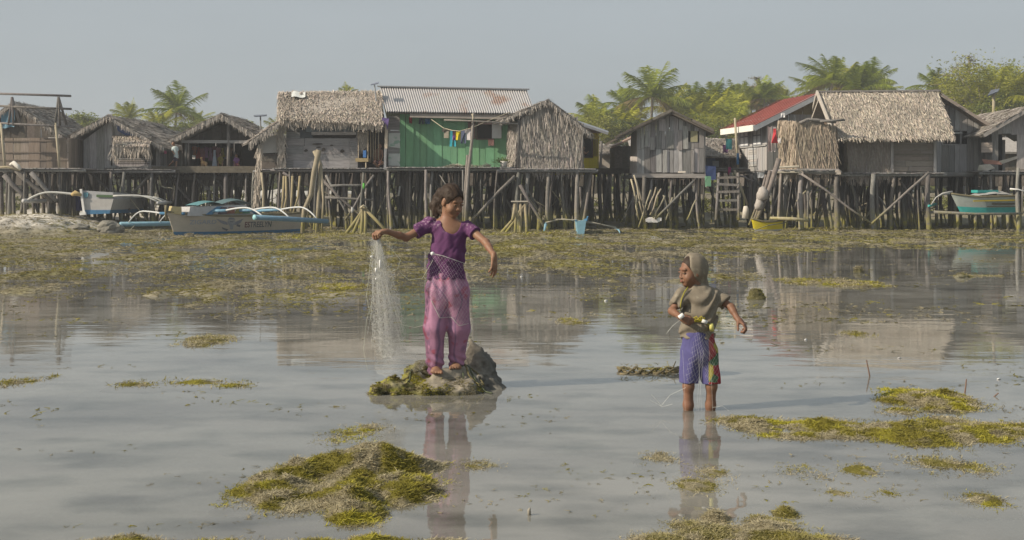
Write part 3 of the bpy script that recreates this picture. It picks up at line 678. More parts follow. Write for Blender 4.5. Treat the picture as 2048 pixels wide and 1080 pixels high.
def house_open_hut():
    Y = 47.5; zf = Z(334, Y)
    r = thing('stilt_house', (X(440, Y), Y, 0), 'open fronted hut with thatched gable roof and washing hanging inside', 'house', 'stilt houses along the shore')
    xl, xr = X(360, Y), X(522, Y); xp = X(447, Y)
    part('roof', THATCHD, r, lambda mb: gable_roof(mb, X(346, Y), X(524, Y), Z(281, Y), Z(276, Y), xp, Z(229, Y), Y - .5, Y + 4.5, 11, 1.1, thick=.16))
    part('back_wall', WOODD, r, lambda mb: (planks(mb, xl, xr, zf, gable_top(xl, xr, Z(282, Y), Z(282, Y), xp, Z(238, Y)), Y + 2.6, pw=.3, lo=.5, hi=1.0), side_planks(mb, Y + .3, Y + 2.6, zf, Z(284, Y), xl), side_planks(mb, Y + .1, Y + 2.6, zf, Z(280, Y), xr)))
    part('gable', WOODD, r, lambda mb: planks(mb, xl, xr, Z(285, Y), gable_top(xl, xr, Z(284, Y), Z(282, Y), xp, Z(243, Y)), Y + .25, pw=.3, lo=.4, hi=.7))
    part('doorway', DARK, r, lambda mb: mb.box((X(470, Y), Y + 1.2, zf), (X(516, Y), Y + 2.5, Z(286, Y))))  # dark block in place of the shade inside the hut
    for px in (372, 377, 457, 517):
        part('post', POLE, r, lambda mb: mb.tube([P(px, 336, Y - .05), P(px + U(-1, 1), 300, Y - .05), P(px, 284 if px != 457 else 240, Y - .05)], .07 if px == 457 else .045, 7, gr(.9, 1.2)), True)
    part('tie_beam', WOODH, r, lambda mb: (mb.beam(P(362, 283, Y - .08), P(516, 284, Y - .08), .06, .12), mb.beam(P(350, 279, Y - .35), P(430, 240, Y - .35), .05, .07), mb.beam(P(470, 248, Y - .3), P(516, 277, Y - .3), .04, .06)))
    part('floor_beam', WOODD, r, lambda mb: (mb.box((X(312, Y), Y - .6, Z(346, Y)), (X(520, Y), Y - .5, Z(333, Y)), (1, 1, .9)), mb.box((X(365, Y), Y + .2, Z(360, Y)), (X(500, Y), Y + .3, Z(352, Y)), (.6, .6, .6))))
    deck(r, X(312, Y), X(522, Y), Y - .5, Y + 4.4, zf - .02, lo=.5, hi=.9)
    stilt_rows(r, X(320, Y), X(520, Y), zf - .12, (Y - .3, Y + .8, Y + 2.2, Y + 4.0), .33, .055, 98)
    stilt(r, X(458, Y), Y - .45, zf - .1, .11, (0, 0))
    for p, q in (((318, 350), (322, 372)), ((322, 372), (348, 378))): brace(r, P(*p, Y - 1.2), P(*q, Y - 1.2), .03, POLEL)
    for p, q in (((420, 345), (480, 430)), ((340, 350), (400, 430)), ((520, 380), (470, 440))): brace(r, P(p[0], p[1], Y + .3), P(q[0], q[1], Y + .2), .045)

def lean_to():
    Y = 46.5; zf = Z(337, Y)
    r = thing('shed', (X(525, Y), Y, 0), 'small lean-to with white upper panel and shaggy thatch edge between two huts', 'shed')
    part('wall', WOODD, r, lambda mb: (boards(mb, X(519, Y), X(556, Y), zf, Z(308, Y), Y, .22, lo=.7, hi=1.0), mb.box((X(519, Y), Y + .03, zf), (X(556, Y), Y + 2.5, Z(272, Y)), (.5, .5, .5))))
    part('panel', mat('whitewashed_board', (.42, .41, .39), .8, .12, 3.0), r, lambda mb: mb.hexa([P(519, 307, Y - .05), P(555, 305, Y - .05), P(555, 305, Y + .02), P(519, 307, Y + .02), P(521, 275, Y - .05), P(555, 270, Y - .05), P(555, 270, Y + .02), P(521, 275, Y + .02)]))
    part('roof', THATCHD, r, lambda mb: (thatch(mb, P(557, 240, Y + 2.4), P(557, 243, Y - .5), P(497, 285, Y - .6), P(503, 283, Y + 2.4), 1.2, thick=.14, seed=3), fringe(mb, P(557, 246, Y - .55), P(497, 287, Y - .65), 120, .3, .05)))
    part('thatch_strip', THATCH, r, lambda mb: [fringe(mb, P(516 - i * .6, 290 + i * 9, Y - .4), P(524 - i * .6, 290 + i * 9, Y - .4), 16, .5, .045) for i in range(13)])
    deck(r, X(515, Y), X(560, Y), Y - .4, Y + 2.5, zf - .03)
    stilt_rows(r, X(510, Y), X(560, Y), zf - .1, (Y - .2, Y + 1.5), .35, .05, 18)
    part('post', POLEL, r, lambda mb: mb.tube([P(523, 345, Y - .6), P(527, 380, Y - .6), P(527, 425, Y - .6), P(526, 462, Y - .6)], .05, 7), True)
    # solar panel on a thin post above the lean-to
    Y2 = 49.0; s = thing('solar_panel', P(521, 262, Y2), 'small solar panel on a thin post between the open hut and the big thatched roof', 'solar panel', 'solar panels on posts')
    part('post', METAL, s, lambda mb: mb.tube([P(521, 285, Y2), P(521, 231, Y2)], .03, 6))
    part('panel', mat('solar_cell', (.10, .11, .14), .25, .2, 3.0), s, lambda mb: mb.slab(P(507, 230, Y2 + .3), P(534, 228.5, Y2 + .3), P(533, 230.5, Y2 - .3), P(509, 232, Y2 - .3), .04))

def house_big_thatch_left():
    Y = 46.6; zf = Z(336, Y); ze = Z(243, Y - .4)
    r = thing('stilt_house', (X(640, Y), Y, 0), 'dark grey walled house with big shaggy thatch roof, left of the green house', 'house', 'stilt houses along the shore')
    A, B, C, D = P(557, 184, Y + 1.8), P(762, 182, Y + 1.8), P(766, 247, Y - .55), P(556, 236, Y - .55)
    part('roof', THATCH, r, lambda mb: (thatch(mb, A, B, C, D, 1.5, .36, .05, .08, .16, .38, seed=17),
         thatch(mb, B, A, (A.x, Y + 4, 3.8), (B.x, Y + 4, 3.8), .6, seed=18), fringe(mb, D, C, 330, .34, .05), fringe(mb, A + Vector((0, 0, .03)), B + Vector((0, 0, .03)), 130, .3, .05, (0, -1, 0), down=(0, -.7, -.4)),
         fringe(mb, A, D, 90, .3, .05, (-1, -.3, 0)), fringe(mb, B, C, 60, .25, .05, (1, -.3, 0))))
    part('roof_cloth', TARP, r, lambda mb: mb.grid([[P(583 + i * 5.5, 184.5 + j * 3.2 - 1.5 * math.sin(i * 1.3) - (1 if j == 0 else 0), Y + 1.8 - j * .25 - .08) for i in range(6)] for j in range(4)], (.62, .64, .62), True), True)
    part('wall', WOODH, r, lambda mb: (boards(mb, X(572, Y), X(700, Y), zf, Z(276, Y), Y, .3, lo=.72, hi=.95), boards(mb, X(700, Y), X(716, Y), zf, Z(276, Y), Y - .03, .5, lo=.6, hi=.75),
         boards(mb, X(572, Y), X(612, Y), Z(276, Y), Z(238, Y), Y + .04, .25, lo=.6, hi=.9), mb.box((X(572, Y), Y + .06, zf), (X(575, Y), Y + 4, Z(240, Y)), (.7, .7, .7)), mb.box((X(572, Y), Y + 4, zf), (X(770, Y), Y + 4.05, 3.9), (.5, .5, .5)), mb.box((X(712, Y), Y + .1, zf), (X(714, Y), Y + 4, Z(240, Y)), (.6, .6, .6))))
    sheet = mat('grey_blue_sheet', (.15, .18, .20), .6, .15, 2.0)
    part('sheet_panel', sheet, r, lambda mb: (mb.box((X(612, Y), Y - .05, Z(264, Y)), (X(714, Y), Y, Z(240, Y)), (1.05, 1.05, 1.05)), mb.box((X(600, Y), Y + .0, Z(276, Y)), (X(625, Y), Y + .03, Z(255, Y)), (.35, .35, .35))))
    part('ledge', WOODH, r, lambda mb: mb.box((X(624, Y), Y - .12, Z(270, Y)), (X(713, Y), Y - .05, Z(264, Y)), (1.25, 1.2, 1.15)))
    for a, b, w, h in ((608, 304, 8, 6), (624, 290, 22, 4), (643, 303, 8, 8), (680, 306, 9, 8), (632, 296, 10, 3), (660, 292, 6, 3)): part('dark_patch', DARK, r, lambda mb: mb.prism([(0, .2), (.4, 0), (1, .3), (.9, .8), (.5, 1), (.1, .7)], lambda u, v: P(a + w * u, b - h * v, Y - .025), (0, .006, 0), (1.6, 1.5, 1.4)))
    part('thatch_strip', THATCH, r, lambda mb: [fringe(mb, P(556, 240 + i * 8, Y - .25), P(570, 240 + i * 8, Y - .25), 26, .42, .045) for i in range(13)])
    # open bay with hanging things
    for px in (741, 746, 751, 757):
        part('bamboo_bar', BAMBOO, r, lambda mb: mb.tube([P(px, 250, Y + .2), P(px + U(-1, 1), 325, Y + .2)], .025, 6, gr(.7, 1)), True)
    part('bay_shade', DARK, r, lambda mb: mb.box((X(714, Y), Y + 1.6, zf), (X(772, Y), Y + 1.65, Z(246, Y)), (1.2, 1.1, 1.1)))  # dark sheet, shade of the bay given by its colour
    part('hatch', WHITE, r, lambda mb: mb.box((X(715, Y), Y - .06, Z(260, Y)), (X(735, Y), Y - .03, Z(254, Y)), (.85, .88, .9)))
    part('hanging_thatch', THATCH, r, lambda mb: [fringe(mb, P(716, 264 + i * 6, Y + .1), P(735, 264 + i * 6, Y + .1), 34, .35, .05) for i in range(5)])
    part('shelf', BAMBOO, r, lambda mb: (mb.box((X(714, Y), Y - .45, Z(324, Y)), (X(739, Y), Y + .1, Z(317, Y)), (.85, .8, .6)), mb.tube([P(732, 322, Y - .4), P(732, 336, Y - .4)], .03, 6), [mb.tube([P(p, 318, Y - .4), P(p, 262, Y - .1)], .022, 6, gr(.7, 1)) for p in (717, 736)]))
    part('post', WOOD, r, lambda mb: mb.beam(P(773, 240, Y - .3), P(772, 297, Y - .3), .11, .08, (1.7, 1.5, 1.2))); part('post', WOOD, r, lambda mb: mb.beam(P(771, 297, Y - .3), P(770, 337, Y - .3), .09, .08, (.9, .95, 1)))
    deck(r, X(545, Y - 1), X(790, Y - 1), Y - 1.0, Y + 4, zf - .02, step=.10, lo=.6, hi=1.15)
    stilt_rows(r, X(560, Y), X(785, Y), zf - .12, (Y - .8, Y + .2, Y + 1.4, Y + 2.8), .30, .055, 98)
    for p, q in (((645, 360), (745, 455)), ((566, 345), (600, 372)), ((652, 350), (700, 440)), ((748, 350), (690, 440)), ((650, 395), (745, 400)), ((660, 372), (735, 370))): brace(r, P(p[0], p[1], Y - .9), P(q[0], q[1], Y - .8), .05)
    it = MB(); it.box(P(726, 315, Y - .4), P(733, 301, Y - .25), (.06, .18, .45)); tag(it.build('bottle_box', TARP), 'blue box standing on the hanging shelf by the bamboo bars', 'box')
    it = MB(); it.prism([(0, 0), (1, .1), (.9, .6), (.75, 1.3), (.55, .6), (.2, .9), (.05, .5)], lambda u, v: P(764 + u * 14, 235 + v * 20, Y - .45 + .05 * math.sin(u * 6)), (0, .03, 0), (.13, .09, .25)); tag(it.build('cloth_rag', CLOTH), 'purple cloth hung on the corner post beside the thatch roof', 'cloth')

def house_green():
    Y = 47.2; zf = Z(335, Y)
    r = thing('stilt_house', (X(890, Y), Y, 0), 'green painted house with rusty corrugated metal roof', 'house', 'stilt houses along the shore')
    A, B, C, D = P(760, 175, Y + 2.6), P(1054, 181, Y + 2.6), P(1071, 227, Y - .75), P(773, 223, Y - .75)
    def rust(n, l, out, tc, nz):
        f = noise_fac(n, l, tc, .8, .57, .66, (1.2, .5, .5), 5, (3.3, 0, 0)); k = noise_fac(n, l, tc, 9, .3, .6)
        o = mixcol(n, l, mul(n, l, f, k), out, (.27, .12, .05))
        s = noise_fac(n, l, tc, .9, .5, .7, (3.0, .2, .2), 2, (8, 1, 0)); return mixcol(n, l, mul(n, l, s, .35), o, (.45, .42, .38))
    rm = mat('corrugated_metal', (.44, .43, .43), .5, .12, 3.0, (1, 1, 1), metal=.15, fn=rust)
    def roof(mb, A, B, C, D, waves=62):
        n = np.cross(np.array(D - A), np.array(B - A)); n /= np.linalg.norm(n); us = np.linspace(0, 1, waves * 6 + 1); G = []
        for v in (0, .5, 1):
            tp = np.array(A) + (np.array(B) - np.array(A)) * us[:, None]; bt = np.array(D) + (np.array(C) - np.array(D)) * us[:, None]
            G.append(tp + (bt - tp) * v + n * (.028 * np.sin(us * waves * 2 * np.pi))[:, None])
        mb.grid(np.array(G), flip=True)
        mb.grid(np.array(G) - n * .05, (.5, .5, .5))
    part('roof', rm, r, lambda mb: (roof(mb, A, B, C, D), roof(mb, B, A, Vector((A.x, Y + 5.6, D.z)), Vector((B.x, Y + 5.6, C.z)))), True)
    part('ridge_cap', METAL, r, lambda mb: mb.beam(A + Vector((-.1, 0, .05)), B + Vector((.1, 0, .05)), .3, .04, (1.1, 1.1, 1.1)))
    part('fascia', mat('fascia_board', (.30, .27, .245), .85, .2, 4.0), r, lambda mb: (mb.beam(D + Vector((.9, .1, -.12)), C + Vector((-.3, .1, -.14)), .04, .2), mb.beam(P(844, 232, Y - .3), P(1010, 236, Y - .3), .05, .14, (1.05, .95, .9))))
    gm = mat('green_paint', (.15, .33, .185), .7, .22, 2.0, (3, 3, .5))
    def gw(mb):
        holes = ((X(955, Y), X(983, Y), Z(277, Y), Z(249, Y)),); x = X(800, Y); x1 = X(1062, Y)
        while x < x1:
            wd = U(.22, .36); planks(mb, x, min(x + wd, x1), zf, Z(228, Y), Y + U(-.015, .015), pw=1, lo=.86, hi=1.12, holes=holes, gap=.012, hue=.05); x += wd
        mb.box((X(775, Y), Y + 4.6, zf), (x1, Y + 4.65, Z(228, Y))); side_planks(mb, Y + .04, Y + 4.6, zf, Z(228, Y), X(800, Y)); side_planks(mb, Y + .04, Y + 4.6, zf, Z(228, Y), x1)
    part('wall', gm, r, gw)
    w = window_part(r, X(955, Y), X(983, Y), Z(277, Y), Z(249, Y), Y - .01, m=mat('brown_frame', (.10, .07, .06), .8, .2, 4))
    part('shutter', WHITE, w, lambda mb: mb.box((X(984, Y), Y - .12, Z(277, Y)), (X(1003, Y), Y - .08, Z(245, Y)), (.72, .74, .76)))
    part('shutter', mat('brown_frame', (.10, .07, .06)), w, lambda mb: mb.box((X(936, Y), Y - .07, Z(278, Y)), (X(951, Y), Y - .03, Z(244, Y)), (1.3, 1.2, 1.2)))
    part('door_panel', WOODH, r, lambda mb: boards(mb, X(775, Y), X(800, Y), zf, Z(232, Y), Y - .02, .5, lo=.7, hi=.9))
    def poster(mb, y0, y1, s):
        mb.grid([[P(777 + 23 * i / 5 + U(-.6, .6), y0 + (y1 - y0) * j / 4 + (2.5 * i / 5 if j == 4 else 0) * s, Y - .06 - U(0, .015)) for i in range(6)] for j in range(5)], (.52, .55, .52), True)
    def smear(n, l, out, tc, nz): return mixcol(n, l, noise_fac(n, l, tc, 3.2, .52, .6, (1, 1, 2)), out, (.28, .42, .34))
    pm = mat('printed_sheet', (1, 1, 1), .6, .08, 4.0, fn=smear)
    part('poster', pm, r, lambda mb: poster(mb, 266, 293, 1.4)); part('poster', pm, r, lambda mb: poster(mb, 307, 331, .4))
    deck(r, X(775, Y - 1.3), X(1030, Y - 1.3), Y - 1.7, Y + 4.6, zf - .02, step=.09, lo=.7, hi=1.3)
    part('straw_heap', THATCH, r, lambda mb: [fringe(mb, P(U(880, 995), 331 + U(-2, 3), Y - 1.4), P(U(880, 995), 333, Y - 1.5), 26, .35, .03, down=(U(-1, 1), -.3, .1 * U(-1, 1))) for _ in range(22)])
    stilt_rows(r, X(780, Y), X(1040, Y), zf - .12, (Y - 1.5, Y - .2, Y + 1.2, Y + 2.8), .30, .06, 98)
    for p, q in (((1030, 352), (935, 448)), ((1040, 370), (1095, 465)), ((870, 360), (905, 440)), ((980, 350), (925, 420)), ((800, 365), (850, 445)), ((990, 360), (1030, 430))): brace(r, P(p[0], p[1], Y - 1.9 if p[0] > 1020 else Y - .3), P(q[0], q[1], Y - 2.1 if p[0] > 1020 else Y - .2), .06 if p[0] > 1020 else .045)
    Y2 = Y + .4; s = thing('solar_panel', P(750, 205, Y2), 'tilted solar panel on a post at the left end of the corrugated roof', 'solar panel', 'solar panels on posts')
    part('post', METAL, s, lambda mb: mb.tube([P(754, 215, Y2), P(749, 170, Y2)], .03, 6))
    part('panel', mat('solar_cell', (.10, .11, .14)), s, lambda mb: mb.slab(P(744, 167, Y2 + .3), P(757, 163, Y2 + .3), P(756, 166, Y2 - .2), P(741, 169, Y2 - .2), .04, (2, 2, 2)))
    it = thing('potted_plant', P(1008, 334, Y - 1.2), 'small green plant in a white bucket at the corner of the thatched hut', 'plant')
    part('bucket', WHITE, it, lambda mb: mb.lathe(P(1008, 334, Y - 1.2), [(.12, 0), (.16, .22), (.16, .23), (.13, .2)], 12, (.8, .78, .75)), True)
    part('foliage', WEED, it, lambda mb: tufts(mb, np.full(30, X(1006, Y - 1.2)) + rng.normal(0, .06, 30), np.full(30, Y - 1.2), np.full(30, Z(325, Y - 1.2)), np.full(30, .25), np.tile([.10, .14, .02], (30, 1)), 3, .1))

def hut_thatch_walls():
    Y = 45.6; zf = Z(336, Y)
    r = thing('thatched_hut', (X(1090, Y), Y, 0), 'hut fully clad in grey palm thatch with a pointed gable, right of the green house', 'house', 'stilt houses along the shore')
    xl, xr = X(1036, Y), X(1165, Y); xp, zp = X(1096, Y), Z(207, Y)
    zl, zr = Z(243, Y), Z(247, Y)
    def wall(mb):
        top = gable_top(xl, xr, zl, zr, xp, zp)
        for i in range(8):
            a, b = xl + (xr - xl) * i / 8, xl + (xr - xl) * (i + 1) / 8
            thatch(mb, (a, Y, top(a + .01)), (b, Y, top(b - .01)), (b, Y, zf), (a, Y, zf), 1.05, .5, .05, .03, .06, .26, seed=23)
        thatch(mb, P(1007, 243, Y + 2.6), (xl, Y, zl), (xl, Y, zf), P(1004, 334, Y + 2.6), 1.6, .5, .05, .05, .06, .26, seed=25)
        fringe(mb, (xl, Y - .03, zf), (xr, Y - .03, zf), 160, .2, .05)
        fringe(mb, (xl + .1, Y - .05, zl + .1), (xp, Y - .05, zp), 60, .9, .06); fringe(mb, (xp, Y - .05, zp), (xr - .2, Y - .05, zr + .2), 60, .9, .06)
        side_planks(mb, Y + .05, Y + 2.6, zf, zr, xr - .05); mb.box((xl - .4, Y + 2.6, zf), (xr, Y + 2.65, zl))
    part('wall', THATCHD, r, wall)
    part('roof', THATCHD, r, lambda mb: gable_roof(mb, X(1001, Y), X(1181, Y), Z(241, Y), Z(268, Y), xp, Z(201, Y), Y - .25, Y + 2.7, 27, 1.1, thick=.1))
    part('corner_pole', POLE, r, lambda mb: (mb.tube([(xl, Y - .06, zf), (xl + .02, Y - .06, zl + .1)], .04, 6), mb.tube([(xr, Y - .06, zf), (xr, Y - .06, zr)], .04, 6)), True)
    deck(r, X(1000, Y), X(1190, Y), Y - .35, Y + 2.7, zf - .03, step=.11, lo=.8, hi=1.4)
    stilt_rows(r, X(1030, Y), X(1185, Y), zf - .12, (Y, Y + 1, Y + 2.3), .42, .08, 67)
    for px in (1097, 1154, 1036): stilt(r, X(px, Y - .2), Y - .2, zf - .1, .10, (U(-.03, .03), 0))
    brace(r, P(1050, 370, Y + .2), P(1075, 420, Y + .2), .05)

def house_yellow():
    Y = 51.0; zf = Z(338, Y)
    r = thing('stilt_house', (X(1180, Y), Y, 0), 'bright yellow walled house with a dark window, partly behind the thatched hut', 'house', 'stilt houses along the shore')
    ym = mat('yellow_paint', (.62, .48, .015), .6, .15, 3.0, (3, 3, .4))
    h = ((X(1160, Y), X(1184, Y), Z(313, Y), Z(278, Y)),)
    part('wall', ym, r, lambda mb: (planks(mb, X(1100, Y), X(1196, Y), Z(350, Y), Z(266, Y), Y, pw=.35, lo=.92, hi=1.08, holes=h), side_planks(mb, Y + .04, Y + 4, zf, Z(266, Y), X(1196, Y)), mb.box((X(1100, Y), Y + 4, zf), (X(1196, Y), Y + 4.05, Z(266, Y)))))
    part('gable', mat('pink_board', (.36, .24, .20), .8, .15, 3.0), r, lambda mb: mb.raw([P(1100, 266, Y - .03), P(1204, 266, Y - .03), P(1150, 240, Y - .03), P(1100, 232, Y - .03)] + [P(1100, 266, Y + .02), P(1204, 266, Y + .02), P(1150, 240, Y + .02), P(1100, 232, Y + .02)], ng=[[0, 1, 2, 3], [7, 6, 5, 4], [1, 5, 6, 2], [0, 4, 5, 1], [2, 6, 7, 3]]))
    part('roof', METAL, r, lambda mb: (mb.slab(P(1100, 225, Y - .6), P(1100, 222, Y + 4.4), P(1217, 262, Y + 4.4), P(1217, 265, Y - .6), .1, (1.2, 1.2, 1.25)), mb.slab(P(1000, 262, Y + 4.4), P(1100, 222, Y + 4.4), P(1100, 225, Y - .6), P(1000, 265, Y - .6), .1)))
    window_part(r, *h[0], Y, m=mat('brown_frame', (.10, .07, .06)))
    deck(r, X(1100, Y), X(1260, Y - 1), Y - 1.3, Y + 4, zf - .02, lo=.45, hi=.8)
    stilt_rows(r, X(1110, Y), X(1255, Y), zf - .12, (Y - 1.1, Y + .4, Y + 2.4), .34, .075, 81)
    part('floor_beam', WOODD, r, lambda mb: mb.box((X(1160, Y), Y - 1.45, Z(348, Y)), (X(1258, Y), Y - 1.35, Z(338, Y)), (.7, .7, .7)))

def house_far_thatch():
    Y = 62.0
    r = thing('stilt_house', (X(1212, Y), Y, 0), 'far off little thatched house between the yellow house and the plank house', 'house', 'stilt houses along the shore')
    zf = Z(336, Y)
    part('wall', mat('pale_woven_wall', (.38, .35, .31), .9, .2, 4.0), r, lambda mb: (mb.box((X(1195, Y), Y, zf), (X(1232, Y), Y + 3, Z(300, Y))), mb.box((X(1206, Y), Y - .04, zf), (X(1226, Y), Y - .01, Z(308, Y)), (1.1, 1.1, 1.1))))
    part('roof', THATCHD, r, lambda mb: (thatch(mb, P(1196, 288, Y + 1.5), P(1232, 288, Y + 1.5), P(1233, 308, Y - .4), P(1194, 308, Y - .4), 1, seed=3), thatch(mb, P(1232, 288, Y + 1.5), P(1196, 288, Y + 1.5), P(1194, 308, Y + 3.4), P(1233, 308, Y + 3.4), .5)))
    part('post', POLE, r, lambda mb: mb.tube([P(1203, 282, Y - .6), P(1201, 340, Y - .6)], .07, 6))
    stilt_rows(r, X(1196, Y), X(1232, Y), zf, (Y, Y + 2), .5, .07, 13)
    Y = 52.5; zf = Z(334, Y)
    r = thing('shed', (X(1245, Y), Y, 0), 'low plank shed with a rusty sloping roof against the left of the plank house', 'shed')
    part('wall', WOODD, r, lambda mb: (planks(mb, X(1229, Y), X(1268, Y), zf, lambda x: Z(292, Y), Y, pw=.3), side_planks(mb, Y + .03, Y + 2.5, zf, Z(292, Y), X(1229, Y)), mb.box((X(1229, Y), Y + 2.5, zf), (X(1268, Y), Y + 2.54, Z(292, Y)))))
    part('roof', mat('rusty_sheet', (.27, .19, .15), .8, .3, 3.0), r, lambda mb: mb.slab(P(1262, 272, Y + 2.8), P(1270, 272, Y - .3), P(1222, 294, Y - .5), P(1222, 292, Y + 2.8), .06))
    stilt_rows(r, X(1228, Y), X(1270, Y), zf, (Y, Y + 1.5), .45, .06, 10)

def house_planks():
    Y = 46.6; zf = Z(348, Y)
    r = thing('stilt_house', (X(1338, Y), Y, 0), 'tall weathered grey plank house with a gable front standing alone on slanting poles', 'house', 'stilt houses along the shore')
    xl, xr = X(1274, Y), X(1411, Y); xp, zp = X(1340, Y), Z(230, Y)
    top = gable_top(xl, xr, Z(258, Y), Z(262, Y), xp, zp)
    part('wall', WOOD, r, lambda mb: (planks(mb, xl, xr, zf + .02, top, Y, pw=.17, lo=.45, hi=1.45, split=Z(297, Y), jag=.05, holes=((X(1381, Y), X(1395, Y), Z(284, Y), Z(262, Y)),)),
         [mb.box((X(a, Y), Y - .05, Z(b, Y)), (X(a + w, Y), Y - .02, Z(b - h, Y)), gr(.5, 1.4)) for a, b, w, h in ((1290, 292, 6, 30), (1318, 262, 13, 24), (1335, 297, 12, 35), (1356, 300, 8, 40), (1366, 298, 10, 46), (1300, 300, 9, 25), (1326, 345, 8, 45), (1382, 344, 6, 42))],
         mb.hexa([P(1259, 347, Y + 1.8), (xl, Y + .03, zf), (xl + .03, Y + .03, zf), P(1260, 347, Y + 1.83), P(1262, 268, Y + 1.8), (xl, Y + .03, Z(258, Y)), (xl + .03, Y + .03, Z(258, Y)), P(1263, 268, Y + 1.83)], (1.3, 1.25, 1.2)),
         side_planks(mb, Y + .04, Y + 4, zf, Z(262, Y), xr - .03), mb.box((X(1262, Y + 4), Y + 4, zf), (xr, Y + 4.04, Z(262, Y)), (.6, .6, .6))))
    part('shutter', mat('yellowed_board', (.33, .31, .19), .8, .2, 4), r, lambda mb: mb.box((X(1381, Y), Y - .03, Z(284, Y)), (X(1395, Y), Y + .02, Z(262, Y))))
    part('roof', WOODD, r, lambda mb: (mb.slab((xp, Y + 4.3, Z(225, Y)), (xp, Y - .45, Z(225, Y)), (X(1226, Y), Y - .45, Z(279, Y)), (X(1226, Y), Y + 4.3, Z(279, Y)), .07, (1.1, 1.05, 1)), mb.slab((xp, Y - .45, Z(225, Y)), (xp, Y + 4.3, Z(225, Y)), (X(1426, Y), Y + 4.3, Z(266, Y)), (X(1426, Y), Y - .45, Z(266, Y)), .07, (1.1, 1.05, 1)),
         [mb.beam((X(q, Y), Y - .47, Z(225 + abs(q - 1340) * s_, Y) + .05), (X(q2, Y), Y - .47, Z(225 + abs(q2 - 1340) * s_, Y) + .05), .05, U(.06, .12), gr(.7, 1.3)) for q, q2, s_ in ((1340, 1300, .474), (1302, 1262, .474), (1264, 1228, .474), (1340, 1380, .477), (1378, 1424, .477))]))
    part('roof_weight', POLE, r, lambda mb: [mb.tube([P(a, 225 + abs(a - 1340) * .475 - 2, Y - .3), P(a + 8, 225 + abs(a + 8 - 1340) * .475 - 3, Y + 1)], .05, 6, gr()) for a in (1236, 1250, 1268, 1402, 1412)])
    part('floor_beam', WOODH, r, lambda mb: (mb.beam(P(1264, 351, Y - .12), P(1412, 352, Y - .12), .1, .16, (1.05, 1, .95)), mb.box((xl - .2, Y - .04, zf - .14), (xr, Y + 4, zf - .02), (.6, .6, .6)), mb.beam(P(1356, 344, Y - .15), P(1371, 344, Y - .15), .05, .07, (2.4, 2.2, 1.9))))
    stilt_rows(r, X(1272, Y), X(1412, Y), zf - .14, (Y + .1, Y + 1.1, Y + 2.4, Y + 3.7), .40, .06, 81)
    stilt(r, X(1288, Y), Y - .15, zf - .1, .105, (0, 0))
    for p, q in (((1262, 358), (1278, 440)), ((1272, 360), (1292, 430)), ((1388, 362), (1310, 438)), ((1302, 380), (1277, 455)), ((1322, 378), (1300, 430)), ((1330, 392), (1306, 436)), ((1268, 350), (1284, 425)), ((1326, 390), (1342, 440)), ((1345, 395), (1332, 440)), ((1392, 400), (1374, 440)), ((1312, 375), (1296, 420)), ((1278, 395), (1288, 445))):
        brace(r, P(p[0], p[1], Y - .5), P(q[0], q[1], Y - .8 + U(-.3, .3)), .032 if p[0] != 1388 else .05, POLEL if p[0] != 1388 else POLE)

def huts_between():
    Y = 50.5; zf = Z(335, Y)
    r = thing('thatched_hut', (X(1440, Y), Y, 0), 'low thatched hut in the gap between the plank house and the red roofed house', 'house', 'stilt houses along the shore')
    part('roof', THATCHD, r, lambda mb: (thatch(mb, P(1408, 276, Y + 1.6), P(1476, 278, Y + 1.6), P(1480, 312, Y - .5), P(1410, 312, Y - .5), 1, seed=31), thatch(mb, P(1476, 278, Y + 1.6), P(1408, 276, Y + 1.6), (X(1408, Y), Y + 3.6, 2.6), (X(1476, Y), Y + 3.6, 2.6), .5)))
    part('wall', WOODD, r, lambda mb: (mb.box((X(1412, Y), Y + .4, zf), (X(1478, Y), Y + 3.4, Z(308, Y)), (.5, .5, .5)), [fringe(mb, P(1445, 310 + i * 7, Y), P(1478, 310 + i * 7, Y), 25, .3, .05, (0, -1, 0)) for i in range(4)]))
    part('sheet_panel', TARP, r, lambda mb: (mb.box((X(1413, Y), Y - .1, Z(333, Y)), (X(1430, Y), Y, Z(316, Y)), (.08, .11, .18)), mb.box((X(1424, Y), Y - .2, Z(334, Y)), (X(1436, Y), Y - .1, Z(322, Y)), (.22, .24, .26))))
    deck(r, X(1408, Y), X(1482, Y), Y - 1.6, Y + 3.4, zf - .05, lo=.5, hi=1)
    stilt_rows(r, X(1408, Y), X(1480, Y), zf - .1, (Y - 1.4, Y, Y + 1.8), .36, .06, 48)
    # bamboo landing with a ladder in front
    Y = 45.4
    r = thing('ladder', (X(1455, Y), Y, 0), 'rough pole ladder with wide rungs left of the red roofed house', 'ladder')
    for px, qx in ((1438, 1432), (1476, 1478)):
        part('rail', POLE, r, lambda mb: mb.tube([P(px, 346, Y + .3), P(qx, 440, Y - .3)], .055, 7, gr(.8, 1.1)), True)
    for py in (355, 369, 384, 402, 418):
        part('rung', POLE, r, lambda mb: mb.beam(P(1434, py + U(-1, 1), Y - .05), P(1478, py + U(-2, 2), Y - .05), .06, .09, gr(.9, 1.3)))

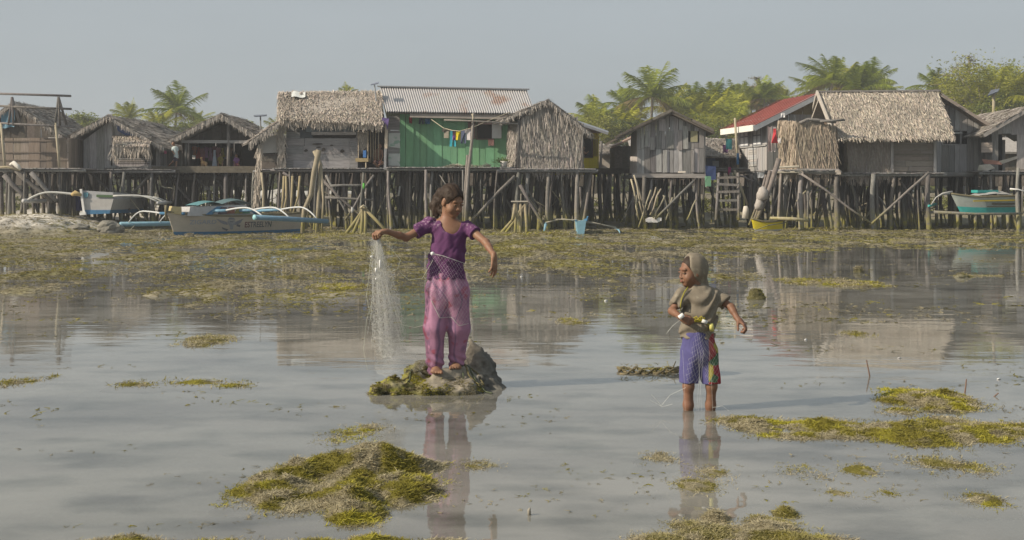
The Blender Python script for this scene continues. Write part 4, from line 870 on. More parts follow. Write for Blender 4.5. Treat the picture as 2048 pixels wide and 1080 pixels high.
def house_red_roof():
    Y = 48.4; yaw = math.radians(12)
    C0 = P(1534, 341, Y); M = Matrix.Translation((C0.x, Y, 0)) @ Matrix.Rotation(yaw, 4, 'Z'); zf = Z(341, Y)
    r = thing('stilt_house', (C0.x, Y, 0), 'house with red metal roof, white eave boards and two white windows', 'house', 'stilt houses along the shore')
    def lp(name, m, fn, smooth=False, parent=None):
        mb = MB(M); fn(mb); return mb.build(name, m, parent or r, smooth)
    Wd = 4.3; L = 2.95; zr = Z(185, Y); half = Wd / 2; H = 4.32
    gp_ = mat('grey_planks', (.38, .372, .365), .85, .3, 3.0, (9, 9, .5), .004)
    def left_wall(mb):
        y = 0
        while y < L - .01:
            w = min(.13 * U(.85, 1.15), L - y); z1 = H + .1
            for a, b in ((zf, Z(291, Y)), (Z(289, Y), z1)): mb.box((-.012 + U(-.006, .006), y, a), (.02, y + w - .012, b), gr(.85, 1.15, .03))
            y += w
    lp('wall', gp_, left_wall)
    top = gable_top(0, Wd, H + .1, H + .1, half, zr - .1)
    lp('wall', gp_, lambda mb: (planks(mb, .03, Wd, zf, lambda x: min(top(x), Z(228, Y)), 0, pw=.2, lo=.6, hi=1.0), mb.box((Wd, 0, zf), (Wd + .03, L, H)), mb.box((0, L, zf), (Wd, L + .03, H)), mb.box((0, .04, zf - .1), (Wd, L, zf - .02), (.5, .5, .5))))
    lp('gable', mat('woven_brown_panel', (.25, .20, .125), .9, .2, 16.0), lambda mb: planks(mb, .05, Wd - .05, Z(229, Y), lambda x: max(top(x), Z(228.5, Y)), .03, pw=.5, lo=.95, hi=1.05))
    rc = mat('red_roof_paint', (.29, .085, .068), .5, .25, 2.0)
    ov, fo, sl = .68, .22, (zr - H - .1) / half
    lp('roof', rc, lambda mb: (mb.slab((half, L + fo, zr), (half, -fo, zr), (-ov, -fo, zr - sl * (half + ov)), (-ov, L + fo, zr - sl * (half + ov)), .06), mb.slab((half, -fo, zr), (half, L + fo, zr), (Wd + ov, L + fo, zr - sl * (half + ov)), (Wd + ov, -fo, zr - sl * (half + ov)), .06),
       [mb.beam((half, y, zr + .012), (-ov, y, zr - sl * (half + ov) + .012), .03, .03, (.85, .85, .85)) for y in np.arange(-.4, L + .5, .42)]))
    ze = zr - sl * (half + ov)
    lp('eave_board', WHITE, lambda mb: (mb.box((-ov - .05, -fo - .05, ze - .22), (-ov, L + fo, ze + .02), (1.05, 1.05, 1)), mb.beam((-ov, -fo - .04, ze - .12), (half, -fo - .04, zr - .1), .05, .22, (.62, .66, .72)), mb.beam((half, -fo - .04, zr - .1), (Wd + ov, -fo - .04, ze - .1), .05, .2, (.6, .64, .7))))
    for y0, y1 in ((.45, 1.25), (1.75, 2.6)):
        w = lp('window', WHITE, lambda mb: (mb.box((-.06, y0, Z(289, Y)), (-.02, y1, Z(249, Y)), (.95, .97, 1)),))
        lp('mullion', mat('grey_trim', (.25, .26, .28), .7, .1), lambda mb: [mb.box((-.075, y - .03, Z(289, Y)), (-.062, y + .03, Z(249, Y))) for y in (y0, (y0 + y1) / 2, y1)] + [mb.box((-.075, y0 + .03, Z(p, Y)), (-.064, y1 - .03, Z(p, Y) + .05)) for p in (289, 270)], False, w)
    lp('sill_board', WHITE, lambda mb: mb.box((-.07, 0, Z(291.5, Y)), (-.03, L, Z(289.8, Y)), (.6, .6, .6)))
    lp('shutter', gp_, lambda mb: [mb.box((-.05, 1.0, Z(331 - i * 4.8, Y)), (-.015, 1.8, Z(331 - i * 4.8, Y) + .085), gr(1, 1.25)) for i in range(8)])
    for p, q in (((1470, 236), (1476, 336)), ((1461, 345), (1476, 440)), ((1469, 340), (1495, 410))): 
        part('post', POLEL if p[0] > 1465 else POLE, r, lambda mb: mb.tube([P(*p, Y + 1.0 if p[1] < 300 else Y - .9), P(*q, Y + .8 if p[1] < 300 else Y - 1.1)], .05, 7), True)
    for px, lx in ((1512, -.01), (1572, 0)): stilt(r, X(px, Y - .2), Y - .2, zf - .1, .12, (lx, 0))
    stilt_rows(r, X(1480, Y), X(1640, Y), zf - .1, (Y + .4, Y + 1.6, Y + 3.2), .42, .065, 54)
    for p, q in (((1505, 352), (1540, 395)), ((1578, 350), (1535, 435)), ((1478, 352), (1508, 362))): brace(r, P(*p, Y - .5), P(*q, Y - .6), .04)

def bath_hut():
    Y = 44.8; zf = Z(338, Y)
    r = thing('thatched_hut', (X(1610, Y), Y, 0), 'square roofless enclosure of palm thatch beside the red roofed house', 'hut', 'stilt houses along the shore')
    zt = Z(243, Y)
    def w(mb):
        thatch(mb, P(1592, 244, Y), P(1668, 252, Y), P(1674, 338, Y), P(1594, 338, Y), 1.1, .5, .05, .03, .06, .26, seed=41)
        thatch(mb, P(1556, 243, Y + 1.5), P(1592, 244, Y), P(1594, 338, Y), P(1562, 337, Y + 1.5), 1.4, .5, .05, .04, .06, .26, seed=42)
        thatch(mb, P(1672, 252, Y), P(1672, 252, Y + 1.6), P(1674, 338, Y + 1.6), P(1674, 338, Y), .6); thatch(mb, P(1668, 250, Y + 1.6), P(1556, 243, Y + 1.6), P(1562, 337, Y + 1.6), P(1674, 338, Y + 1.6), .6)
        fringe(mb, P(1556, 242, Y + 1.5), P(1592, 243, Y), 90, .35, .05, (-1, -.4, .6)); fringe(mb, P(1592, 243, Y), P(1668, 250, Y), 80, .3, .05, (0, -1, .4))
        fringe(mb, P(1594, 337, Y), P(1674, 337, Y), 80, .15, .05)
    part('wall', mat('tan_thatch', (.36, .31, .25), .95, .25, 9.0), r, w)
    part('top_rail', POLE, r, lambda mb: (mb.tube([P(1600, 246, Y - .1), P(1615, 239, Y - .05), P(1632, 240, Y - .1), P(1672, 244, Y - .1)], .06, 7), mb.tube([P(1640, 243, Y - .2), P(1690, 240, Y - .2)], .04, 6)), True)
    deck(r, X(1560, Y), X(1675, Y), Y - .3, Y + 1.8, zf - .03, step=.1, lo=.9, hi=1.4)
    part('floor_beam', WOODH, r, lambda mb: (mb.beam(P(1594, 342, Y - .12), P(1676, 343, Y - .12), .1, .2, (.9, .85, .8)), [mb.box(P(a, 349, Y - .3), P(a + 7, 341, Y - .1), (1.6, 1.45, 1.25)) for a in (1597, 1672)], mb.tube([P(1556, 335, Y - .3), P(1598, 333, Y - .3)], .04, 6, (1.7, 1.6, 1.3)), mb.tube([P(1548, 345, Y - .3), P(1598, 344, Y - .3)], .035, 6, (1.7, 1.6, 1.3))))
    for px, ly in ((1601, .0), (1672, .0)): stilt(r, X(px, Y), Y - .1, zf - .1, .12, (U(-.02, .02), 0), dark=1.2)
    stilt_rows(r, X(1565, Y), X(1672, Y), zf - .1, (Y + .5, Y + 1.5), .40, .065, 35)
    brace(r, P(1603, 348, Y - .3), P(1742, 446, Y - .4), .042)
    brace(r, P(1625, 385, Y + .5), P(1668, 368, Y + .5), .04)

def house_big_thatch_right():
    Y = 45.6; zf = Z(343, Y)
    r = thing('stilt_house', (X(1770, Y), Y, 0), 'wide house with big pale thatch roof and two woven wall panels at right', 'house', 'stilt houses along the shore')
    A, B, C, D = P(1640, 187, Y + 1.5), P(1876, 185, Y + 1.5), P(1910, 276, Y - .6), P(1672, 275, Y - .6)
    part('roof', mat('pale_thatch', (.47, .43, .375), .95, .25, 9.0), r, lambda mb: (thatch(mb, A, B, C, D, 1.5, .34, .05, .07, .12, .34, seed=47), thatch(mb, B, A, (A.x, Y + 4.4, D.z), (B.x, Y + 4.4, D.z), .6, seed=48), fringe(mb, D, C, 230, .16, .05), fringe(mb, B, C, 60, .15, .05, (1, -.3, 0)),
         fringe(mb, A + Vector((0, 0, .03)), B + Vector((0, 0, .03)), 110, .25, .05, (0, -1, 0), down=(0, -.7, -.4))))
    part('ridge_pole', POLE, r, lambda mb: mb.tube([A + Vector((-.1, 0, .06)), B + Vector((.1, 0, .06))], .05, 6))
    wb = mat('barge_board', (.45, .41, .36), .8, .2, 5.0)
    A2, E = A + Vector((-.12, 0, .05)), P(1621, 238, Y + 4.0)
    part('barge_board', wb, r, lambda mb: (mb.beam(A2, D + Vector((-.08, 0, .1)), .06, .16), mb.beam(A2, E, .06, .16)))
    part('trim', mat('green_trim', (.06, .16, .06), .7, .2), r, lambda mb: mb.beam(A2 + Vector((.06, .0, -.2)), D + Vector((-.0, .02, -.08)), .04, .06))
    part('gable', WOODD, r, lambda mb: mb.raw([A + Vector((.35, 0, -.15)), D + Vector((.25, 0, 0)), E + Vector((.3, 0, 0)), A + Vector((.42, 0, -.15)), D + Vector((.32, 0, 0)), E + Vector((.37, 0, 0))], ng=[[0, 2, 1], [3, 4, 5], [0, 1, 4, 3], [1, 2, 5, 4], [2, 0, 3, 5]], c=(1.1, .9, .75)))
    wv = mat('woven_palm', (.25, .225, .195), .9, .25, 7.0, (1, 1, 6))
    part('wall', mat('grey_thatch_wall', (.31, .285, .26), .95, .22, 9.0), r, lambda mb: (thatch(mb, P(1694, 278, Y), P(1781, 279, Y), P(1783, 344, Y), P(1698, 346, Y), 1.2, .55, .045, .02, .05, .2, seed=51), fringe(mb, P(1698, 344, Y - .03), P(1783, 344, Y - .03), 90, .25, .05)))
    part('wall', mat('tan_thatch', (.36, .31, .25)), r, lambda mb: thatch(mb, P(1672, 278, Y + 1.0), P(1692, 278, Y - .03), P(1698, 343, Y - .03), P(1678, 340, Y + 1.0), 1.8, .5, .05, .04, .06, .26, seed=52))
    part('wall', wv, r, lambda mb: (boards(mb, X(1785, Y), X(1868, Y), zf, Z(279, Y), Y + .02, .22, lo=.85, hi=1.1), [mb.box((X(1785, Y), Y - .02, Z(p, Y)), (X(1868, Y), Y + .01, Z(p, Y) + .05), (.65, .65, .62)) for p in (310, 283)]))
    part('back_wall', WOODD, r, lambda mb: (mb.box((X(1680, Y), Y + 4, zf), (X(1870, Y), Y + 4.05, 3.3)), mb.box((X(1866, Y), Y + .1, zf), (X(1868, Y), Y + 4, 3.3)), mb.box((X(1680, Y), Y + 1.1, zf), (X(1682, Y), Y + 4, 3.3)), mb.box((X(1680, Y), Y + .1, zf - .12), (X(1870, Y), Y + 4, zf - .04))))
    for a in (1784, 1870): part('post', WOOD, r, lambda mb: mb.beam(P(a, 278, Y - .06), P(a, 346, Y - .06), .1, .06, gr(.9, 1.2)))
    deck(r, X(1676, Y), X(1885, Y), Y - .25, Y + 4, zf - .05)
    stilt_rows(r, X(1690, Y), X(1880, Y), zf - .12, (Y, Y + .9, Y + 2.0, Y + 3.3), .38, .065, 98)
    for px in (1746, 1856): stilt(r, X(px, Y - .3), Y - .3, zf - .1, .12, (U(-.02, .02), 0))
    brace(r, P(1858, 345, Y - .6), P(1740, 450, Y - .8), .048)
    for p, q in (((1800, 360), (1850, 430)), ((1700, 365), (1725, 420)), ((1730, 440), (1748, 410))): brace(r, P(*p, Y + .5), P(*q, Y + .4), .045)

def house_right_planks():
    Y = 48.0; zf = Z(345, Y)
    r = thing('stilt_house', (X(1900, Y), Y, 0), 'grey plank gable house with dark window behind the pale thatch roof at right', 'house', 'stilt houses along the shore')
    xl, xr = X(1790, Y), X(1968, Y); xp, zp = X(1872, Y), Z(194, Y); h = ((X(1886, Y), X(1920, Y), Z(288, Y), Z(262, Y)),)
    plank_gable_house(r, Y, xl, xr, zf, Z(252, Y), Z(250, Y), xp, zp, 4.5, h, mat('grey_planks', (.38, .372, .365)), lo=.6, hi=1.1, pw=.26)
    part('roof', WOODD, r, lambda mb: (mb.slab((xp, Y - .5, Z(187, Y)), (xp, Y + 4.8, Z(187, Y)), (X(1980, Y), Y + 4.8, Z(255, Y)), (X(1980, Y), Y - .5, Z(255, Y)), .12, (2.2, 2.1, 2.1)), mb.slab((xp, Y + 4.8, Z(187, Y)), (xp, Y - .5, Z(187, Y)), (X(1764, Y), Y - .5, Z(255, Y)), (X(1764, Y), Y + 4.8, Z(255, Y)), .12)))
    w = window_part(r, *h[0], Y); part('bar', WHITE, w, lambda mb: mb.box((X(1895, Y), Y - .06, Z(268, Y)), (X(1924, Y), Y - .03, Z(264, Y)), (.5, .5, .5)))
    deck(r, X(1860, Y), X(1975, Y), Y - .3, Y + 4.5, zf - .03)
    stilt_rows(r, X(1870, Y), X(1972, Y), zf - .12, (Y - .1, Y + 1.0, Y + 2.6), .36, .07, 67)
    part('floor_beam', WOODH, r, lambda mb: mb.beam(P(1866, 348, Y - .4), P(1972, 348, Y - .4), .08, .14, (.8, .8, .8)))
    Y = 46.8; zf = Z(340, Y)
    r = thing('stilt_house', (X(2030, Y), Y, 0), 'thatched house with a dark open front at the right edge', 'house', 'stilt houses along the shore')
    A, B, C, D = P(2046, 222, Y - .5), P(2046, 210, Y + 4.6), P(1966, 262, Y + 4.2), P(1968, 266, Y - .5)
    xp = X(2052, Y)
    part('roof', THATCHD, r, lambda mb: (thatch(mb, (xp + .0, Y + 5, Z(213, Y)), (xp, Y - .55, Z(213, Y)), P(1966, 268, Y - .55), (X(1966, Y), Y + 5, Z(268, Y)), 1, seed=61, thick=.14), thatch(mb, (xp, Y - .55, Z(213, Y)), (xp, Y + 5, Z(213, Y)), (X(2138, Y), Y + 5, Z(268, Y)), (X(2138, Y), Y - .55, Z(268, Y)), .8, seed=62)))
    part('gable', WOOD, r, lambda mb: planks(mb, X(1988, Y), X(2116, Y), Z(268, Y), gable_top(X(1975, Y), X(2130, Y), Z(268, Y), Z(268, Y), xp, Z(220, Y)), Y, pw=.4, lo=.9, hi=1.2))
    part('wall', WOOD, r, lambda mb: (planks(mb, X(1984, Y), X(1997, Y), zf, Z(262, Y), Y, pw=.3), planks(mb, X(2034, Y), X(2116, Y), zf, Z(262, Y), Y, pw=.3), side_planks(mb, Y + .05, Y + 5, zf, Z(268, Y), X(1984, Y)), mb.box((X(1984, Y), Y + 5, zf), (X(2116, Y), Y + 5.05, Z(268, Y)))))
    part('doorway', DARK, r, lambda mb: mb.box((X(1997, Y), Y + 1.4, zf), (X(2034, Y), Y + 1.45, Z(265, Y))))  # dark sheet in place of the shade behind the open front
    part('side_panel', WOODH, r, lambda mb: mb.box((X(1962, Y), Y - .05, Z(305, Y)), (X(1984, Y), Y, Z(285, Y)), (1.3, 1.15, 1)))
    deck(r, X(1950, Y), X(2110, Y), Y - .8, Y + 5, zf - .05)
    stilt_rows(r, X(1960, Y), X(2100, Y), zf - .12, (Y - .5, Y + .8, Y + 2.4), .4, .075, 59)
    stilt(r, X(2036, Y - 1.6), Y - 1.6, Z(336, Y - 1.6), .09, (0, 0), POLE)
    Y2 = 50; s = thing('solar_panel', P(1988, 250, Y2), 'solar panel on a bamboo post in front of the broad green tree at right', 'solar panel', 'solar panels on posts')
    part('post', POLEL, s, lambda mb: mb.tube([P(1986, 262, Y2), P(1988, 186, Y2)], .06, 7))
    part('panel', mat('solar_cell', (.10, .11, .14)), s, lambda mb: mb.slab(P(1982, 180, Y2 + .3), P(1999, 177, Y2 + .3), P(1994, 183, Y2 - .3), P(1975, 191, Y2 - .3), .05))
    for lab, pts, c in (('pink cloth spread on the deck rail at the far right', [(1964, 318), (2000, 322), (2004, 329), (1968, 327)], (.48, .26, .22)), ('pale cloth hanging over the deck rail at the far right', [(1958, 330), (1980, 328), (1990, 336), (1972, 342), (1955, 340)], (.6, .56, .52)), ('white plank resting across the deck at the far right', [(1998, 322), (2034, 312), (2036, 316), (2001, 328)], (.62, .60, .58))):
        mb = MB(); mb.raw([P(*p, Y - .9 + .05 * i) for i, p in enumerate(pts)] + [P(p[0], p[1] + 1, Y - .75 + .05 * i) for i, p in enumerate(pts)], ng=[list(range(len(pts)))[::-1], [len(pts) + i for i in range(len(pts))]] + [[i, (i + 1) % len(pts), len(pts) + (i + 1) % len(pts), len(pts) + i] for i in range(len(pts))], c=c); tag(mb.build('cloth' if 'cloth' in lab else 'plank', CLOTH), lab, 'cloth' if 'cloth' in lab else 'plank')

def behind_houses():
    """dim shacks further inland, seen between and under the front row"""
    for i, (px, w, Y, py, lab) in enumerate(((90, 150, 57, 300, 'dim plank shack far behind the far left house'), (420, 170, 58, 300, 'dim plank shack far behind the open hut'), (660, 190, 57, 300, 'dim plank shack behind the left big thatch house'), (900, 220, 58, 300, 'dim plank shack behind the green house'), (1120, 130, 59, 305, 'dim plank shack behind the thatch clad hut'), (1345, 140, 57, 300, 'dim plank shack behind the tall plank house'), (1600, 180, 58, 300, 'dim plank shack behind the red roofed house'), (1790, 170, 57, 300, 'dim plank shack behind the pale thatch roof'), (1985, 130, 58, 300, 'dim plank shack behind the houses at the far right'))):
        r = thing('shack', (X(px, Y), Y, 0), lab, 'house', 'shacks behind the front row')
        x0, x1 = X(px - w / 2, Y), X(px + w / 2, Y); zf = 1.75
        part('wall', WOODD, r, lambda mb: (planks(mb, x0, x1, zf, Z(py, Y), Y, pw=.4), mb.box((x0, Y + .05, zf), (x1, Y + 4, Z(py, Y) - .03))))
        part('roof', THATCHD, r, lambda mb: mb.slab((x0 - .3, Y + 2, Z(py, Y) + .7), (x1 + .3, Y + 2, Z(py, Y) + .7), (x1 + .3, Y - .4, Z(py, Y) - .1), (x0 - .3, Y - .4, Z(py, Y) - .1), .1))
        stilt_rows(r, x0, x1, zf, (Y, Y + 1.5, Y + 3), .5, .08, 45)

for f in (house_far_left, house_awning, house_open_hut, lean_to, house_big_thatch_left, house_green, hut_thatch_walls, house_yellow, house_far_thatch, house_planks, huts_between, house_red_roof, bath_hut, house_big_thatch_right, house_right_planks, behind_houses): f()
# ------------------------------------------------------------------ palms, tree, bushes behind the houses
LEAF = mat('palm_leaf', (1, 1, 1), .55, .2, 3.0, trans=.42, spec=.4)
BARK = mat('palm_trunk', (.22, .19, .15), .9, .3, 4.0, (1, 1, 5))
TREES = bpy.data.objects
def palm_proto(nf=20, L=3.0, trunk=9.0, seed=0, yellow=.4, loc=(0, 500, 0)):
    R = np.random.default_rng(seed)
    root = thing('palm_tree', loc, 'palm', 'palm tree')
    o = np.array(loc, float)
    bend = R.uniform(-.8, .8, 2)
    mb = MB(); pts = [tuple(o + (bend[0] * t * t, bend[1] * t * t, trunk * t)) for t in np.linspace(0, 1, 9)]
    mb.tube(pts, [.17 - .07 * t for t in np.linspace(0, 1, 9)], 8); mb.build('trunk', BARK, root, True)
    top = np.array(pts[-1]); mb = MB()
    for i in range(nf):
        az = i * 2.399 + R.uniform(-.3, .3); k = i / (nf - 1); el = math.radians(82 - 92 * k + R.uniform(-9, 9)); ln = L * R.uniform(.8, 1.1) * (.75 + .3 * math.sin(math.pi * min(1, k + .2)))
        d = np.array([math.cos(az) * math.cos(el), math.sin(az) * math.cos(el), math.sin(el)]); droop = .34 + .30 * k + R.uniform(-.1, .12)
        t = np.linspace(0, 1, 30); pr = top + d * ln * t[:, None] + np.array([0, 0, -1.0]) * (droop * ln * .75) * (t ** 2)[:, None] + np.array([R.uniform(.0, .3), R.uniform(-.1, .1), 0]) * ln * (t ** 2)[:, None]
        col = np.array([.135, .20, .024]) * (1 - yellow) + np.array([.45, .43, .032]) * yellow
        col = col * R.uniform(.65, 1.35) if k < .8 else np.array([.22, .17, .07]) * R.uniform(.7, 1.1)
        mb.tube([tuple(p) for p in pr[::5]] + [tuple(pr[-1])], [.035, .004], 4, tuple(np.clip(col * 1.4, 0, .6)))
        tg = np.gradient(pr, axis=0); tg /= np.linalg.norm(tg, axis=1, keepdims=True)
        sd_ = np.cross(tg, np.array([0, 0, 1.0])); sd_ /= np.maximum(np.linalg.norm(sd_, axis=1, keepdims=True), 1e-6)
        for s in (-1, 1):
            tt = np.clip(np.linspace(.10, .99, 34) + R.uniform(-.01, .01, 34), 0, 1)
            f = tt * 29; a = np.floor(f).astype(int).clip(0, 28); w = (f - a)[:, None]
            r0 = pr[a] * (1 - w) + pr[a + 1] * w; g = tg[a]; sv = sd_[a] * s
            dd = sv * .8 + g * .65 + np.array([0, 0, -1]) * R.uniform(.05, .5, (34, 1)); dd /= np.linalg.norm(dd, axis=1, keepdims=True)
            ll = L * .27 * np.sin(np.pi * (.12 + .85 * tt)) ** .7 * R.uniform(.8, 1.15, 34)
            sw = np.cross(dd, sv + np.array([0, 0, .6])); sw /= np.maximum(np.linalg.norm(sw, axis=1, keepdims=True), 1e-6)
            mb.blades(r0, dd, sw, ll, .075, np.array([0, 0, -.35]) * np.ones((34, 1)), c=np.clip(col * R.uniform(.75, 1.3, (34, 1)), 0, .6), tip=.2)
    mb.build('crown', LEAF, root)
    return root
protos = [palm_proto(22, 3.6, 8.0, 1, .22), palm_proto(19, 3.3, 6.0, 2, .5), palm_proto(24, 3.9, 9.0, 3, .28), palm_proto(18, 3.5, 4.0, 4, .72)]
used = [False] * 4
def palm(px, py, Y, kind, label, sc_=1.0, rot=None, tr=(8.0, 6.0, 9.0, 4.0)):
    p = protos[kind]
    o = p if not used[kind] else copy_tree(p)
    used[kind] = True
    ztop = Z(py, Y); s = sc_
    o.location = (X(px, Y), Y, ztop - tr[kind] * s); o.scale = (s, s, s); o.rotation_euler = (0, 0, rot if rot is not None else U(0, 6.28))
    o['label'] = label; o['group'] = 'palms behind the houses'
    return o
PALMS = [
 (345, 226, 108, 0, 'tall palm standing clear between the awning house and the open hut', 1.05), (263, 238, 112, 1, 'yellowish palm just left of the tall palm at left', .8), (398, 246, 116, 1, 'small palm crown low over the left slope of the open hut', .6), (312, 258, 104, 3, 'low yellow palm under the tall palm at left', .8),
 (553, 262, 112, 3, 'palm fronds peeping over the lean-to', .7), (690, 190, 125, 1, 'palm tip barely showing above the big left thatch roof', .55),
 (1300, 196, 104, 2, 'tallest dark palm above the tall plank house', 1.12), (1203, 238, 108, 0, 'palm with upright fronds above the yellow house', .85), (1252, 236, 114, 1, 'bushy palm left behind the tall plank house', .9), (1228, 262, 100, 3, 'low yellow palm beside the yellow house', .95), (1352, 232, 112, 1, 'drooping palm right behind the tall plank house peak', .85), (1275, 262, 102, 3, 'low yellow green palm behind the left eave of the tall plank house', .9),
 (1415, 210, 110, 0, 'dark topped palm between the plank house and the red roof', .95), (1388, 246, 104, 3, 'yellow palm low right of the tall plank house peak', 1.1), (1440, 240, 108, 3, 'bright yellow palm left under the red roof eave', 1.15), (1462, 222, 116, 1, 'feathery palm just left of the red roof', 1.0), (1425, 268, 101, 3, 'lowest yellow palm behind the low thatched hut', .9), (1484, 206, 118, 2, 'palm with spread fronds over the red roof eave', .85),
 (1532, 196, 112, 0, 'palm standing over the middle of the red roof', .85), (1572, 200, 122, 1, 'small palm over the upper end of the red roof', .6), (1652, 166, 106, 2, 'large palm over the left end of the pale thatch roof', 1.0), (1690, 176, 112, 3, 'yellow green palm between the two large palms over the pale thatch', 1.1), (1728, 172, 110, 0, 'wide palm over the middle of the pale thatch roof', .95), (1770, 184, 118, 1, 'small palm right of the wide palm over the pale thatch', .75),
 (1884, 178, 106, 0, 'dark palm at the right end of the pale thatch roof', .8), (1860, 192, 118, 1, 'small palm touching the ridge end of the pale thatch roof', .6), (1938, 222, 104, 3, 'yellow palm below the broad tree', 1.3), (2005, 190, 106, 2, 'palm in front of the broad tree near the right edge', 1.1), (2040, 204, 104, 3, 'yellow palm at the right edge', 1.2), (1975, 230, 102, 1, 'low palm behind the solar panel post at right', 1.0),
 (1180, 252, 100, 1, 'leafy low palm directly above the right end of the yellow roof', 1.0), (1262, 214, 112, 0, 'dark palm just left of the tallest palm', .85), (1330, 222, 108, 3, 'yellow green palm between the tallest palm and the plank house peak', 1.1), (1372, 220, 112, 0, 'green palm over the right slope of the tall plank house', .95), (1400, 228, 106, 1, 'thick leafy palm left of the dark topped palm', 1.1), (1455, 254, 100, 1, 'broad leafy palm touching the end of the red eave', 1.15), (1505, 210, 114, 1, 'leafy palm rising behind the lower half of the red roof', .9), (1550, 204, 116, 3, 'yellowish palm behind the upper half of the red roof', .9), (1632, 182, 112, 1, 'leafy palm at the red roof ridge end', .8), (1706, 180, 104, 0, 'deep green palm behind the middle of the pale thatch ridge', .9), (1925, 206, 104, 0, 'green palm in the lower left of the broad tree', 1.1), (1990, 214, 100, 3, 'yellow green palm low in front of the broad tree', 1.3)]
for a in PALMS: palm(*a)

def leafy(name, label, px, py, Y, rx, rz, n, seed, col, leaf=.16, trunk=True, layers=None, cat='bush', group=None):
    """crown of leaf clumps on limbs"""
    R = np.random.default_rng(seed); c = np.array(P(px, py, Y)); root = thing(name, (c[0], Y, 1.0), label, cat, group)
    mb = MB(); lm = MB(); K = 46 if not layers else 70
    base = np.array([c[0] + R.uniform(-.3, .3), Y, .8])
    for k in range(K):
        if layers:
            zz = R.choice(layers) + R.normal(0, .12); s = 1 - .75 * (zz - min(layers)) / (max(layers) - min(layers) + .01)
            a = R.uniform(0, 6.28); rr = rx * s * math.sqrt(R.uniform(.02, 1)); q = c + (rr * math.cos(a), rr * .6 * math.sin(a), zz); fl = .18
        else:
            v = R.normal(0, 1, 3); v /= np.linalg.norm(v); rr = R.uniform(.35, 1) ** .5; q = c + v * np.array([rx, rx * .8, rz]) * rr; fl = .8
        m = int(n / K * (1 if not layers else (1.5 if zz < 1.2 else .45))); rad = (rx * .30 if not layers else .55) * R.uniform(.6, 1.3)
        pos = q + R.normal(0, 1, (m, 3)) * rad * np.array([.6, .6, .45 * fl + .05])
        d = R.normal(0, 1, (m, 3)); d[:, 2] *= .5; d /= np.linalg.norm(d, axis=1, keepdims=True); s_ = np.cross(d, R.normal(0, 1, (m, 3))); s_ /= np.linalg.norm(s_, axis=1, keepdims=True)
        cc = np.array(col) * R.uniform(.6, 1.35, (m, 1)) * R.uniform(.8, 1.2)
        mb.blades(pos, d, s_, leaf * R.uniform(.7, 1.5, m), leaf * .6, c=np.clip(cc, 0, .6), tip=.3)
        if k % 2 == 0:
            st = base + (c - base) * R.uniform(.4, .9); st[2] = min(st[2], q[2] - .2) if not layers else q[2] - R.uniform(.1, .5)
            st[0] = c[0] if layers else st[0]
            lm.tube([tuple(st), tuple((st + q) / 2 + (0, 0, .1)), tuple(q)], [.07, .02], 5)
    lm.tube([tuple(base), tuple((base + c) / 2 + R.uniform(-.2, .2, 3)), tuple(c + (0, 0, max(layers) if layers else 0))], [.3, .22, .08], 8)
    lm.build('trunk', BARK, root, True); mb.build('crown', LEAF, root)
    return root
leafy('broad_tree', 'broad loose yellow green tree rising highest at the right edge', 1968, 186, 100, 4.3, 2.6, 6200, 5, (.27, .28, .035), .17, cat='tree')
leafy('sparse_tree', 'thin twiggy tree with level sparse branches standing out above the broad tree', 1938, 178, 104, 3.4, 2, 900, 6, (.17, .15, .03), .12, layers=[.6, 1.3, 2.0, 2.7], cat='tree')
leafy('sparse_tree', 'nearly bare twiggy tree above the red roof', 1515, 190, 120, 3.2, 2, 380, 8, (.17, .15, .05), .12, layers=[.3, .9, 1.7], cat='tree')
for i, (px, py, Y, rx, rz, lab) in enumerate(((162, 252, 98, 1.7, .9, 'round bush between the two leftmost houses'), (190, 262, 100, 1.6, .8, 'smaller bush right of the round bush at left'), (300, 268, 100, 1.8, 1.0, 'bush filling the gap under the tall left palm'), (384, 262, 104, 1.5, 1.0, 'bush low behind the open hut roof'), (1190, 268, 96, 1.8, 1.6, 'bush right of the yellow house roof'), (1240, 272, 98, 1.8, 1.4, 'bush behind the low rusty shed'), (1400, 270, 96, 1.9, 1.5, 'bush right behind the tall plank house'), (1448, 268, 97, 1.9, 1.5, 'bush behind the low thatched hut'), (1950, 245, 96, 2.2, 1.5, 'bush between the right plank house and the far right roof'), (2010, 225, 98, 2.0, 1.6, 'bush under the palm near the right edge'), (495, 262, 110, 1.4, .8, 'bush behind the right slope of the open hut'))):
    leafy('bush', lab, px, py, Y, rx, rz, 2600, 20 + i, ((.17, .20, .026), (.24, .25, .03), (.13, .16, .025))[i % 3], .17, cat='bush', group='bushes behind the houses')

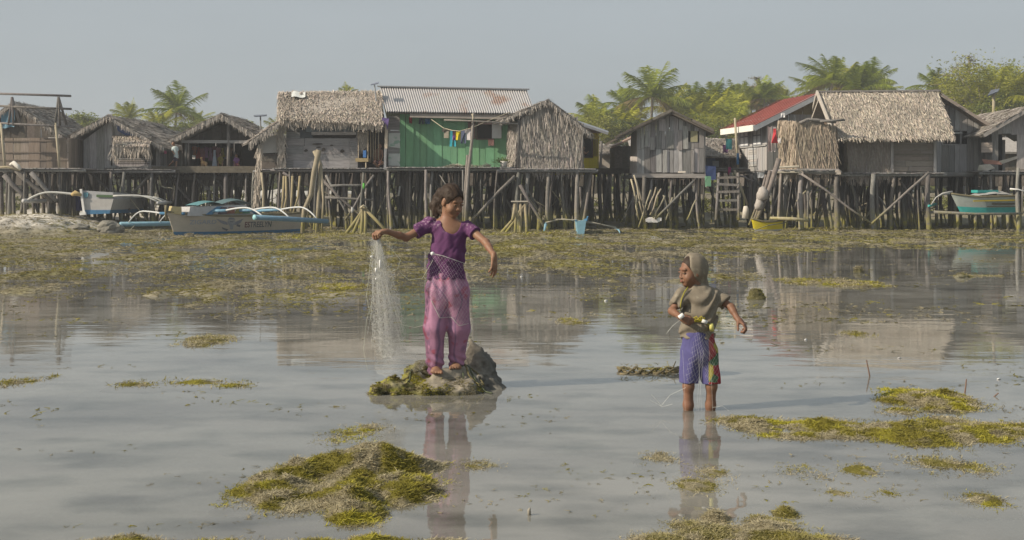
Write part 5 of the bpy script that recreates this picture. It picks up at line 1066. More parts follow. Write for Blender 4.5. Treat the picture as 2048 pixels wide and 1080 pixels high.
def far_wood():
    """undergrowth and trunks far behind the village that read as one mass"""
    mb = MB(); N = 26000
    x = rng.uniform(-75, 75, N); y = rng.uniform(128, 150, N); hmax = 3.2 + 2.4 * fbm(np.stack([x * .12, y * .1], -1), 3, 77)
    z = 1.0 + hmax * rng.uniform(0, 1, N) ** .8
    d = rng.normal(0, 1, (N, 3)); d /= np.linalg.norm(d, axis=1, keepdims=True); s = np.cross(d, rng.normal(0, 1, (N, 3))); s /= np.linalg.norm(s, axis=1, keepdims=True)
    mb.blades(np.stack([x, y, z], -1), d, s, rng.uniform(.5, 1.3, N), .55, c=np.array([.13, .15, .026]) * rng.uniform(.5, 1.4, (N, 1)), tip=.3)
    tag(mb.build('far_wood', LEAF), kind='stuff')
    # low growth on the shore right behind the stilts
    mb = MB(); N = 9000
    x = rng.uniform(-34, 34, N); y = rng.uniform(62, 78, N); k = fbm(np.stack([x * .35, y * .3], -1), 3, 78) > .5
    x, y = x[k], y[k]; h = bed_height(x, y)
    tufts(mb, x, y, h, rng.uniform(.2, .6, len(x)), np.array([.12, .125, .03]) * rng.uniform(.6, 1.3, (len(x), 1)), 3, .3, .2)
    tag(mb.build('shore_grass', WEED), kind='stuff')
far_wood()
# ------------------------------------------------------------------ outrigger boats
CREAM = mat('cream_hull_paint', (.46, .41, .33), .55, .14, 2.0, (1, 1, 2))
TRIM = mat('olive_rail', (.17, .15, .09), .7, .2, 4.0)
def text_verts(body, size, shear=0.0, offset=.0):
    cu = bpy.data.curves.new('lettering', 'FONT'); cu.body = body; cu.size = size; cu.shear = shear; cu.offset = offset; cu.resolution_u = 3
    ob = bpy.data.objects.new('lettering', cu); COL.objects.link(ob)
    me = bpy.data.meshes.new_from_object(ob.evaluated_get(bpy.context.evaluated_depsgraph_get()))
    v = [tuple(p.co) for p in me.vertices]; f = [list(p.vertices) for p in me.polygons]
    bpy.data.objects.remove(ob); bpy.data.curves.remove(cu); bpy.data.meshes.remove(me)
    return v, f
def frame(bow, a):
    return Matrix.Translation(bow) @ Matrix.Rotation(a, 4, 'Z')
class Hull:
    def __init__(s, L, W, zt, zb, rake=.35, stern=.45, sheer=.12):
        s.L, s.W, s.zt, s.zb, s.rake, s.stern, s.sheer = L, W, zt, zb, rake, stern, sheer
    def top(s, u): return s.zt + s.sheer * (1 - u * 2.2) ** 2 * (1 if u < .45 else .3)
    def pt(s, u, v, side):
        zz = s.zb + (s.top(u) - s.zb) * v
        x = s.rake * (1 - v) * (1 - u) + u * s.L
        w = s.W * min(1, (u / .42)) ** .75 if u < .42 else s.W * (1 - (1 - s.stern) * ((u - .42) / .58) ** 2)
        return Vector((x, side * (w * (.62 + .38 * v) + .012), zz))
    def build(s, root, M, paint, band, bandv=.2, bc=(1, 1, 1), pc=(1, 1, 1)):
        us = np.linspace(0, 1, 29)
        def g(v0, v1, side, n=5): return [[s.pt(u, v, side) for u in us] for v in np.linspace(v0, v1, n)]
        mb = MB(M)
        for sd_ in (-1, 1): mb.grid(g(bandv, 1, sd_), pc, sd_ > 0)
        mb.grid([[s.pt(1, v, q) for q in (-1, 1)] for v in np.linspace(bandv, 1, 4)], pc)
        mb.grid([[s.pt(0, v, q) for q in (-1, 1)] for v in np.linspace(bandv, 1, 4)], pc)
        h = mb.build('hull', paint, root)
        mb = MB(M)
        for sd_ in (-1, 1): mb.grid(g(0, bandv, sd_, 3), bc, sd_ > 0)
        mb.grid([[s.pt(1, v, q) for q in (-1, 1)] for v in (0, bandv)], bc); mb.grid([[s.pt(u, 0, q) for u in us] for q in (-1, 1)], bc)
        mb.build('bottom_band', band, root)
        mb = MB(M)
        for sd_ in (-1, 1): mb.tube([s.pt(u, 1, sd_) + Vector((0, 0, .01)) for u in us], .035, 6)
        mb.build('rail', TRIM, root, True)
        mb = MB(M); mb.grid([[s.pt(u, .86, q) for u in us] for q in (-.97, .97)], (.7, .7, .7)); mb.build('deck', TRIM, root)
        return h
def arc(p0, p1, rise, n=9, flat=.55):
    """outrigger arm: level out from the hull, then curving down to the float"""
    p0, p1 = Vector(p0), Vector(p1); out = []
    for i in range(n):
        t = i / (n - 1); z = p0.z + rise * math.sin(min(1, t / flat) * math.pi / 2)
        if t > flat: k = (t - flat) / (1 - flat); z = z + (p1.z - z) * (k ** 1.8)
        out.append(Vector((p0.x + (p1.x - p0.x) * t, p0.y + (p1.y - p0.y) * t, z)))
    return out

def big_boat():
    a = math.radians(50); bow = Vector((X(334, 39.5), 39.5, 0)); M = frame(bow, a)
    r = thing('outrigger_boat', bow, 'large cream outrigger boat with blue waterline and painted name, moored at left', 'boat', 'outrigger boats')
    H = Hull(5.45, .52, .60, -.06, .30, .62, .16)
    H.build(r, M, CREAM, BLUE, .20)
    def on_side(x, z, off=.008):
        u = min(1, max(0, x / H.L)); v = (z - H.zb) / (H.top(u) - H.zb)
        p = H.pt(u, v, -1); return (x + H.rake * (1 - v) * (1 - u), p.y - off, z)
    def letter(body, x0, z0, size, sx, colfn, shear, name, off):
        v, f = text_verts(body, size, shear, off); w = max(p[0] for p in v)
        pts = [on_side(x0 + p[0] * sx / w, z0 + p[1], .008) for p in v]
        mb = MB(M); mb.raw(pts, ng=f, c=np.array([colfn(p[0] / w) for p in v])); mb.build(name, mat('sign_paint', (1, 1, 1), .6, .2, 9), r)
    letter('ESTREELYN', 2.72, .20, .27, 1.25, lambda t: (.16, .07, .07) if t < .2 else ((.06, .10, .09) if t > .9 else (.13, .135, .15)), .12, 'lettering', .006)
    letter('ZIGARD', .62, .34, .20, 1.0, lambda t: (.27, .30, .36), .25, 'lettering', .002)
    mb = MB(M)                                              # grey winged emblem
    def poly(pts, c, o): mb.raw([on_side(1.62 + x * 1.25, .10 + z * .42, o) for x, z in pts], ng=[list(range(len(pts)))], c=c)
    g1, g2, g3 = (.22, .23, .26), (.30, .31, .33), (.15, .15, .16)
    poly([(.30, .72), (.0, 1.0), (.06, .82), (.12, .66), (.22, .52), (.34, .48)], g1, .008); poly([(.56, .70), (.86, .98), (.80, .80), (.76, .64), (.66, .50), (.54, .46)], g1, .008)
    poly([(.33, .90), (.40, 1.08), (.52, 1.06), (.58, .88)], g1, .009); poly([(.34, .86), (.56, .84), (.58, .58), (.50, .40), (.38, .42), (.32, .62)], g2, .009)
    poly([(.38, .44), (.50, .42), (.48, .10), (.40, .10)], g2, .009); poly([(.14, .30), (.24, .20), (.34, .10), (.28, -.02), (.16, .14)], g3, .009); poly([(.62, .52), (.74, .44), (.72, .26), (.60, .36)], g3, .010); poly([(.40, .76), (.50, .75), (.49, .68), (.41, .69)], g3, .011)
    mb.build('emblem', mat('sign_paint', (1, 1, 1)), r)
    part_l = lambda n, m, fn, s=False: (lambda mb: (fn(mb), mb.build(n, m, r, s))[1])(MB(M))
    part_l('bow_block', mat('yellow_trim', (.46, .38, .19), .6, .2), lambda mb: mb.hexa([(.10, -.09, .72), (.42, -.22, .66), (.42, .22, .66), (.10, .09, .72), (.14, -.08, .95), (.42, -.2, .92), (.42, .2, .92), (.14, .08, .95)]))
    part_l('bow_post', TRIM, lambda mb: mb.tube([(-.02, 0, .5), (-.05, 0, .80), (-.03, 0, .98)], [.05, .04, .05], 7), True)
    part_l('cabin', mat('grey_white_paint', (.40, .40, .40), .6, .15), lambda mb: (mb.hexa([(.6, -.34, .62), (3.3, -.42, .58), (3.3, .42, .58), (.6, .34, .62), (.7, -.28, .92), (2.9, -.36, .98), (2.9, .36, .98), (.7, .28, .92)]),))
    part_l('cabin_stripe', BLUE, lambda mb: mb.hexa([(1.25, -.40, .66), (1.5, -.405, .66), (1.5, -.36, .66), (1.25, -.36, .66), (1.75, -.355, .93), (1.95, -.36, .93), (1.95, -.3, .93), (1.75, -.3, .93)]))
    part_l('cabin_patch', mat('patchwork', (1, 1, 1), .8), lambda mb: [mb.hexa([(x, -.42, .68), (x + .32, -.42, .68), (x + .32, -.36, .68), (x, -.36, .68), (x + .12, -.385, .90), (x + .36, -.385, .90), (x + .36, -.33, .90), (x + .12, -.33, .90)], c) for x, c in ((1.75, (.07, .05, .06)), (2.08, (.20, .08, .05)), (2.42, (.22, .20, .06)), (2.72, (.06, .18, .10)))])
    for (x0, x1, zt, c) in ((.95, 2.05, 1.13, (.09, .22, .24)), (1.85, 3.25, 1.20, (.09, .15, .16))):
        part_l('cover', TARP, lambda mb: mb.grid([[(x0 + (x1 - x0) * i / 8, -.36 + .72 * j / 4, .93 + (zt - .93) * math.sin(math.pi * (.08 + .84 * i / 8)) * (.75 + .25 * math.sin(math.pi * j / 4))) for i in range(9)] for j in range(5)], c), True)
    # floats and arms
    zr0, zr1, zl = .60, .42, .30
    part_l('float', CYAN, lambda mb: mb.tube([(1.25, -3.0, zr0), (2.8, -3.0, (zr0 + zr1) / 2), (4.3, -3.0, zr1)], [.085, .085, .08], 9, (.72, .72, .8)), True)
    part_l('float_end', CYAN, lambda mb: mb.tube([(1.22, -3.0, zr0), (1.26, -3.0, zr0)], .09, 12, (1.5, 1.5, 1.3)), True)
    part_l('float', CYAN, lambda mb: mb.tube([(.15, 3.0, zl), (2.2, 3.0, zl - .02), (4.4, 3.0, zl)], .085, 9), True)
    for x, zt in ((1.55, .60), (2.65, .53), (3.85, .46)):
        part_l('arm', WHITE, lambda mb: mb.tube(arc((x, -1.05, .80), (x, -3.02, zt + .03), .10, 12, .55), [.034, .024], 7, (.74, .77, .80)), True)
        part_l('arm_root', CYAN, lambda mb: mb.tube([(x, .6, .74), (x, -1.1, .80)], .055, 7, (.7, .8, .9)), True)
    for x in (.45, 1.7, 3.4):
        part_l('arm', WHITE, lambda mb: mb.tube(arc((x, 1.0, .70), (x, 3.0, zl + .03), .06, 12, .55), [.032, .022], 7, (.74, .77, .80)), True)
        part_l('arm_root', BLUE, lambda mb: mb.tube([(x, -.3, .70), (x, 1.05, .70)], .05, 7), True)
    mb = MB(M); mb.tube([(.75, 3.0, zl), (.3, 2.6, .12), (-.3, 2.3, -.02)], .012, 4); mb.build('rope', ROPE, r)
big_boat()

def bank_boat():
    Y = 44.2; r = thing('outrigger_boat', (X(196, Y), Y, .4), 'white outrigger boat drawn up on the sand bank, seen end on', 'boat', 'outrigger boats')
    z = lambda py: Z(py, Y); x = lambda px: X(px, Y)
    f = lambda n, m, fn, s=False: part(n, m, r, fn, s)
    gw = mat('grey_white_paint', (.40, .40, .40))
    f('hull', gw, lambda mb: (mb.hexa([P(168, 420, Y), P(221, 420, Y), (x(214), Y + 4.5, z(420)), (x(176), Y + 4.5, z(420)), P(163, 397, Y), P(227, 398, Y), (x(218), Y + 4.6, z(400)), (x(172), Y + 4.6, z(400))], (1.05, 1.03, 1)),
                              mb.hexa([P(165, 397, Y + .02), P(226, 398, Y + .02), (x(218), Y + 4.6, z(400)), (x(172), Y + 4.6, z(400)), P(163, 381, Y + .02), P(226, 385, Y + .02), (x(218), Y + 4.6, z(388)), (x(172), Y + 4.6, z(388))], (.95, .97, 1))))
    f('bottom_band', BLUE, lambda mb: mb.hexa([P(172, 429, Y - .02), P(219, 427, Y - .02), (x(213), Y + 4.5, z(428)), (x(177), Y + 4.5, z(428)), P(168, 420, Y - .02), P(221, 420, Y - .02), (x(214), Y + 4.5, z(420.2)), (x(176), Y + 4.5, z(420.2))], (1, 1, 1.05)))
    f('corner_post', WHITE, lambda mb: mb.beam(P(162, 378, Y - .05), P(169, 430, Y - .05), .08, .08)); f('keel_shoe', WHITE, lambda mb: mb.beam(P(160, 428, Y - .1), P(172, 426, Y - .1), .1, .1))
    f('badge', CYAN, lambda mb: mb.prism([(0, 0), (1, 0), (1, .6), (.5, 1), (0, .6)], lambda u, v: P(167 + u * 9, 385 + v * 12, Y - .03), (0, .02, 0), (.5, .7, .7)))
    f('stripe', mat('green_trim', (.06, .16, .06)), lambda mb: mb.beam(P(193, 391.5, Y - .02), P(226, 392.5, Y - .02), .03, .09, (1.2, .8, 1)))
    for k, (dy, dz) in enumerate(((0, 0), (1.2, -.03), (2.2, -.05))):
        f('arm', WHITE, lambda mb: mb.tube(arc((x(164), Y + dy, z(391) + dz), (x(53 + k * 9), Y + dy, z(401) + dz), .12, 10, .6), [.05, .035], 7, (.68, .69, .68)), True)
        f('arm', WHITE, lambda mb: mb.tube(arc((x(226), Y + dy, z(392) + dz), (x(318 - k * 7), Y + dy, z(405) + dz), .02, 10, .5), [.04, .028], 7, (.68, .69, .68)), True)
    f('float', gw, lambda mb: mb.tube([(x(51), Y - .2, z(402)), (x(78), Y + 2.6, z(402))], .08, 8), True); f('float', gw, lambda mb: mb.tube([(x(319), Y - .2, z(406)), (x(302), Y + 2.6, z(406))], .06, 8), True)
    b = MB(); b.tube([P(143, 390, Y - .1), P(150, 386, Y - .1), P(163, 390, Y - .1)], [.06, .1, .05], 7, (.5, .38, .18)); tag(b.build('rag_bundle', CLOTH, None, True), 'ochre rag bundle on the left arm of the boat on the sand bank', 'cloth')
    b = MB(); b.grid([[(x(93 + i * 5.5), Y + 2.8 + .1 * math.sin(i * 2), z(388 + j * 9)) for i in range(6)] for j in range(5)], (.07, .08, .25)); tag(b.build('tarp', TARP, None, True), 'dark blue tarp hanging among the stilts behind the boat on the bank', 'tarp')
bank_boat()

def small_boats():
    a = math.radians(88); Y = 40.6; bow = Vector((X(1162, Y), Y, 0)); M = frame(bow, a)
    r = thing('outrigger_boat', bow, 'small pale blue outrigger canoe pointing its square bow at the viewer', 'boat', 'outrigger boats')
    g = lambda n, m, fn, s=False: (lambda mb: (fn(mb), mb.build(n, m, r, s))[1])(MB(M))
    g('hull', CYAN, lambda mb: (mb.hexa([(0, -.10, -.05), (3.4, -.1, -.03), (3.4, .1, -.03), (0, .1, -.05), (-.05, -.18, .47), (3.4, -.17, .38), (3.4, .15, .38), (-.05, .15, .44)], (1, 1.05, 1.05)),))
    g('rail', BLUE, lambda mb: (mb.beam((-.06, -.19, .5), (3.4, -.18, .4), .04, .05), mb.beam((-.06, .16, .46), (3.4, .16, .4), .04, .05)))
    g('bow_horn', BLUE, lambda mb: mb.beam((-.04, -.19, .44), (-.1, -.23, .60), .04, .05))
    g('arm', BAMBOO, lambda mb: mb.tube([(.5, 1.2, .33), (.5, .8, .48), (.5, .2, .46), (.5, -.5, .36), (.5, -1.3, .16)], [.022, .018], 6, (.9, 1, 1.1)), True)
    g('arm', BAMBOO, lambda mb: mb.tube([(2.3, 1.2, .33), (2.3, .6, .46), (2.3, -1.3, .18)], [.022, .018], 6, (.9, 1, 1.1)), True)
    g('float', CYAN, lambda mb: mb.tube([(.0, 1.24, .1), (.3, 1.2, .30), (2.9, 1.2, .30)], [.03, .05, .04], 8, (1, 1, 1)), True)
    g('float', CYAN, lambda mb: mb.tube([(.1, -1.32, .04), (.5, -1.3, .12), (2.9, -1.3, .12)], [.02, .03, .03], 8, (1, 1, 1)), True)
    # yellow boat
    Y = 43.4; a = math.radians(22); bow = Vector((X(1503, Y), Y, 0)); M = frame(bow, a)
    r = thing('outrigger_boat', bow, 'small yellow boat with a grey rail lying among the stilts under the ladder poles', 'boat', 'outrigger boats')
    H = Hull(1.25, .2, .34, -.05, .12, .7, .12); H.build(r, M, mat('boat_yellow', (.60, .49, .02), .55, .12), mat('grey_white_paint', (.40, .40, .40)), .28)
    g = lambda n, m, fn, s=False: (lambda mb: (fn(mb), mb.build(n, m, r, s))[1])(MB(M))
    g('arm', POLE, lambda mb: mb.tube([(-.4, -.6, .02), (.4, -.45, .22), (1.4, -.2, .32)], .018, 6), True)
    part('float', POLEL, r, lambda mb: mb.tube([P(1540, 436, Y + .2), P(1585, 438, Y + .1), P(1617, 441, Y)], [.05, .07, .05], 8, (1.1, 1.1, 1.15)), True)
    # white and teal boat on a rack at right
    Y = 45.1; a = math.radians(14); bow = Vector((X(1902, Y), Y, .62)); M = frame(bow, a)
    r = thing('outrigger_boat', bow, 'white and teal outrigger boat with a yellow line stored up among the stilts at right', 'boat', 'outrigger boats')
    H = Hull(2.75, .34, .62, .0, .4, .8, .12); teal = mat('teal_paint', (.05, .36, .34), .6, .15)
    H.build(r, M, WHITE, teal, .36, pc=(.50, .56, .54))
    g = lambda n, m, fn, s=False: (lambda mb: (fn(mb), mb.build(n, m, r, s))[1])(MB(M))
    g('stripe', mat('boat_yellow', (.60, .49, .02)), lambda mb: mb.beam((.7, -.375, .47), (2.7, -.36, .50), .02, .05, (.8, .75, 1)))
    g('marking', TRIM, lambda mb: mb.beam((1.5, -.36, .36), (2.5, -.35, .36), .015, .06, (.3, .3, .3))); g('marking', TRIM, lambda mb: mb.beam((1.3, -.35, .26), (2.6, -.34, .26), .015, .03, (.5, .5, .5)))
    g('cover', TARP, lambda mb: mb.grid([[(.9 + 1.7 * i / 8, -.3 + .6 * j / 4, .62 + (.26 + .03 * math.sin(i * 2.2)) * math.sin(math.pi * (.1 + .8 * i / 8)) * math.sin(math.pi * (.15 + .7 * j / 4))) for i in range(9)] for j in range(5)], (.36, .36, .35)), True)
    g('hatch', teal, lambda mb: mb.box((1.0, -.2, .78), (1.9, .2, .88), (.8, .9, .9)))
    for k, yy in enumerate((0, .5)):
        part('arm', WHITE, r, lambda mb: mb.tube([P(1905, 383 + k * 3, Y + yy), P(1885, 387 + k * 2, Y + yy), P(1872, 395, Y + yy), P(1862, 410, Y + yy)], [.035, .02], 6, (.6, .6, .6)), True)
    part('arm', WHITE, r, lambda mb: mb.tube([P(2020, 378, Y), P(2036, 379, Y), P(2060, 386, Y)], [.035, .025], 6), True)
    part('float', teal, r, lambda mb: mb.tube([P(1858, 412, Y), P(1872, 408, Y + 2)], .05, 8), True)
    for px in (1915, 1950, 1990, 2015):
        lashed_poles('rack_post', f'rack post under the white and teal boat, {"first" if px == 1915 else "second" if px == 1950 else "third" if px == 1990 else "fourth"} from its left end', 'post', [P(px, 426, Y + .2), P(px + 1, 445, Y + .2), P(px, 462, Y + .2)], .06, POLE, 'rack posts under the stored boat')
    lashed_poles('rack_beam', 'long pole of the rack carrying the white and teal boat', 'pole', [P(1868, 424, Y - .1), P(1950, 428, Y - .1), P(2045, 427, Y - .1)], .05)
small_boats()

# ------------------------------------------------------------------ poles, tripods, washing and other small things by the houses
def props():
    lashed_poles('mooring_pole', 'thick crooked pale pole leaning left of the straight one beside the big boat', 'pole', [P(638, 300, 42), P(628, 345, 42), P(622, 390, 42), P(608, 420, 42), P(604, 475, 41.8)], .085, POLEL, 'mooring poles by the big boat', (.75, .73, .72))
    lashed_poles('mooring_pole', 'straight forked pale pole standing right beside the crooked one at the big boat', 'pole', [P(629, 302, 42.3), P(641, 330, 42.2), P(637, 400, 42), P(632, 478, 41.5)], .068, POLEL, 'mooring poles by the big boat', (.8, .78, .76))
    lashed_poles('mooring_pole', 'thinner pale pole right behind the straight forked pole at the big boat', 'pole', [P(642, 335, 42.8), P(647, 400, 42.6), P(643, 472, 42.4)], .045, POLEL, 'mooring poles by the big boat', (.8, .78, .76))
    for i, (a, b, w) in enumerate(((568, 562, 'leftmost'), (572, 572, 'second from the left'), (585, 580, 'third from the left'), (600, 590, 'rightmost'))):
        lashed_poles('bamboo_pole', f'thin yellowish pole under the left big thatch house, {w} of four', 'pole', [P(a, 352, 44.5), P((a + b) / 2 + 1, 395, 44.4), P(b - (8 if i % 2 else 0), 440, 44.2)], .04, POLEL, 'thin poles behind the big boat stern', (.85, .8, .65))
    # two rough tripods standing in the water
    t = thing('pole_tripod', P(733, 470, 40.5), 'rough tripod of yellowish poles in the water left of the girl', 'tripod')
    for p, q in (((729, 415), (690, 470)), ((727, 414), (704, 472)), ((730, 412), (730, 475)), ((724, 412), (722, 474)), ((726, 414), (772, 462))): part('pole', POLEL, t, lambda mb: mb.tube([P(*p, 40.8), P((p[0] + q[0]) / 2 + 1, (p[1] + q[1]) / 2, 40.7), P(*q, 40.4)], [.055, .06], 7, (.75, .72, .6)), True)
    part('cord', ROPE, t, lambda mb: mb.tube([P(721, 416, 40.7), P(727, 411, 40.6), P(733, 416, 40.7)], .04, 6), True)
    t = thing('pole_stand', P(1040, 470, 40.5), 'pole stand with a flat board on top in the water right of the girl', 'stand')
    part('board', WOODH, t, lambda mb: mb.box(P(1022, 404, 40.7), P(1055, 401.5, 41.2), (1.6, 1.5, 1.3)))
    for p, q in (((1031, 404), (1030, 472)), ((1041, 404), (1040, 473)), ((1049, 404), (1054, 474)), ((1054, 405), (998, 471)), ((1050, 412), (1008, 470)), ((1030, 404), (1025, 440))): part('pole', POLEL, t, lambda mb: mb.tube([P(*p, 40.8), P((p[0] + q[0]) / 2 + 1, (p[1] + q[1]) / 2, 40.7), P(*q, 40.4)], [.05, .055], 7, (.8, .76, .7)), True)
    # clothes pole with crossbar and line
    Y = 44.9
    t = thing('clothes_pole', P(930, 460, Y), 'tall grey pole with a crossbar holding the washing line before the green house', 'pole')
    part('pole', POLE, t, lambda mb: mb.tube([P(947, 226, Y), P(944, 280, Y), P(937, 340, Y), P(934, 380, Y - .1), P(930, 460, Y - .3)], [.042, .055, .062, .06, .065], 9, (1.3, 1.25, 1.2)), True)
    part('pole', POLE, t, lambda mb: mb.tube([P(935, 310, Y + .1), P(931, 370, Y + .1), P(926, 450, Y)], .05, 8, (1.15, 1.1, 1.05)), True)
    part('crossbar', POLE, t, lambda mb: mb.tube([P(888, 240, Y - .1), P(945, 242, Y - .1), P(1036, 248, Y - .1)], .03, 6, (1.3, 1.25, 1.2)), True)
    part('cord', ROPE, t, lambda mb: mb.tube([P(944, 228, Y - .1), P(947, 236, Y - .12), P(945, 240, Y - .1)], .03, 6), True)
    l = MB(); pts = [P(863, 239, 46.3), P(887, 256, 45.6), P(905, 261, 45.2), P(920, 262, 45), P(943, 256, 44.9), P(970, 244, 45.6), P(1020, 224, 46.4)]
    l.tube(pts, .014, 5); tag(l.build('washing_line', ROPE), 'sagging cord strung from the green wall past the clothes pole', 'cord')
    SH = {'shirt': [(.0, .12), (.28, 0), (.40, .06), (.60, .06), (.72, 0), (1, .12), (.94, .42), (.78, .36), (.78, 1), (.22, 1), (.22, .36), (.06, .42)],
          'shorts': [(.1, 0), (.9, 0), (1, 1), (.58, 1), (.5, .45), (.42, 1), (0, 1)], 'trousers': [(.15, 0), (.85, 0), (1, 1), (.62, 1), (.5, .3), (.38, 1), (0, 1)],
          'cloth': [(0, 0), (.3, .03), (.7, 0), (1, .04), (.97, .5), (1, .95), (.7, 1), (.4, .93), (.05, 1), (.03, .5)], 'dress': [(.3, 0), (.7, 0), (.72, .3), (1, 1), (0, 1), (.28, .3)]}
    def garment(kind, name, label, px0, px1, py0, py1, Y, c, group):
        ph = U(0, 6); mb = MB()
        mb.prism(SH[kind], lambda u, v: P(px0 + (px1 - px0) * u, py0 + (py1 - py0) * v, Y + .05 * math.sin(u * 9 + ph) * (.3 + v) + .03 * math.sin(v * 7 + ph)), (0, .03, 0), c)
        tag(mb.build(name, CLOTH), label, 'clothes', group)
    G1 = 'washing on the line before the green house'
    for a in (('shirt', 'shirt', 'patterned dull shirt at the left end of the washing line', 884, 901, 256, 276, 45.5, (.28, .25, .20)), ('trousers', 'trousers', 'turquoise trousers on the washing line', 899, 912, 261, 293, 45.25, (.03, .30, .38)), ('cloth', 'cloth', 'purple cloth in front of the turquoise trousers on the line', 905, 911, 271, 281, 45.15, (.28, .10, .36)), ('cloth', 'cloth', 'dark red rag beside the yellow shorts on the washing line', 905, 913, 262, 272, 45.2, (.12, .05, .07)),
              ('shorts', 'shorts', 'bright yellow shorts on the washing line', 911, 922, 262, 280, 45.1, (.60, .50, .02)), ('shorts', 'shorts', 'grey blue shorts on the washing line', 921, 932, 261, 287, 45.0, (.14, .16, .26)), ('shirt', 'shirt', 'white shirt hanging next to the clothes pole', 929, 944, 257, 280, 44.95, (.64, .60, .62))): garment(*a, G1)
    G2 = 'things hung on the green wall'
    for a in (('cloth', 'cloth', 'red cloth hung high on the green wall', 818, 824, 234, 247, 47.1, (.33, .04, .05)), ('trousers', 'trousers', 'dark trousers hung high on the green wall', 837, 848, 235, 248, 47.1, (.05, .07, .09)), ('cloth', 'cloth', 'blue cloth hung high on the green wall', 850, 860, 237, 248, 47.1, (.05, .16, .33)), ('cloth', 'cloth', 'brown towel hanging below the shutter of the green house', 976, 988, 277, 292, 47.0, (.16, .09, .08)), ('cloth', 'cloth', 'pink striped cloth above the dark window of the green house', 955, 985, 240, 249, 46.9, (.30, .20, .20))): garment(*a, G2)
    G3 = 'washing hung in the open hut'
    cs = (('orange', (.42, .14, .04)), ('red', (.36, .06, .05)), ('pink', (.42, .16, .20)), ('violet', (.26, .12, .24)), ('mauve', (.30, .16, .24)), ('dark red', (.20, .04, .06)), ('rose', (.40, .20, .22)), ('yellow', (.40, .33, .06)), ('grey', (.30, .30, .32)), ('brown', (.22, .13, .07)))
    for i, (nm, c) in enumerate(cs):
        k = ('shirt', 'dress', 'cloth')[i % 3]; px = 384 + i * 8
        garment(k, k, f'{nm} {"piece of cloth" if k == "cloth" else k} hanging in the open hut', px, px + 10, 292 + (i * 7) % 5, 312 + (i * 5) % 11, 48.6 + .1 * (i % 3), c, G3)
    garment('dress', 'dress', 'long pale blue dress hanging in the middle of the open hut', 424, 434, 300, 333, 48.0, (.40, .44, .52), G3)
    garment('cloth', 'cloth', 'white bag hanging left in the open hut', 384, 391, 310, 318, 47.9, (.62, .62, .58), G3)
    garment('dress', 'dress', 'violet dress at the doorway of the open hut', 466, 478, 312, 332, 48.0, (.24, .12, .30), G3)
    garment('cloth', 'cloth', 'pink cloth on the wall left of the open hut', 328, 333, 296, 308, 47.2, (.55, .12, .26), None); garment('cloth', 'cloth', 'white cloth on the wall left of the open hut', 322, 328, 294, 305, 47.2, (.52, .50, .46), None)
    G4 = 'washing at the red roofed house'
    for a in (('cloth', 'cloth', 'long pinkish towel hanging at the corner of the red roofed house', 1536, 1546, 253, 304, 45.5, (.42, .34, .33)), ('cloth', 'cloth', 'striped white towel hanging at the corner of the red roofed house', 1543, 1552, 252, 304, 45.4, (.56, .52, .50)), ('dress', 'dress', 'red dress hanging at the corner of the red roofed house', 1543, 1556, 257, 286, 45.2, (.52, .05, .06)), ('cloth', 'cloth', 'small white cloth beside the red dress', 1555, 1562, 276, 287, 45.2, (.66, .64, .62)), ('cloth', 'cloth', 'white cloth scrap high under the red roof gable', 1562, 1570, 226, 235, 45.9, (.70, .70, .70)),
              ('cloth', 'cloth', 'teal cloth hanging left of the red roofed house', 1452, 1464, 277, 299, 48.8, (.05, .25, .27)), ('cloth', 'cloth', 'purple cloth below the teal one left of the red roofed house', 1446, 1456, 289, 306, 48.9, (.16, .07, .18)), ('cloth', 'cloth', 'blue cloth on the post left of the red roofed house', 1473, 1478, 306, 330, 47.5, (.05, .16, .33)), ('cloth', 'cloth', 'magenta cloth by the ladder top', 1456, 1462, 334, 350, 48.3, (.36, .05, .16)), ('cloth', 'cloth', 'blue tarp bundle hanging at the right foot of the plank house', 1411, 1432, 331, 360, 46.3, (.05, .08, .20)), ('cloth', 'cloth', 'green plastic hanging under the blue tarp bundle', 1410, 1422, 352, 374, 46.1, (.13, .28, .18)), ('cloth', 'cloth', 'white plastic sheet behind the poles under the red roofed house', 1515, 1529, 344, 356, 46.0, (.48, .50, .52))): garment(*a, G4)
    # net bundles, sacks, leaning ladder poles at right
    for lab, pts, rr in (('upper rounded bundle of grey white netting hung on the ladder poles', [(1522, 374), (1526, 382), (1524, 392), (1516, 400)], [.08, .19, .22, .09]), ('lower rounded bundle of grey white netting hung on the ladder poles', [(1517, 396), (1519, 406), (1516, 414), (1512, 419)], [.07, .15, .15, .05])):
        mb = MB(); mb.tube([P(*p, 43.6) for p in pts], rr, 14, (.42, .395, .37)); tag(mb.build('net_bundle', mat('net_bundle', (.9, .88, .86), .95, .2, 26, bump=.02), None, True), lab, 'net', 'net bundles')
    for i, (p, q, w) in enumerate((((1558, 318), (1513, 440), 'longest'), ((1540, 342), (1508, 440), 'middle'), ((1532, 350), (1498, 450), 'shortest'))):
        lashed_poles('leaning_pole', f'{w} of the three poles leaning together under the red roofed house', 'pole', [P(*p, 44.1), P((p[0] + q[0]) / 2 + 3, (p[1] + q[1]) / 2, 43.9), P(*q, 43.5)], (.085, .06, .04)[i], POLE, 'poles leaning under the red roofed house', (1.1, 1, .95))
    mb = MB(); mb.tube([P(1491, 412, 44.6), P(1492, 418, 44.6), P(1490, 437, 44.6)], [.07, .11, .12], 10, (.62, .58, .50)); tag(mb.build('sack', CLOTH, None, True), 'grey white sack standing at the pole feet beside the yellow boat', 'sack')
    mb = MB(); mb.tube([P(800, 372, 46.2), P(797, 392, 46.2)], [.03, .05], 6, (.5, .5, .5)); tag(mb.build('cloth', CLOTH, None, True), 'pale rag tied on a stilt under the green house', 'cloth')
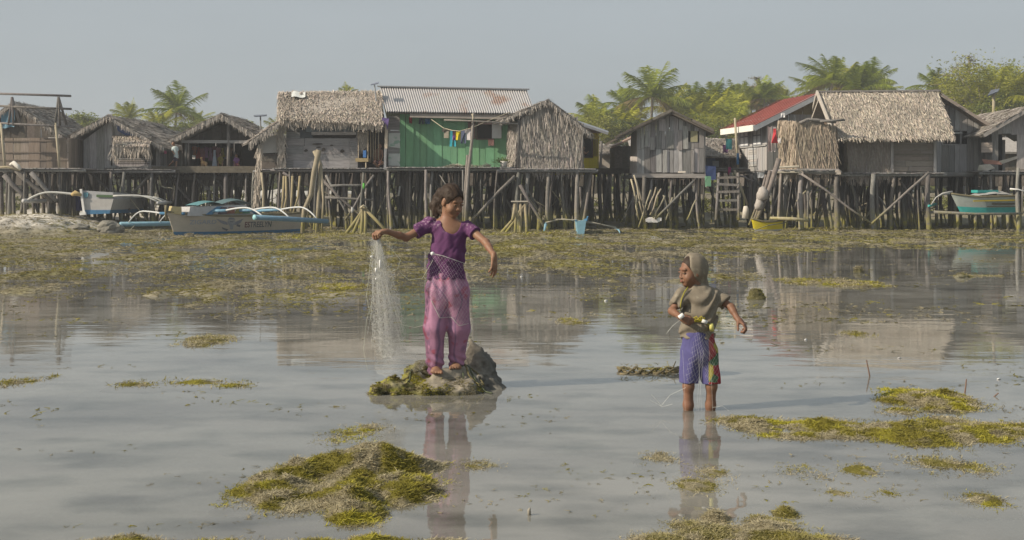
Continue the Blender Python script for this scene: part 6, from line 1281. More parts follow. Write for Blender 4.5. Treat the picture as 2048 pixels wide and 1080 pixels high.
    for lab, px, py, Y, c in (('bright green plastic strip hanging under the left big thatch house', 727, 372, 45.3, (.12, .45, .08)), ('white plastic scrap under the tripod at left', 704, 420, 44, (.5, .5, .48))):
        mb = MB(); mb.tube([P(px, py - 6, Y), P(px + 1, py, Y), P(px, py + 6, Y)], [.03, .06, .03], 6, c); tag(mb.build('plastic_scrap', CLOTH, None, True), lab, 'litter')
    mb = MB()
    for i in range(60):
        q = P(U(1296, 1320), U(437, 442), 46); s = U(.03, .10); mb.box(q - Vector((s, s, s * .6)), q + Vector((s, s, s * .6)), gr(.8, 1.2))
    tag(mb.build('shell_litter', WHITE), kind='stuff')
    # bits in the near water
    for lab, px, py, w, h, c in (('small white plastic bit floating below the pale roof reflection', 1799, 717, 7, 2.2, (.7, .68, .66)), ('white plastic bit floating near the right edge', 1998, 759, 8, 3, (.75, .75, .75)), ('white bottle top floating between girl and boy', 1212, 602, 5, 3.5, (.72, .72, .68)), ('white bit floating right of the girl at her hip height', 1043, 554, 4, 2.5, (.7, .68, .64)), ('white plastic piece at the far left of the calm water', 40, 763, 10, 3.5, (.6, .62, .58)), ('pale bit of foam floating below the boy hand', 1612, 680, 5, 3, (.72, .72, .72))):
        y = gy(py); mb = MB(); p = Vector((X(px, y), y, .012)); s = y / FPX; w *= .6; h *= .5; mb.tube([p - Vector((w * s, .01, .008)), p + Vector((0, 0, -.006)), p + Vector((w * s, .02, -.008))], [h * s * .7, h * s, h * s * .6], 8, c)
        tag(mb.build('plastic_scrap', TARP, None, True), lab, 'litter', 'floating litter')
    for lab, p, q in (('brown twig standing out of the oval seaweed mat', (1929, 785), (1933, 758)), ('thin twig sticking out of the calm water right of the boy', (1741, 752), (1733, 720)), ('short broken stick in the water near the right edge', (1978, 793), (1997, 786))):
        y = gy(p[1]); a = P(*p, y); mb = MB(); mb.tube([a - Vector((0, 0, .03)), P(*q, y)], [.006, .004], 6, (.35, .22, .16)); tag(mb.build('twig', mat('twig_bark', (.5, .5, .5), .9)), lab, 'twig')
    y = gy(1030); mb = MB(); mb.tube([P(1059, 1032, y), P(1058, 1020, y), P(1060, 1016, y)], [.008, .007, .004], 7, (.6, .55, .45)); tag(mb.build('twig', mat('twig_bark', (.5, .5, .5)), None, True), 'tiny pale stub standing in the water between the two reflections', 'twig')
    # mossy lump and rope-like root
    def lump(name, label, px, py, w, h, seed, cols):
        y = gy(py); c = np.array([X(px, y), y + .15, 0]); s = y / FPX; n = 40
        th, ph = np.meshgrid(np.linspace(0, 2 * np.pi, n), np.linspace(0, np.pi / 2 + .3, n // 2)); d = np.stack([np.cos(th) * np.sin(ph), np.sin(th) * np.sin(ph), np.cos(ph)], -1)
        rr = .62 + .75 * (fbm(d * 2.2 + seed, 4, seed)); Pn = c + d * rr[..., None] * np.array([w * s, w * s * .8, h * s])
        mb = MB(); mb.grid(Pn, np.array(cols) * (.6 + .8 * fbm(d * 6, 3, seed + 1))[..., None], True)
        q = Pn.reshape(-1, 3); k = rng.integers(0, len(q), 260); q = q[k]; q = q[q[:, 2] > 0]
        tufts(mb, q[:, 0], q[:, 1], q[:, 2], np.full(len(q), 5 * s), weed_colours(q[:, :2] * 3, seed), 2, .2)
        tag(mb.build(name, WEED, None, True), label, 'rock')
    lump('mossy_rock', 'small mossy coral lump in the water just right of the boy head', 1517, 600, 18, 20, 5, (.13, .12, .05)); lump('mossy_rock', 'tiny mossy lump farther out right of the yellow weed bar', 1722, 545, 10, 11, 9, (.14, .13, .06)); lump('coral_rock', 'pale rounded stone near the right edge beside the grey weed lump', 1930, 556, 13, 7, 13, (.30, .29, .20)); lump('coral_rock', 'pale lump of coral in front of the big boat keel', 377, 475, 9, 7, 17, (.40, .37, .30))
    y0 = gy(745); root = MB()
    for k in range(3):
        pts = [Vector((X(1238 + i * 12, y0), y0 + .10 * math.sin(i * 1.1 + k * 2), .010 + .014 * math.sin(i * 1.3 + k * 2.1) + (.012 if i > 7 else 0))) for i in range(11)]
        root.tube(pts, [.010 + .004 * math.sin(i * 2 + k) for i in range(11)], 8, np.array((.24, .20, .12)) * (.8 + .2 * k))
    x = np.array([X(1240 + i * 1.1, y0) for i in range(105)]); tufts(root, x, y0 + rng.normal(0, .07, 105), np.abs(rng.normal(.02, .02, 105)), np.full(105, .035), weed_colours(np.stack([x * 5, x], -1), 33, .2), 3, .5)
    root.tube([P(1344, 740, y0), P(1352, 722, y0)], [.006, .003], 5, (.2, .17, .1))
    tag(root.build('weedy_rope', WEED, None, True), 'twisted weedy rope lying on the water left of the boy legs', 'rope')
    # dark stones on the sand bank
    for i, (px, py, Y, w, h, lab) in enumerate(((222, 458, 41.4, 26, 19, 'dark rock at the right end of the sand bank'), (130, 452, 41.6, 18, 9, 'grey rock half buried in the middle of the sand bank'), (160, 455, 41.2, 20, 8, 'flat grey rock just right of the half buried one on the bank'))):
        c = np.array(P(px, py, Y)); s = Y / FPX; th, ph = np.meshgrid(np.linspace(0, 2 * np.pi, 28), np.linspace(0, np.pi, 16)); d = np.stack([np.cos(th) * np.sin(ph), np.sin(th) * np.sin(ph), np.cos(ph)], -1)
        rr = .6 + .8 * fbm(d * 1.6 + i * 7, 4, 60 + i); mb = MB(); mb.grid(c + d * rr[..., None] * np.array([w * s, w * s, h * s]), np.array([.20, .19, .16]) * (.5 + 1.0 * fbm(d * 4, 3, 61 + i))[..., None], True)
        tag(mb.build('rock', mat('bank_rock', (1, 1, 1), .95, .3, 5, bump=.02), None, False), lab, 'rock')
props()
# ------------------------------------------------------------------ signed distance modelling for bodies, clothes and the rock
class SDF:
    def __init__(s, lo, hi, h):
        s.h = h; s.lo = np.array(lo, float); n = np.ceil((np.array(hi) - s.lo) / h).astype(int) + 1
        s.ax = [s.lo[i] + h * np.arange(n[i]) for i in range(3)]; s.f = np.full(tuple(n), .5, np.float32)
    def sl(s, lo, hi):
        out = []
        for i in range(3):
            a = max(0, int((lo[i] - s.lo[i]) / s.h)); b = min(len(s.ax[i]), int((hi[i] - s.lo[i]) / s.h) + 2)
            if b <= a: return None
            out.append(slice(a, b))
        return tuple(out)
    def pts(s, sl):
        return (s.ax[0][sl[0]][:, None, None], s.ax[1][sl[1]][None, :, None], s.ax[2][sl[2]][None, None, :])
    def put(s, sl, d, k, op):
        f = s.f[sl]
        if op == 'add':
            if k > 0: h = np.clip(.5 + .5 * (f - d) / k, 0, 1); r = f * (1 - h) + d * h - k * h * (1 - h)
            else: r = np.minimum(f, d)
        else:
            d = -d
            if k > 0: h = np.clip(.5 - .5 * (f - d) / k, 0, 1); r = f * (1 - h) + d * h + k * h * (1 - h)
            else: r = np.maximum(f, d)
        s.f[sl] = r.astype(np.float32)
    def cone(s, a, b, ra, rb=None, k=.02, sy=1.0, op='add', cap=None, sx=1.0):
        a, b = np.array(a, float), np.array(b, float); rb = ra if rb is None else rb; m = max(ra, rb) + k + 2 * s.h + .01
        sl = s.sl(np.minimum(a, b) - m, np.maximum(a, b) + m)
        if sl is None: return
        x, y, z = s.pts(sl); d = b - a; L2 = max(d @ d, 1e-9)
        t = np.clip(((x - a[0]) * d[0] + (y - a[1]) * d[1] + (z - a[2]) * d[2]) / L2, 0, 1)
        px, py, pz = (x - a[0] - t * d[0]) / sx, (y - a[1] - t * d[1]) / sy, z - a[2] - t * d[2]
        q = np.sqrt(px * px + py * py + pz * pz) - (ra + (rb - ra) * t); q = q * min(1, sy, sx)
        if cap is not None:
            c = np.array(cap, float); n = (b - a) / np.linalg.norm(b - a); q = np.maximum(q, (x - c[0]) * n[0] + (y - c[1]) * n[1] + (z - c[2]) * n[2])
        s.put(sl, q, k, op)
    def ell(s, c, r, k=.02, R=None, op='add'):
        c = np.array(c, float); r = np.array(r, float); m = r.max() + k + 2 * s.h + .01; sl = s.sl(c - m, c + m)
        if sl is None: return
        x, y, z = s.pts(sl); X_, Y_, Z_ = x - c[0], y - c[1], z - c[2]
        if R is not None: X_, Y_, Z_ = (X_ * R[0][i] + Y_ * R[1][i] + Z_ * R[2][i] for i in range(3))
        k0 = np.sqrt((X_ / r[0]) ** 2 + (Y_ / r[1]) ** 2 + (Z_ / r[2]) ** 2); k1 = np.sqrt((X_ / r[0] ** 2) ** 2 + (Y_ / r[1] ** 2) ** 2 + (Z_ / r[2] ** 2) ** 2)
        s.put(sl, k0 * (k0 - 1) / np.maximum(k1, 1e-6), k, op)
    def half(s, p, n, op='sub', k=.004, box=None):       # cut away everything in front of the plane
        n = np.array(n, float); n /= np.linalg.norm(n)
        sl = s.sl(*box) if box is not None else (slice(None),) * 3
        x, y, z = s.pts(sl); s.put(sl, -((x - p[0]) * n[0] + (y - p[1]) * n[1] + (z - p[2]) * n[2]), k, op)
    def disp(s, fn, band=.03):
        i = np.nonzero(np.abs(s.f) < band); p = np.stack([s.ax[j][i[j]] for j in range(3)], -1)
        s.f[i] += fn(p).astype(np.float32)
    def front(s, x, z, default=None):
        """y of the first surface met from the camera side at (x, z)"""
        ix = np.clip(np.round((x - s.lo[0]) / s.h).astype(int), 0, s.f.shape[0] - 1); iz = np.clip(np.round((z - s.lo[2]) / s.h).astype(int), 0, s.f.shape[2] - 1)
        ins = s.f[ix, :, iz] < 0; j = ins.argmax(1); y = s.ax[1][j]
        return np.where(ins.any(1), y, np.nan)
    def mesh(s):
        f = s.f; ins = f < 0; nx, ny, nz = f.shape; C = [(i, j, k) for i in (0, 1) for j in (0, 1) for k in (0, 1)]
        cnt = sum(ins[i:nx - 1 + i, j:ny - 1 + j, k:nz - 1 + k].astype(np.int8) for i, j, k in C)
        ii, jj, kk = np.nonzero((cnt > 0) & (cnt < 8)); idx = -np.ones((nx - 1, ny - 1, nz - 1), int); idx[ii, jj, kk] = np.arange(len(ii))
        v = {c: f[ii + c[0], jj + c[1], kk + c[2]] for c in C}; acc = np.zeros((len(ii), 3)); n = np.zeros(len(ii))
        for a in C:
            for b in C:
                if sum(b) - sum(a) == 1 and all(b[q] >= a[q] for q in range(3)):
                    cr = (v[a] < 0) != (v[b] < 0); t = np.where(cr, v[a] / np.where(cr, v[a] - v[b], 1), 0)
                    acc += np.where(cr[:, None], np.array(a) + t[:, None] * (np.array(b) - np.array(a)), 0); n += cr
        V = s.lo + s.h * (np.stack([ii, jj, kk], -1) + acc / n[:, None]); Q = []
        for ax in range(3):
            o1, o2 = [(1, 2), (2, 0), (0, 1)][ax]; A = [slice(1, -1)] * 3; A[ax] = slice(0, -1); B = list(A); B[ax] = slice(1, None)
            s0, s1 = ins[tuple(A)], ins[tuple(B)]; e = np.nonzero(s0 != s1); base = np.stack(e, -1) + np.array([0 if q == ax else 1 for q in range(3)])
            sg = s0[e]; q4 = []
            for d1, d2 in ((-1, -1), (0, -1), (0, 0), (-1, 0)):
                p = base.copy(); p[:, o1] += d1; p[:, o2] += d2; q4.append(idx[p[:, 0], p[:, 1], p[:, 2]])
            q = np.stack(q4, -1); q[~sg] = q[~sg][:, ::-1]; Q.append(q)
        Q = np.concatenate(Q); return V, Q[(Q >= 0).all(1)]
    def build(s, name, m, parent=None, c=(1, 1, 1), colfn=None, smooth=True):
        V, Q = s.mesh(); mb = MB(); mb.raw(V, Q, c=colfn(V) if colfn else c); return mb.build(name, m, parent, smooth)

def skin_mat():
    def fn(n, l, out, tc, nz): return mixcol(n, l, noise_fac(n, l, tc, 14, .45, .75), out, (.215, .105, .068))
    m = mat('skin', (.265, .150, .092), .55, .10, 20.0, fn=fn, spec=.35)
    b = m.node_tree.nodes['Principled BSDF']; b.inputs['Subsurface Weight'].default_value = .12; b.inputs['Subsurface Radius'].default_value = (.012, .005, .003)
    return m
SKIN = skin_mat()
HAIR = mat('dark_hair', (.034, .022, .015), .62, .4, 40.0, (1, 1, .25), spec=.22)
def basis(fwd, up=(0, 0, 1)):
    f = np.array(fwd, float); f /= np.linalg.norm(f); u = np.array(up, float); u = u - f * (u @ f); u /= np.linalg.norm(u); r = np.cross(f, u)
    return np.stack([r, f, u], 1)                      # columns: her left... (side, forward, up)
def head(S, C, R, k=1.0):
    W = lambda *p: C + R @ (np.array(p, float) * k)
    e = lambda c, r, kk=.012, op='add': S.ell(W(*c), np.array(r) * k, kk * k, R, op)
    e((0, -.012, .022), (.069, .088, .083)); e((0, .026, -.036), (.058, .056, .066), .02); e((0, .055, -.088), (.024, .022, .02), .025)
    e((.03, .048, -.045), (.030, .030, .030), .02); e((-.03, .048, -.045), (.030, .030, .030), .02)
    e((0, .072, .016), (.046, .014, .012), .012)
    for q in (-1, 1): e((q * .030, .094, -.006), (.016, .013, .011), .010, 'sub')
    S.cone(W(0, .082, .0), W(0, .093, -.036), .006 * k, .010 * k, .010); e((.011, .087, -.040), (.009, .010, .008), .006); e((-.011, .087, -.040), (.009, .010, .008), .006)
    e((0, .079, -.066), (.022, .012, .010), .008)
    for q in (-1, 1): e((q * .069, -.008, -.014), (.010, .019, .030), .006)
    return W
def face_parts(root, W, R, k=1.0, h=.0025, closed=True):
    def blob(name, items, m, c):
        pts = np.array([W(*i[0]) for i in items]); S = SDF(pts.min(0) - .035, pts.max(0) + .035, h)
        for p, r in items: S.ell(W(*p), np.array(r) * k, .002, R)
        return S.build(name, m, root, c)
    lip = mat('lips', (.215, .09, .065), .45, .1, 20)
    blob('lips', [((0, .0895, -.062), (.018, .006, .005)), ((0, .0885, -.070), (.015, .006, .006))], lip, (1, 1, 1))
    for q in (-1, 1):
        ey = blob('eye', [((q * .030, .080, -.008), (.013, .0075, .0055))], mat('eye_white', (.20, .14, .10), .3, .05), (1, 1, 1))
        o = blob('iris', [((q * .030 , .0855, -.009), (.006, .0035, .005))], mat('eye_dark', (.02, .012, .008), .2, .05), (1, 1, 1)); o.parent = ey
        blob('eyelid', [((q * .030, .0815, -.003), (.015, .008, .0045))], SKIN, (.85, .8, .78)); blob('eyebrow', [((q * .030, .087, .014), (.014, .003, .0022))], SKIN, (.35, .3, .28))
def hand(S, w, d, pn, th, curl=(.3, .35, .4, .45), spread=.1, k=.86, thumb=(.75, .35), kb=.006):
    """w wrist, d pointing direction, pn the way the palm faces, th +1/-1 side of the thumb along side vector d x pn"""
    d = np.array(d, float); d /= np.linalg.norm(d); pn = np.array(pn, float); pn -= d * (pn @ d); pn /= np.linalg.norm(pn); sd_ = np.cross(d, pn) * th; w = np.array(w, float)
    S.cone(w - d * .01, w + d * .028 * k, .017 * k, .020 * k, .012)
    for i in range(4):
        o = 1.5 - i; a = w + d * .018 * k + sd_ * o * .011 * k; b = w + (d * (.070 - .004 * abs(i - 1)) + sd_ * o * .0165) * k
        S.cone(a, b, .0125 * k, .0098 * k, .010)
        L = (.034, .038, .035, .028)[i] * k; fd = d + sd_ * o * spread; fd /= np.linalg.norm(fd); p = b; an = curl[i] * .55
        for j, (q, r0, r1) in enumerate(((1, .0086, .0078), (.72, .0078, .0072), (.55, .0072, .0060))):
            v = fd * math.cos(an) + pn * math.sin(an); e = p + v * L * q; S.cone(p, e, r0 * k, r1 * k, kb * .6); p = e; an += curl[i]
    a = w + (d * .016 + sd_ * .016 + pn * .006) * k; v = d * .62 + sd_ * thumb[0] + pn * thumb[1]; v /= np.linalg.norm(v); b = a + v * .034 * k; S.cone(a, b, .0125 * k, .0095 * k, .010)
    v2 = v * .75 + d * .35 + pn * .25; v2 /= np.linalg.norm(v2); c = b + v2 * .024 * k; S.cone(b, c, .009 * k, .008 * k, .004); S.cone(c, c + v2 * .017 * k, .008 * k, .0062 * k, .003)
def foot(S, an, toe, k=1.0, side=(1, 0, 0), big=1):
    an, toe = np.array(an, float), np.array(toe, float); d = toe - an; L = np.linalg.norm(d[:2]); u = np.array([d[0], d[1], 0]) / L; sd_ = np.array([u[1], -u[0], 0]) * -1
    zt = toe[2]
    S.cone(an, an - u * .022 * k + np.array([0, 0, -(an[2] - zt) + .024]), .026 * k, .026 * k, .02); S.cone(an + u * .01, toe - u * .05 * k + np.array([0, 0, .020]), .028 * k, .024 * k, .025)
    for o in (-.022, 0, .022): S.cone(an - u * .015 + np.array([0, 0, -(an[2] - zt) + .018]), toe - u * .035 * k + sd_ * o * k + np.array([0, 0, .014]), .017 * k, .015 * k, .02)
    for i in range(5):
        o = (i - 2) * .0165 * big; p = toe - u * (.035 + .004 * abs(i - 0.5)) * k + sd_ * o * k + np.array([0, 0, .012]); r = (.0115, .0085, .008, .0075, .007)[i] * k
        S.cone(p, p + u * (.034, .032, .028, .023, .018)[i] * k + np.array([0, 0, -.003]), r, r * .9, .006)

# ------------------------------------------------------------------ rock under the girl
GY = 8.25
def gp(px, py, d=0.0): return P(px, py, GY + d)
def rock():
    S = SDF((X(722, 8.2), 7.80, -.10), (X(1035, 8.4), 8.95, .42), .009)
    S.ell((X(893, 8.28), 8.28, -.02), (.30, .27, .115), .05); S.ell((X(915, 8.3), 8.42, .0), (.22, .20, .13), .06)
    S.cone(P(880, 752, 8.20), P(925, 745, 8.30), .05, .05, .05, op='add')
    S.cone(P(941, 682, 8.52), P(962, 724, 8.46), .016, .062, .02); S.cone(P(962, 726, 8.46), P(990, 790, 8.34), .065, .075, .05); S.cone(P(946, 705, 8.5), P(930, 765, 8.45), .035, .11, .04)
    S.ell((X(790, 8.2), 8.18, .01), (.125, .13, .085), .03); S.ell((X(762, 8.2), 8.10, .0), (.06, .08, .055), .03); S.ell((X(825, 8.25), 8.28, .05), (.09, .09, .08), .03); S.ell((X(845, 8.4), 8.45, .05), (.12, .12, .13), .05)
    S.ell((X(872, 7.97), 7.98, .006), (.17, .07, .042), .02, op='sub')          # hollow under the front edge
    def dz(p):
        n = fbm(p * 7, 4, 201) - .5; m = fbm(p * 24, 3, 202) - .5
        lft = sstep(X(850, 8.2), X(810, 8.2), p[:, 0]); top = sstep(.05, .09, p[:, 2]) * sstep(8.6, 8.4, p[:, 1]) * (1 - lft)
        rgt = sstep(X(935, 8.4), X(965, 8.4), p[:, 0]); return (n * .10 * (1 + .15 * rgt) + m * .05 * (1 + 1.2 * lft + .1 * rgt)) * (1 - .70 * top * (1 - rgt))
    S.disp(dz, .09)
    r = thing('coral_rock', (X(890, 8.25), 8.25, 0), 'grey coral rock with mossy left end on which the girl stands', 'rock')
    def col(V):
        n = fbm(V * 9, 4, 203)[:, None]; c = np.array([.245, .22, .175]) * (.55 + .85 * n)
        wet = sstep(.055, .01, V[:, 2] + .05 * (n[:, 0] - .5))[:, None]; c = c * (1 - wet) + np.array([.085, .08, .045]) * wet
        lf = (sstep(X(870, 8.2), X(795, 8.2), V[:, 0]) * sstep(.35, .6, n[:, 0] + .12))[:, None]; c = c * (1 - lf) + np.array([.20, .19, .035]) * lf
        rt = sstep(X(940, 8.4), X(975, 8.4), V[:, 0])[:, None]; return c * (1 - rt) + np.array([.125, .12, .105]) * (.5 + 1.0 * n) * rt  # side away from the sun painted darker as shade
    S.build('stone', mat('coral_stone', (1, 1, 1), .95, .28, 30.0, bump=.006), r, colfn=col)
    V, Q = S.mesh(); k = rng.integers(0, len(V), 60000); q = V[k]; fr = ((q[:, 2] < .10) & (q[:, 2] > -.01)) | (q[:, 0] < X(850, 8.2))
    n = fbm(q * 11, 3, 204); q = q[fr & (n > .50) & (q[:, 2] > -.005) & ((q[:, 0] < X(860, 8.2)) | ((q[:, 1] < 8.25) & (rng.uniform(0, 1, len(q)) < .35)))][:5200]
    mb = MB(); tufts(mb, q[:, 0], q[:, 1], q[:, 2], rng.uniform(.006, .017, len(q)), weed_colours(q[:, :2] * 6, 205, .9) * 1.05, 3, .35, .3)
    mb.build('moss', WEED, r)
    # strips of cut weed and old rope lying over it
    mb = MB()
    for i, (a, b) in enumerate((((930, 742), (985, 790)), ((925, 748), (960, 775)), ((935, 735), (968, 760)), ((905, 735), (945, 740)), ((815, 745), (860, 735)), ((830, 752), (880, 742)), ((823, 750), (818, 775)), ((805, 762), (850, 748)), ((850, 728), (882, 742)), ((918, 740), (928, 765)))):
        pts = []
        for t in np.linspace(0, 1, 9):
            x, y0 = X(a[0] + (b[0] - a[0]) * t, 8.25), None; py = a[1] + (b[1] - a[1]) * t
            yy = 8.05 + (795 - py) / 100 * .55; col_ = S.f[int((x - S.lo[0]) / S.h), int((yy - S.lo[1]) / S.h), :] < 0; z = S.ax[2][np.nonzero(col_)[0].max()] if col_.any() else 0.0
            pts.append((x, yy + .01 * math.sin(t * 9 + i), z + .008))
        mb.tube(pts, [.008, .005], 6, (.30, .29, .19) if i % 3 else (.19, .25, .20))
    mb.build('weed_strand', ROPE, r, True)
    # weed hanging off in the water in front and at the left
    return S
ROCK = rock()
def rock_top(x, y):
    c = ROCK.f[int((x - ROCK.lo[0]) / ROCK.h), int((y - ROCK.lo[1]) / ROCK.h), :] < 0
    return ROCK.ax[2][np.nonzero(c)[0].max()] if c.any() else 0.0

# ------------------------------------------------------------------ the girl
def fold(p, seed, a=.006, f=(26, 26, 7)):
    return a * 2 * (fbm(p * np.array(f), 2, seed) - .5)
def girl():
    r = thing('person', gp(890, 760), 'person in purple flowered top and pink patterned trousers standing barefoot on the rock', 'person')
    lo, hi = gp(738, 775, 0), gp(1006, 355, 0)
    S = SDF((lo.x - .02, GY - .42, .0), (hi.x + .02, GY + .24, hi.z + .02), .0045)
    C = np.array(gp(904, 402, -.02)); R = basis((.66, -.72, -.30), (.10, -.10, 1)); W = head(S, C, R, .95)
    nb = np.array(gp(896, 446, .01))
    S.cone(W(0, -.022, -.06), nb, .043, .046, .02); S.cone(nb, gp(897, 462, .01), .05, .085, .03, .75)
    sh = [np.array(gp(861, 449, .0)), np.array(gp(936, 455, .0))]
    S.cone(sh[0], nb + np.array([0, 0, -.01]), .032, .042, .03); S.cone(sh[1], nb + np.array([0, 0, -.01]), .032, .042, .03)
    S.cone(gp(898, 470, .0), gp(893, 520, .0), .104, .094, .03, .66); S.cone(gp(893, 520), gp(893, 565), .094, .105, .03, .66)
    el = [np.array(gp(812, 475, -.07)), np.array(gp(972, 485, -.13))]; wr = [np.array(gp(773, 463, -.17)), np.array(gp(988, 511, -.24))]
    for i in (0, 1):
        S.cone(sh[i], el[i], .034, .0245, .02); S.ell(el[i], (.026, .026, .026), .012); m = el[i] + (wr[i] - el[i]) * .35; S.cone(el[i], m, .0245, .0245, .012); S.cone(m, wr[i], .0245, .017, .012)
    hd = np.array(gp(756, 465, -.21)) - wr[0]
    hand(S, wr[0], hd + np.array([0, 0, .004]), (-.25, -.1, -1), -1, (1.05, 1.15, 1.2, 1.2), .05, .95, (.6, 1.0))
    hand(S, wr[1], (.03, -.10, -1), (-.75, .5, .1), 1, (.25, .22, .28, .35), .10, .95, (.55, .5))
    # legs and feet
    ank = [np.array(gp(871, 741, .03)), np.array(gp(912, 738, .10))]
    for a, hp, kn in ((ank[0], gp(873, 585), gp(870, 655, -.03)), (ank[1], gp(914, 585), gp(917, 655, .02))):
        S.cone(hp, kn, .068, .048, .03); S.cone(kn, a, .046, .026, .02)
    for i, (px, py, d) in enumerate(((873, 768, -.13), (911, 756, -.04))):
        y = GY + d; x = X(px, y); zt = rock_top(x, y + .05) - .004; foot(S, ank[i] - np.array([0, 0, max(0, ank[i][2] - zt - .06)]), (x, y, zt), 1.02, big=1 if i == 1 else -1); S.cone(ank[i], ank[i] - np.array([0, 0, max(0, ank[i][2] - zt - .06)]), .027, .026, .015)
    S.build('body', SKIN, r, (.9, .88, .86))
    face_parts(r, W, R, .95)
    # blouse
    T = SDF((gp(828, 600).x, GY - .22, gp(0, 575).z), (gp(968, 600).x, GY + .24, gp(0, 415).z), .0045)
    T.cone(sh[0] + np.array([0, 0, -.005]), nb + np.array([0, 0, -.03]), .044, .05, .03); T.cone(sh[1] + np.array([0, 0, -.005]), nb + np.array([0, 0, -.03]), .044, .05, .03)
    T.cone(gp(898, 468, .0), gp(893, 515, .0), .119, .112, .03, .68); T.cone(gp(893, 515), gp(892, 575), .112, .143, .03, .70)
    for i, f in ((0, .60), (1, .42)):
        e = sh[i] + (el[i] - sh[i]) * f; T.cone(sh[i], e + (e - sh[i]) * .4, .046, .048, .02, cap=e)
    T.ell(sh[0] + np.array([.0, -.01, .028]), (.034, .04, .022), .015); T.ell(sh[1] + np.array([-.0, -.01, .024]), (.032, .04, .02), .015)
    T.half(gp(893, 556), (.02, 0, -1), k=.006)
    T.ell(gp(902, 438, -.07), (.070, .13, .093), .008, basis((0, 1, 0)), 'sub')
    T.disp(lambda p: fold(p, 301, .012, (15, 15, 5)) + fold(p @ np.array([[.8, 0, .6], [0, 1, 0], [-.6, 0, .8]]), 303, .007, (34, 20, 8)) + .004 * np.sin((p[:, 0] * 1.3 + p[:, 2] * .9) * 45 + 3 * np.sin(p[:, 2] * 14)) * sstep(1.05, .92, p[:, 2]) * sstep(.78, .86, p[:, 2]), .03)
    def flowers(n, l, out, tc, nz):
        a = noise_fac(n, l, tc, 62, .55, .62, det=2); near = zfac(n, l, tc, gp(0, 488).z, gp(0, 455).z)
        sx = zfac(n, l, tc, gp(905, 480).x - gp(890, 760).x + .06, gp(905, 480).x - gp(890, 760).x - .06, 0)
        f = mul(n, l, mul(n, l, a, near), noise_fac(n, l, tc, 14, .42, .56)); return mixcol(n, l, mul(n, l, f, .75), out, (.50, .36, .44))
    T.build('blouse', mat('purple_jersey', (.105, .036, .105), .85, .12, 40, fn=flowers), r)
    # loose trousers
    U_ = SDF((gp(836, 600).x, GY - .22, gp(0, 760).z), (gp(952, 600).x, GY + .26, gp(0, 545).z), .0045)
    U_.cone(gp(893, 552), gp(893, 580), .128, .146, .03, .72)
    U_.cone(gp(877, 585), gp(869, 655, -.02), .088, .076, .03); U_.cone(gp(869, 655, -.02), gp(870, 720, .01), .074, .058, .03); U_.cone(gp(870, 720, .01), gp(871, 748, .03), .058, .050, .02, cap=gp(871, 745, .03))
    U_.cone(gp(912, 585), gp(917, 655, .02), .090, .076, .03); U_.cone(gp(917, 655, .02), gp(914, 715, .06), .074, .055, .03); U_.cone(gp(914, 715, .06), gp(912, 744, .09), .055, .047, .02, cap=gp(912, 741, .09))
    U_.cone(gp(890, 640, -.02), gp(892, 760, .05), .006, .013, .012, op='sub')
    U_.disp(lambda p: fold(p, 302, .007, (20, 20, 3.2)) + .003 * np.sin(p[:, 0] * 110 + 2.5 * np.sin(p[:, 2] * 9)) * sstep(.62, .75, p[:, 2]) + .006 * np.sin(p[:, 2] * 110 + p[:, 0] * 60) * sstep(.30, .17, p[:, 2]), .03)
    def print_(n, l, out, tc, nz):
        o = mixcol(n, l, mul(n, l, noise_fac(n, l, tc, 9.5, .60, .66, det=2), .6), out, (.34, .05, .075))
        o = mixcol(n, l, mul(n, l, noise_fac(n, l, tc, 12, .60, .66, det=1, off=(3, 5, 1)), .45), o, (.15, .10, .19))
        w = n.new('ShaderNodeTexWave'); w.inputs['Scale'].default_value = 2.2; w.inputs['Distortion'].default_value = 9; w.inputs['Detail'].default_value = 1; w.inputs['Detail Scale'].default_value = 1.2; l.new(tc.outputs['Object'], w.inputs['Vector'])
        mr = n.new('ShaderNodeMapRange'); mr.inputs[1].default_value = .93; mr.inputs[2].default_value = .99; l.new(w.outputs['Fac'], mr.inputs[0])
        return mixcol(n, l, mul(n, l, mr.outputs[0], .7), o, (.16, .10, .18))
    U_.build('trousers', mat('pink_print', (.37, .185, .285), .85, .12, 30, fn=print_), r)
    # hair: cap, ponytail, loose strands
    Hs = SDF(C - .24, C + .20, .004)
    Hs.ell(W(0, -.020, .030), (.078, .096, .090), .01, R); Hs.ell(W(0, .105, -.045), (.088, .080, .104), .012, R, 'sub'); Hs.half(W(0, 0, -.055), R @ np.array([0, -.25, -1.0]), k=.01)
    for q in (-1, 1): Hs.ell(W(q * .080, -.006, -.016), (.020, .026, .036), .006, R, 'sub')
    for a, b, ra, rb in (((884, 385, .07), (875, 396, .09), .040, .030), ((875, 396, .09), (871, 412, .08), .028, .036), ((871, 412, .08), (874, 432, .05), .040, .014), ((874, 405, .06), (884, 432, .02), .024, .008), ((871, 405, .06), (866, 430, .04), .024, .006), ((880, 400, .05), (890, 440, -.02), .014, .005)): Hs.cone(gp(*a), gp(*b), ra, rb, .02)
    Hs.disp(lambda p: .007 * (fbm((p - C) @ R * np.array([70, 14, 30]), 2, 401) - .5) * 2, .02)
    hr = Hs.build('hair', HAIR, r)
    mb = MB(); V, Q = Hs.mesh()
    for i in range(170):
        p = V[rng.integers(0, len(V))]; l = U(.02, .07); o = p - C; o = o / np.linalg.norm(o); dn = np.array([-.35 + U(-.4, .3), .15, -1 + U(-.2, .6)])
        mb.tube([tuple(p), tuple(p + o * .006 + dn * l * .4), tuple(p + o * .010 + dn * l)], [.0011, .0005], 3, caps=False)
    mb.build('loose_strand', HAIR, hr)
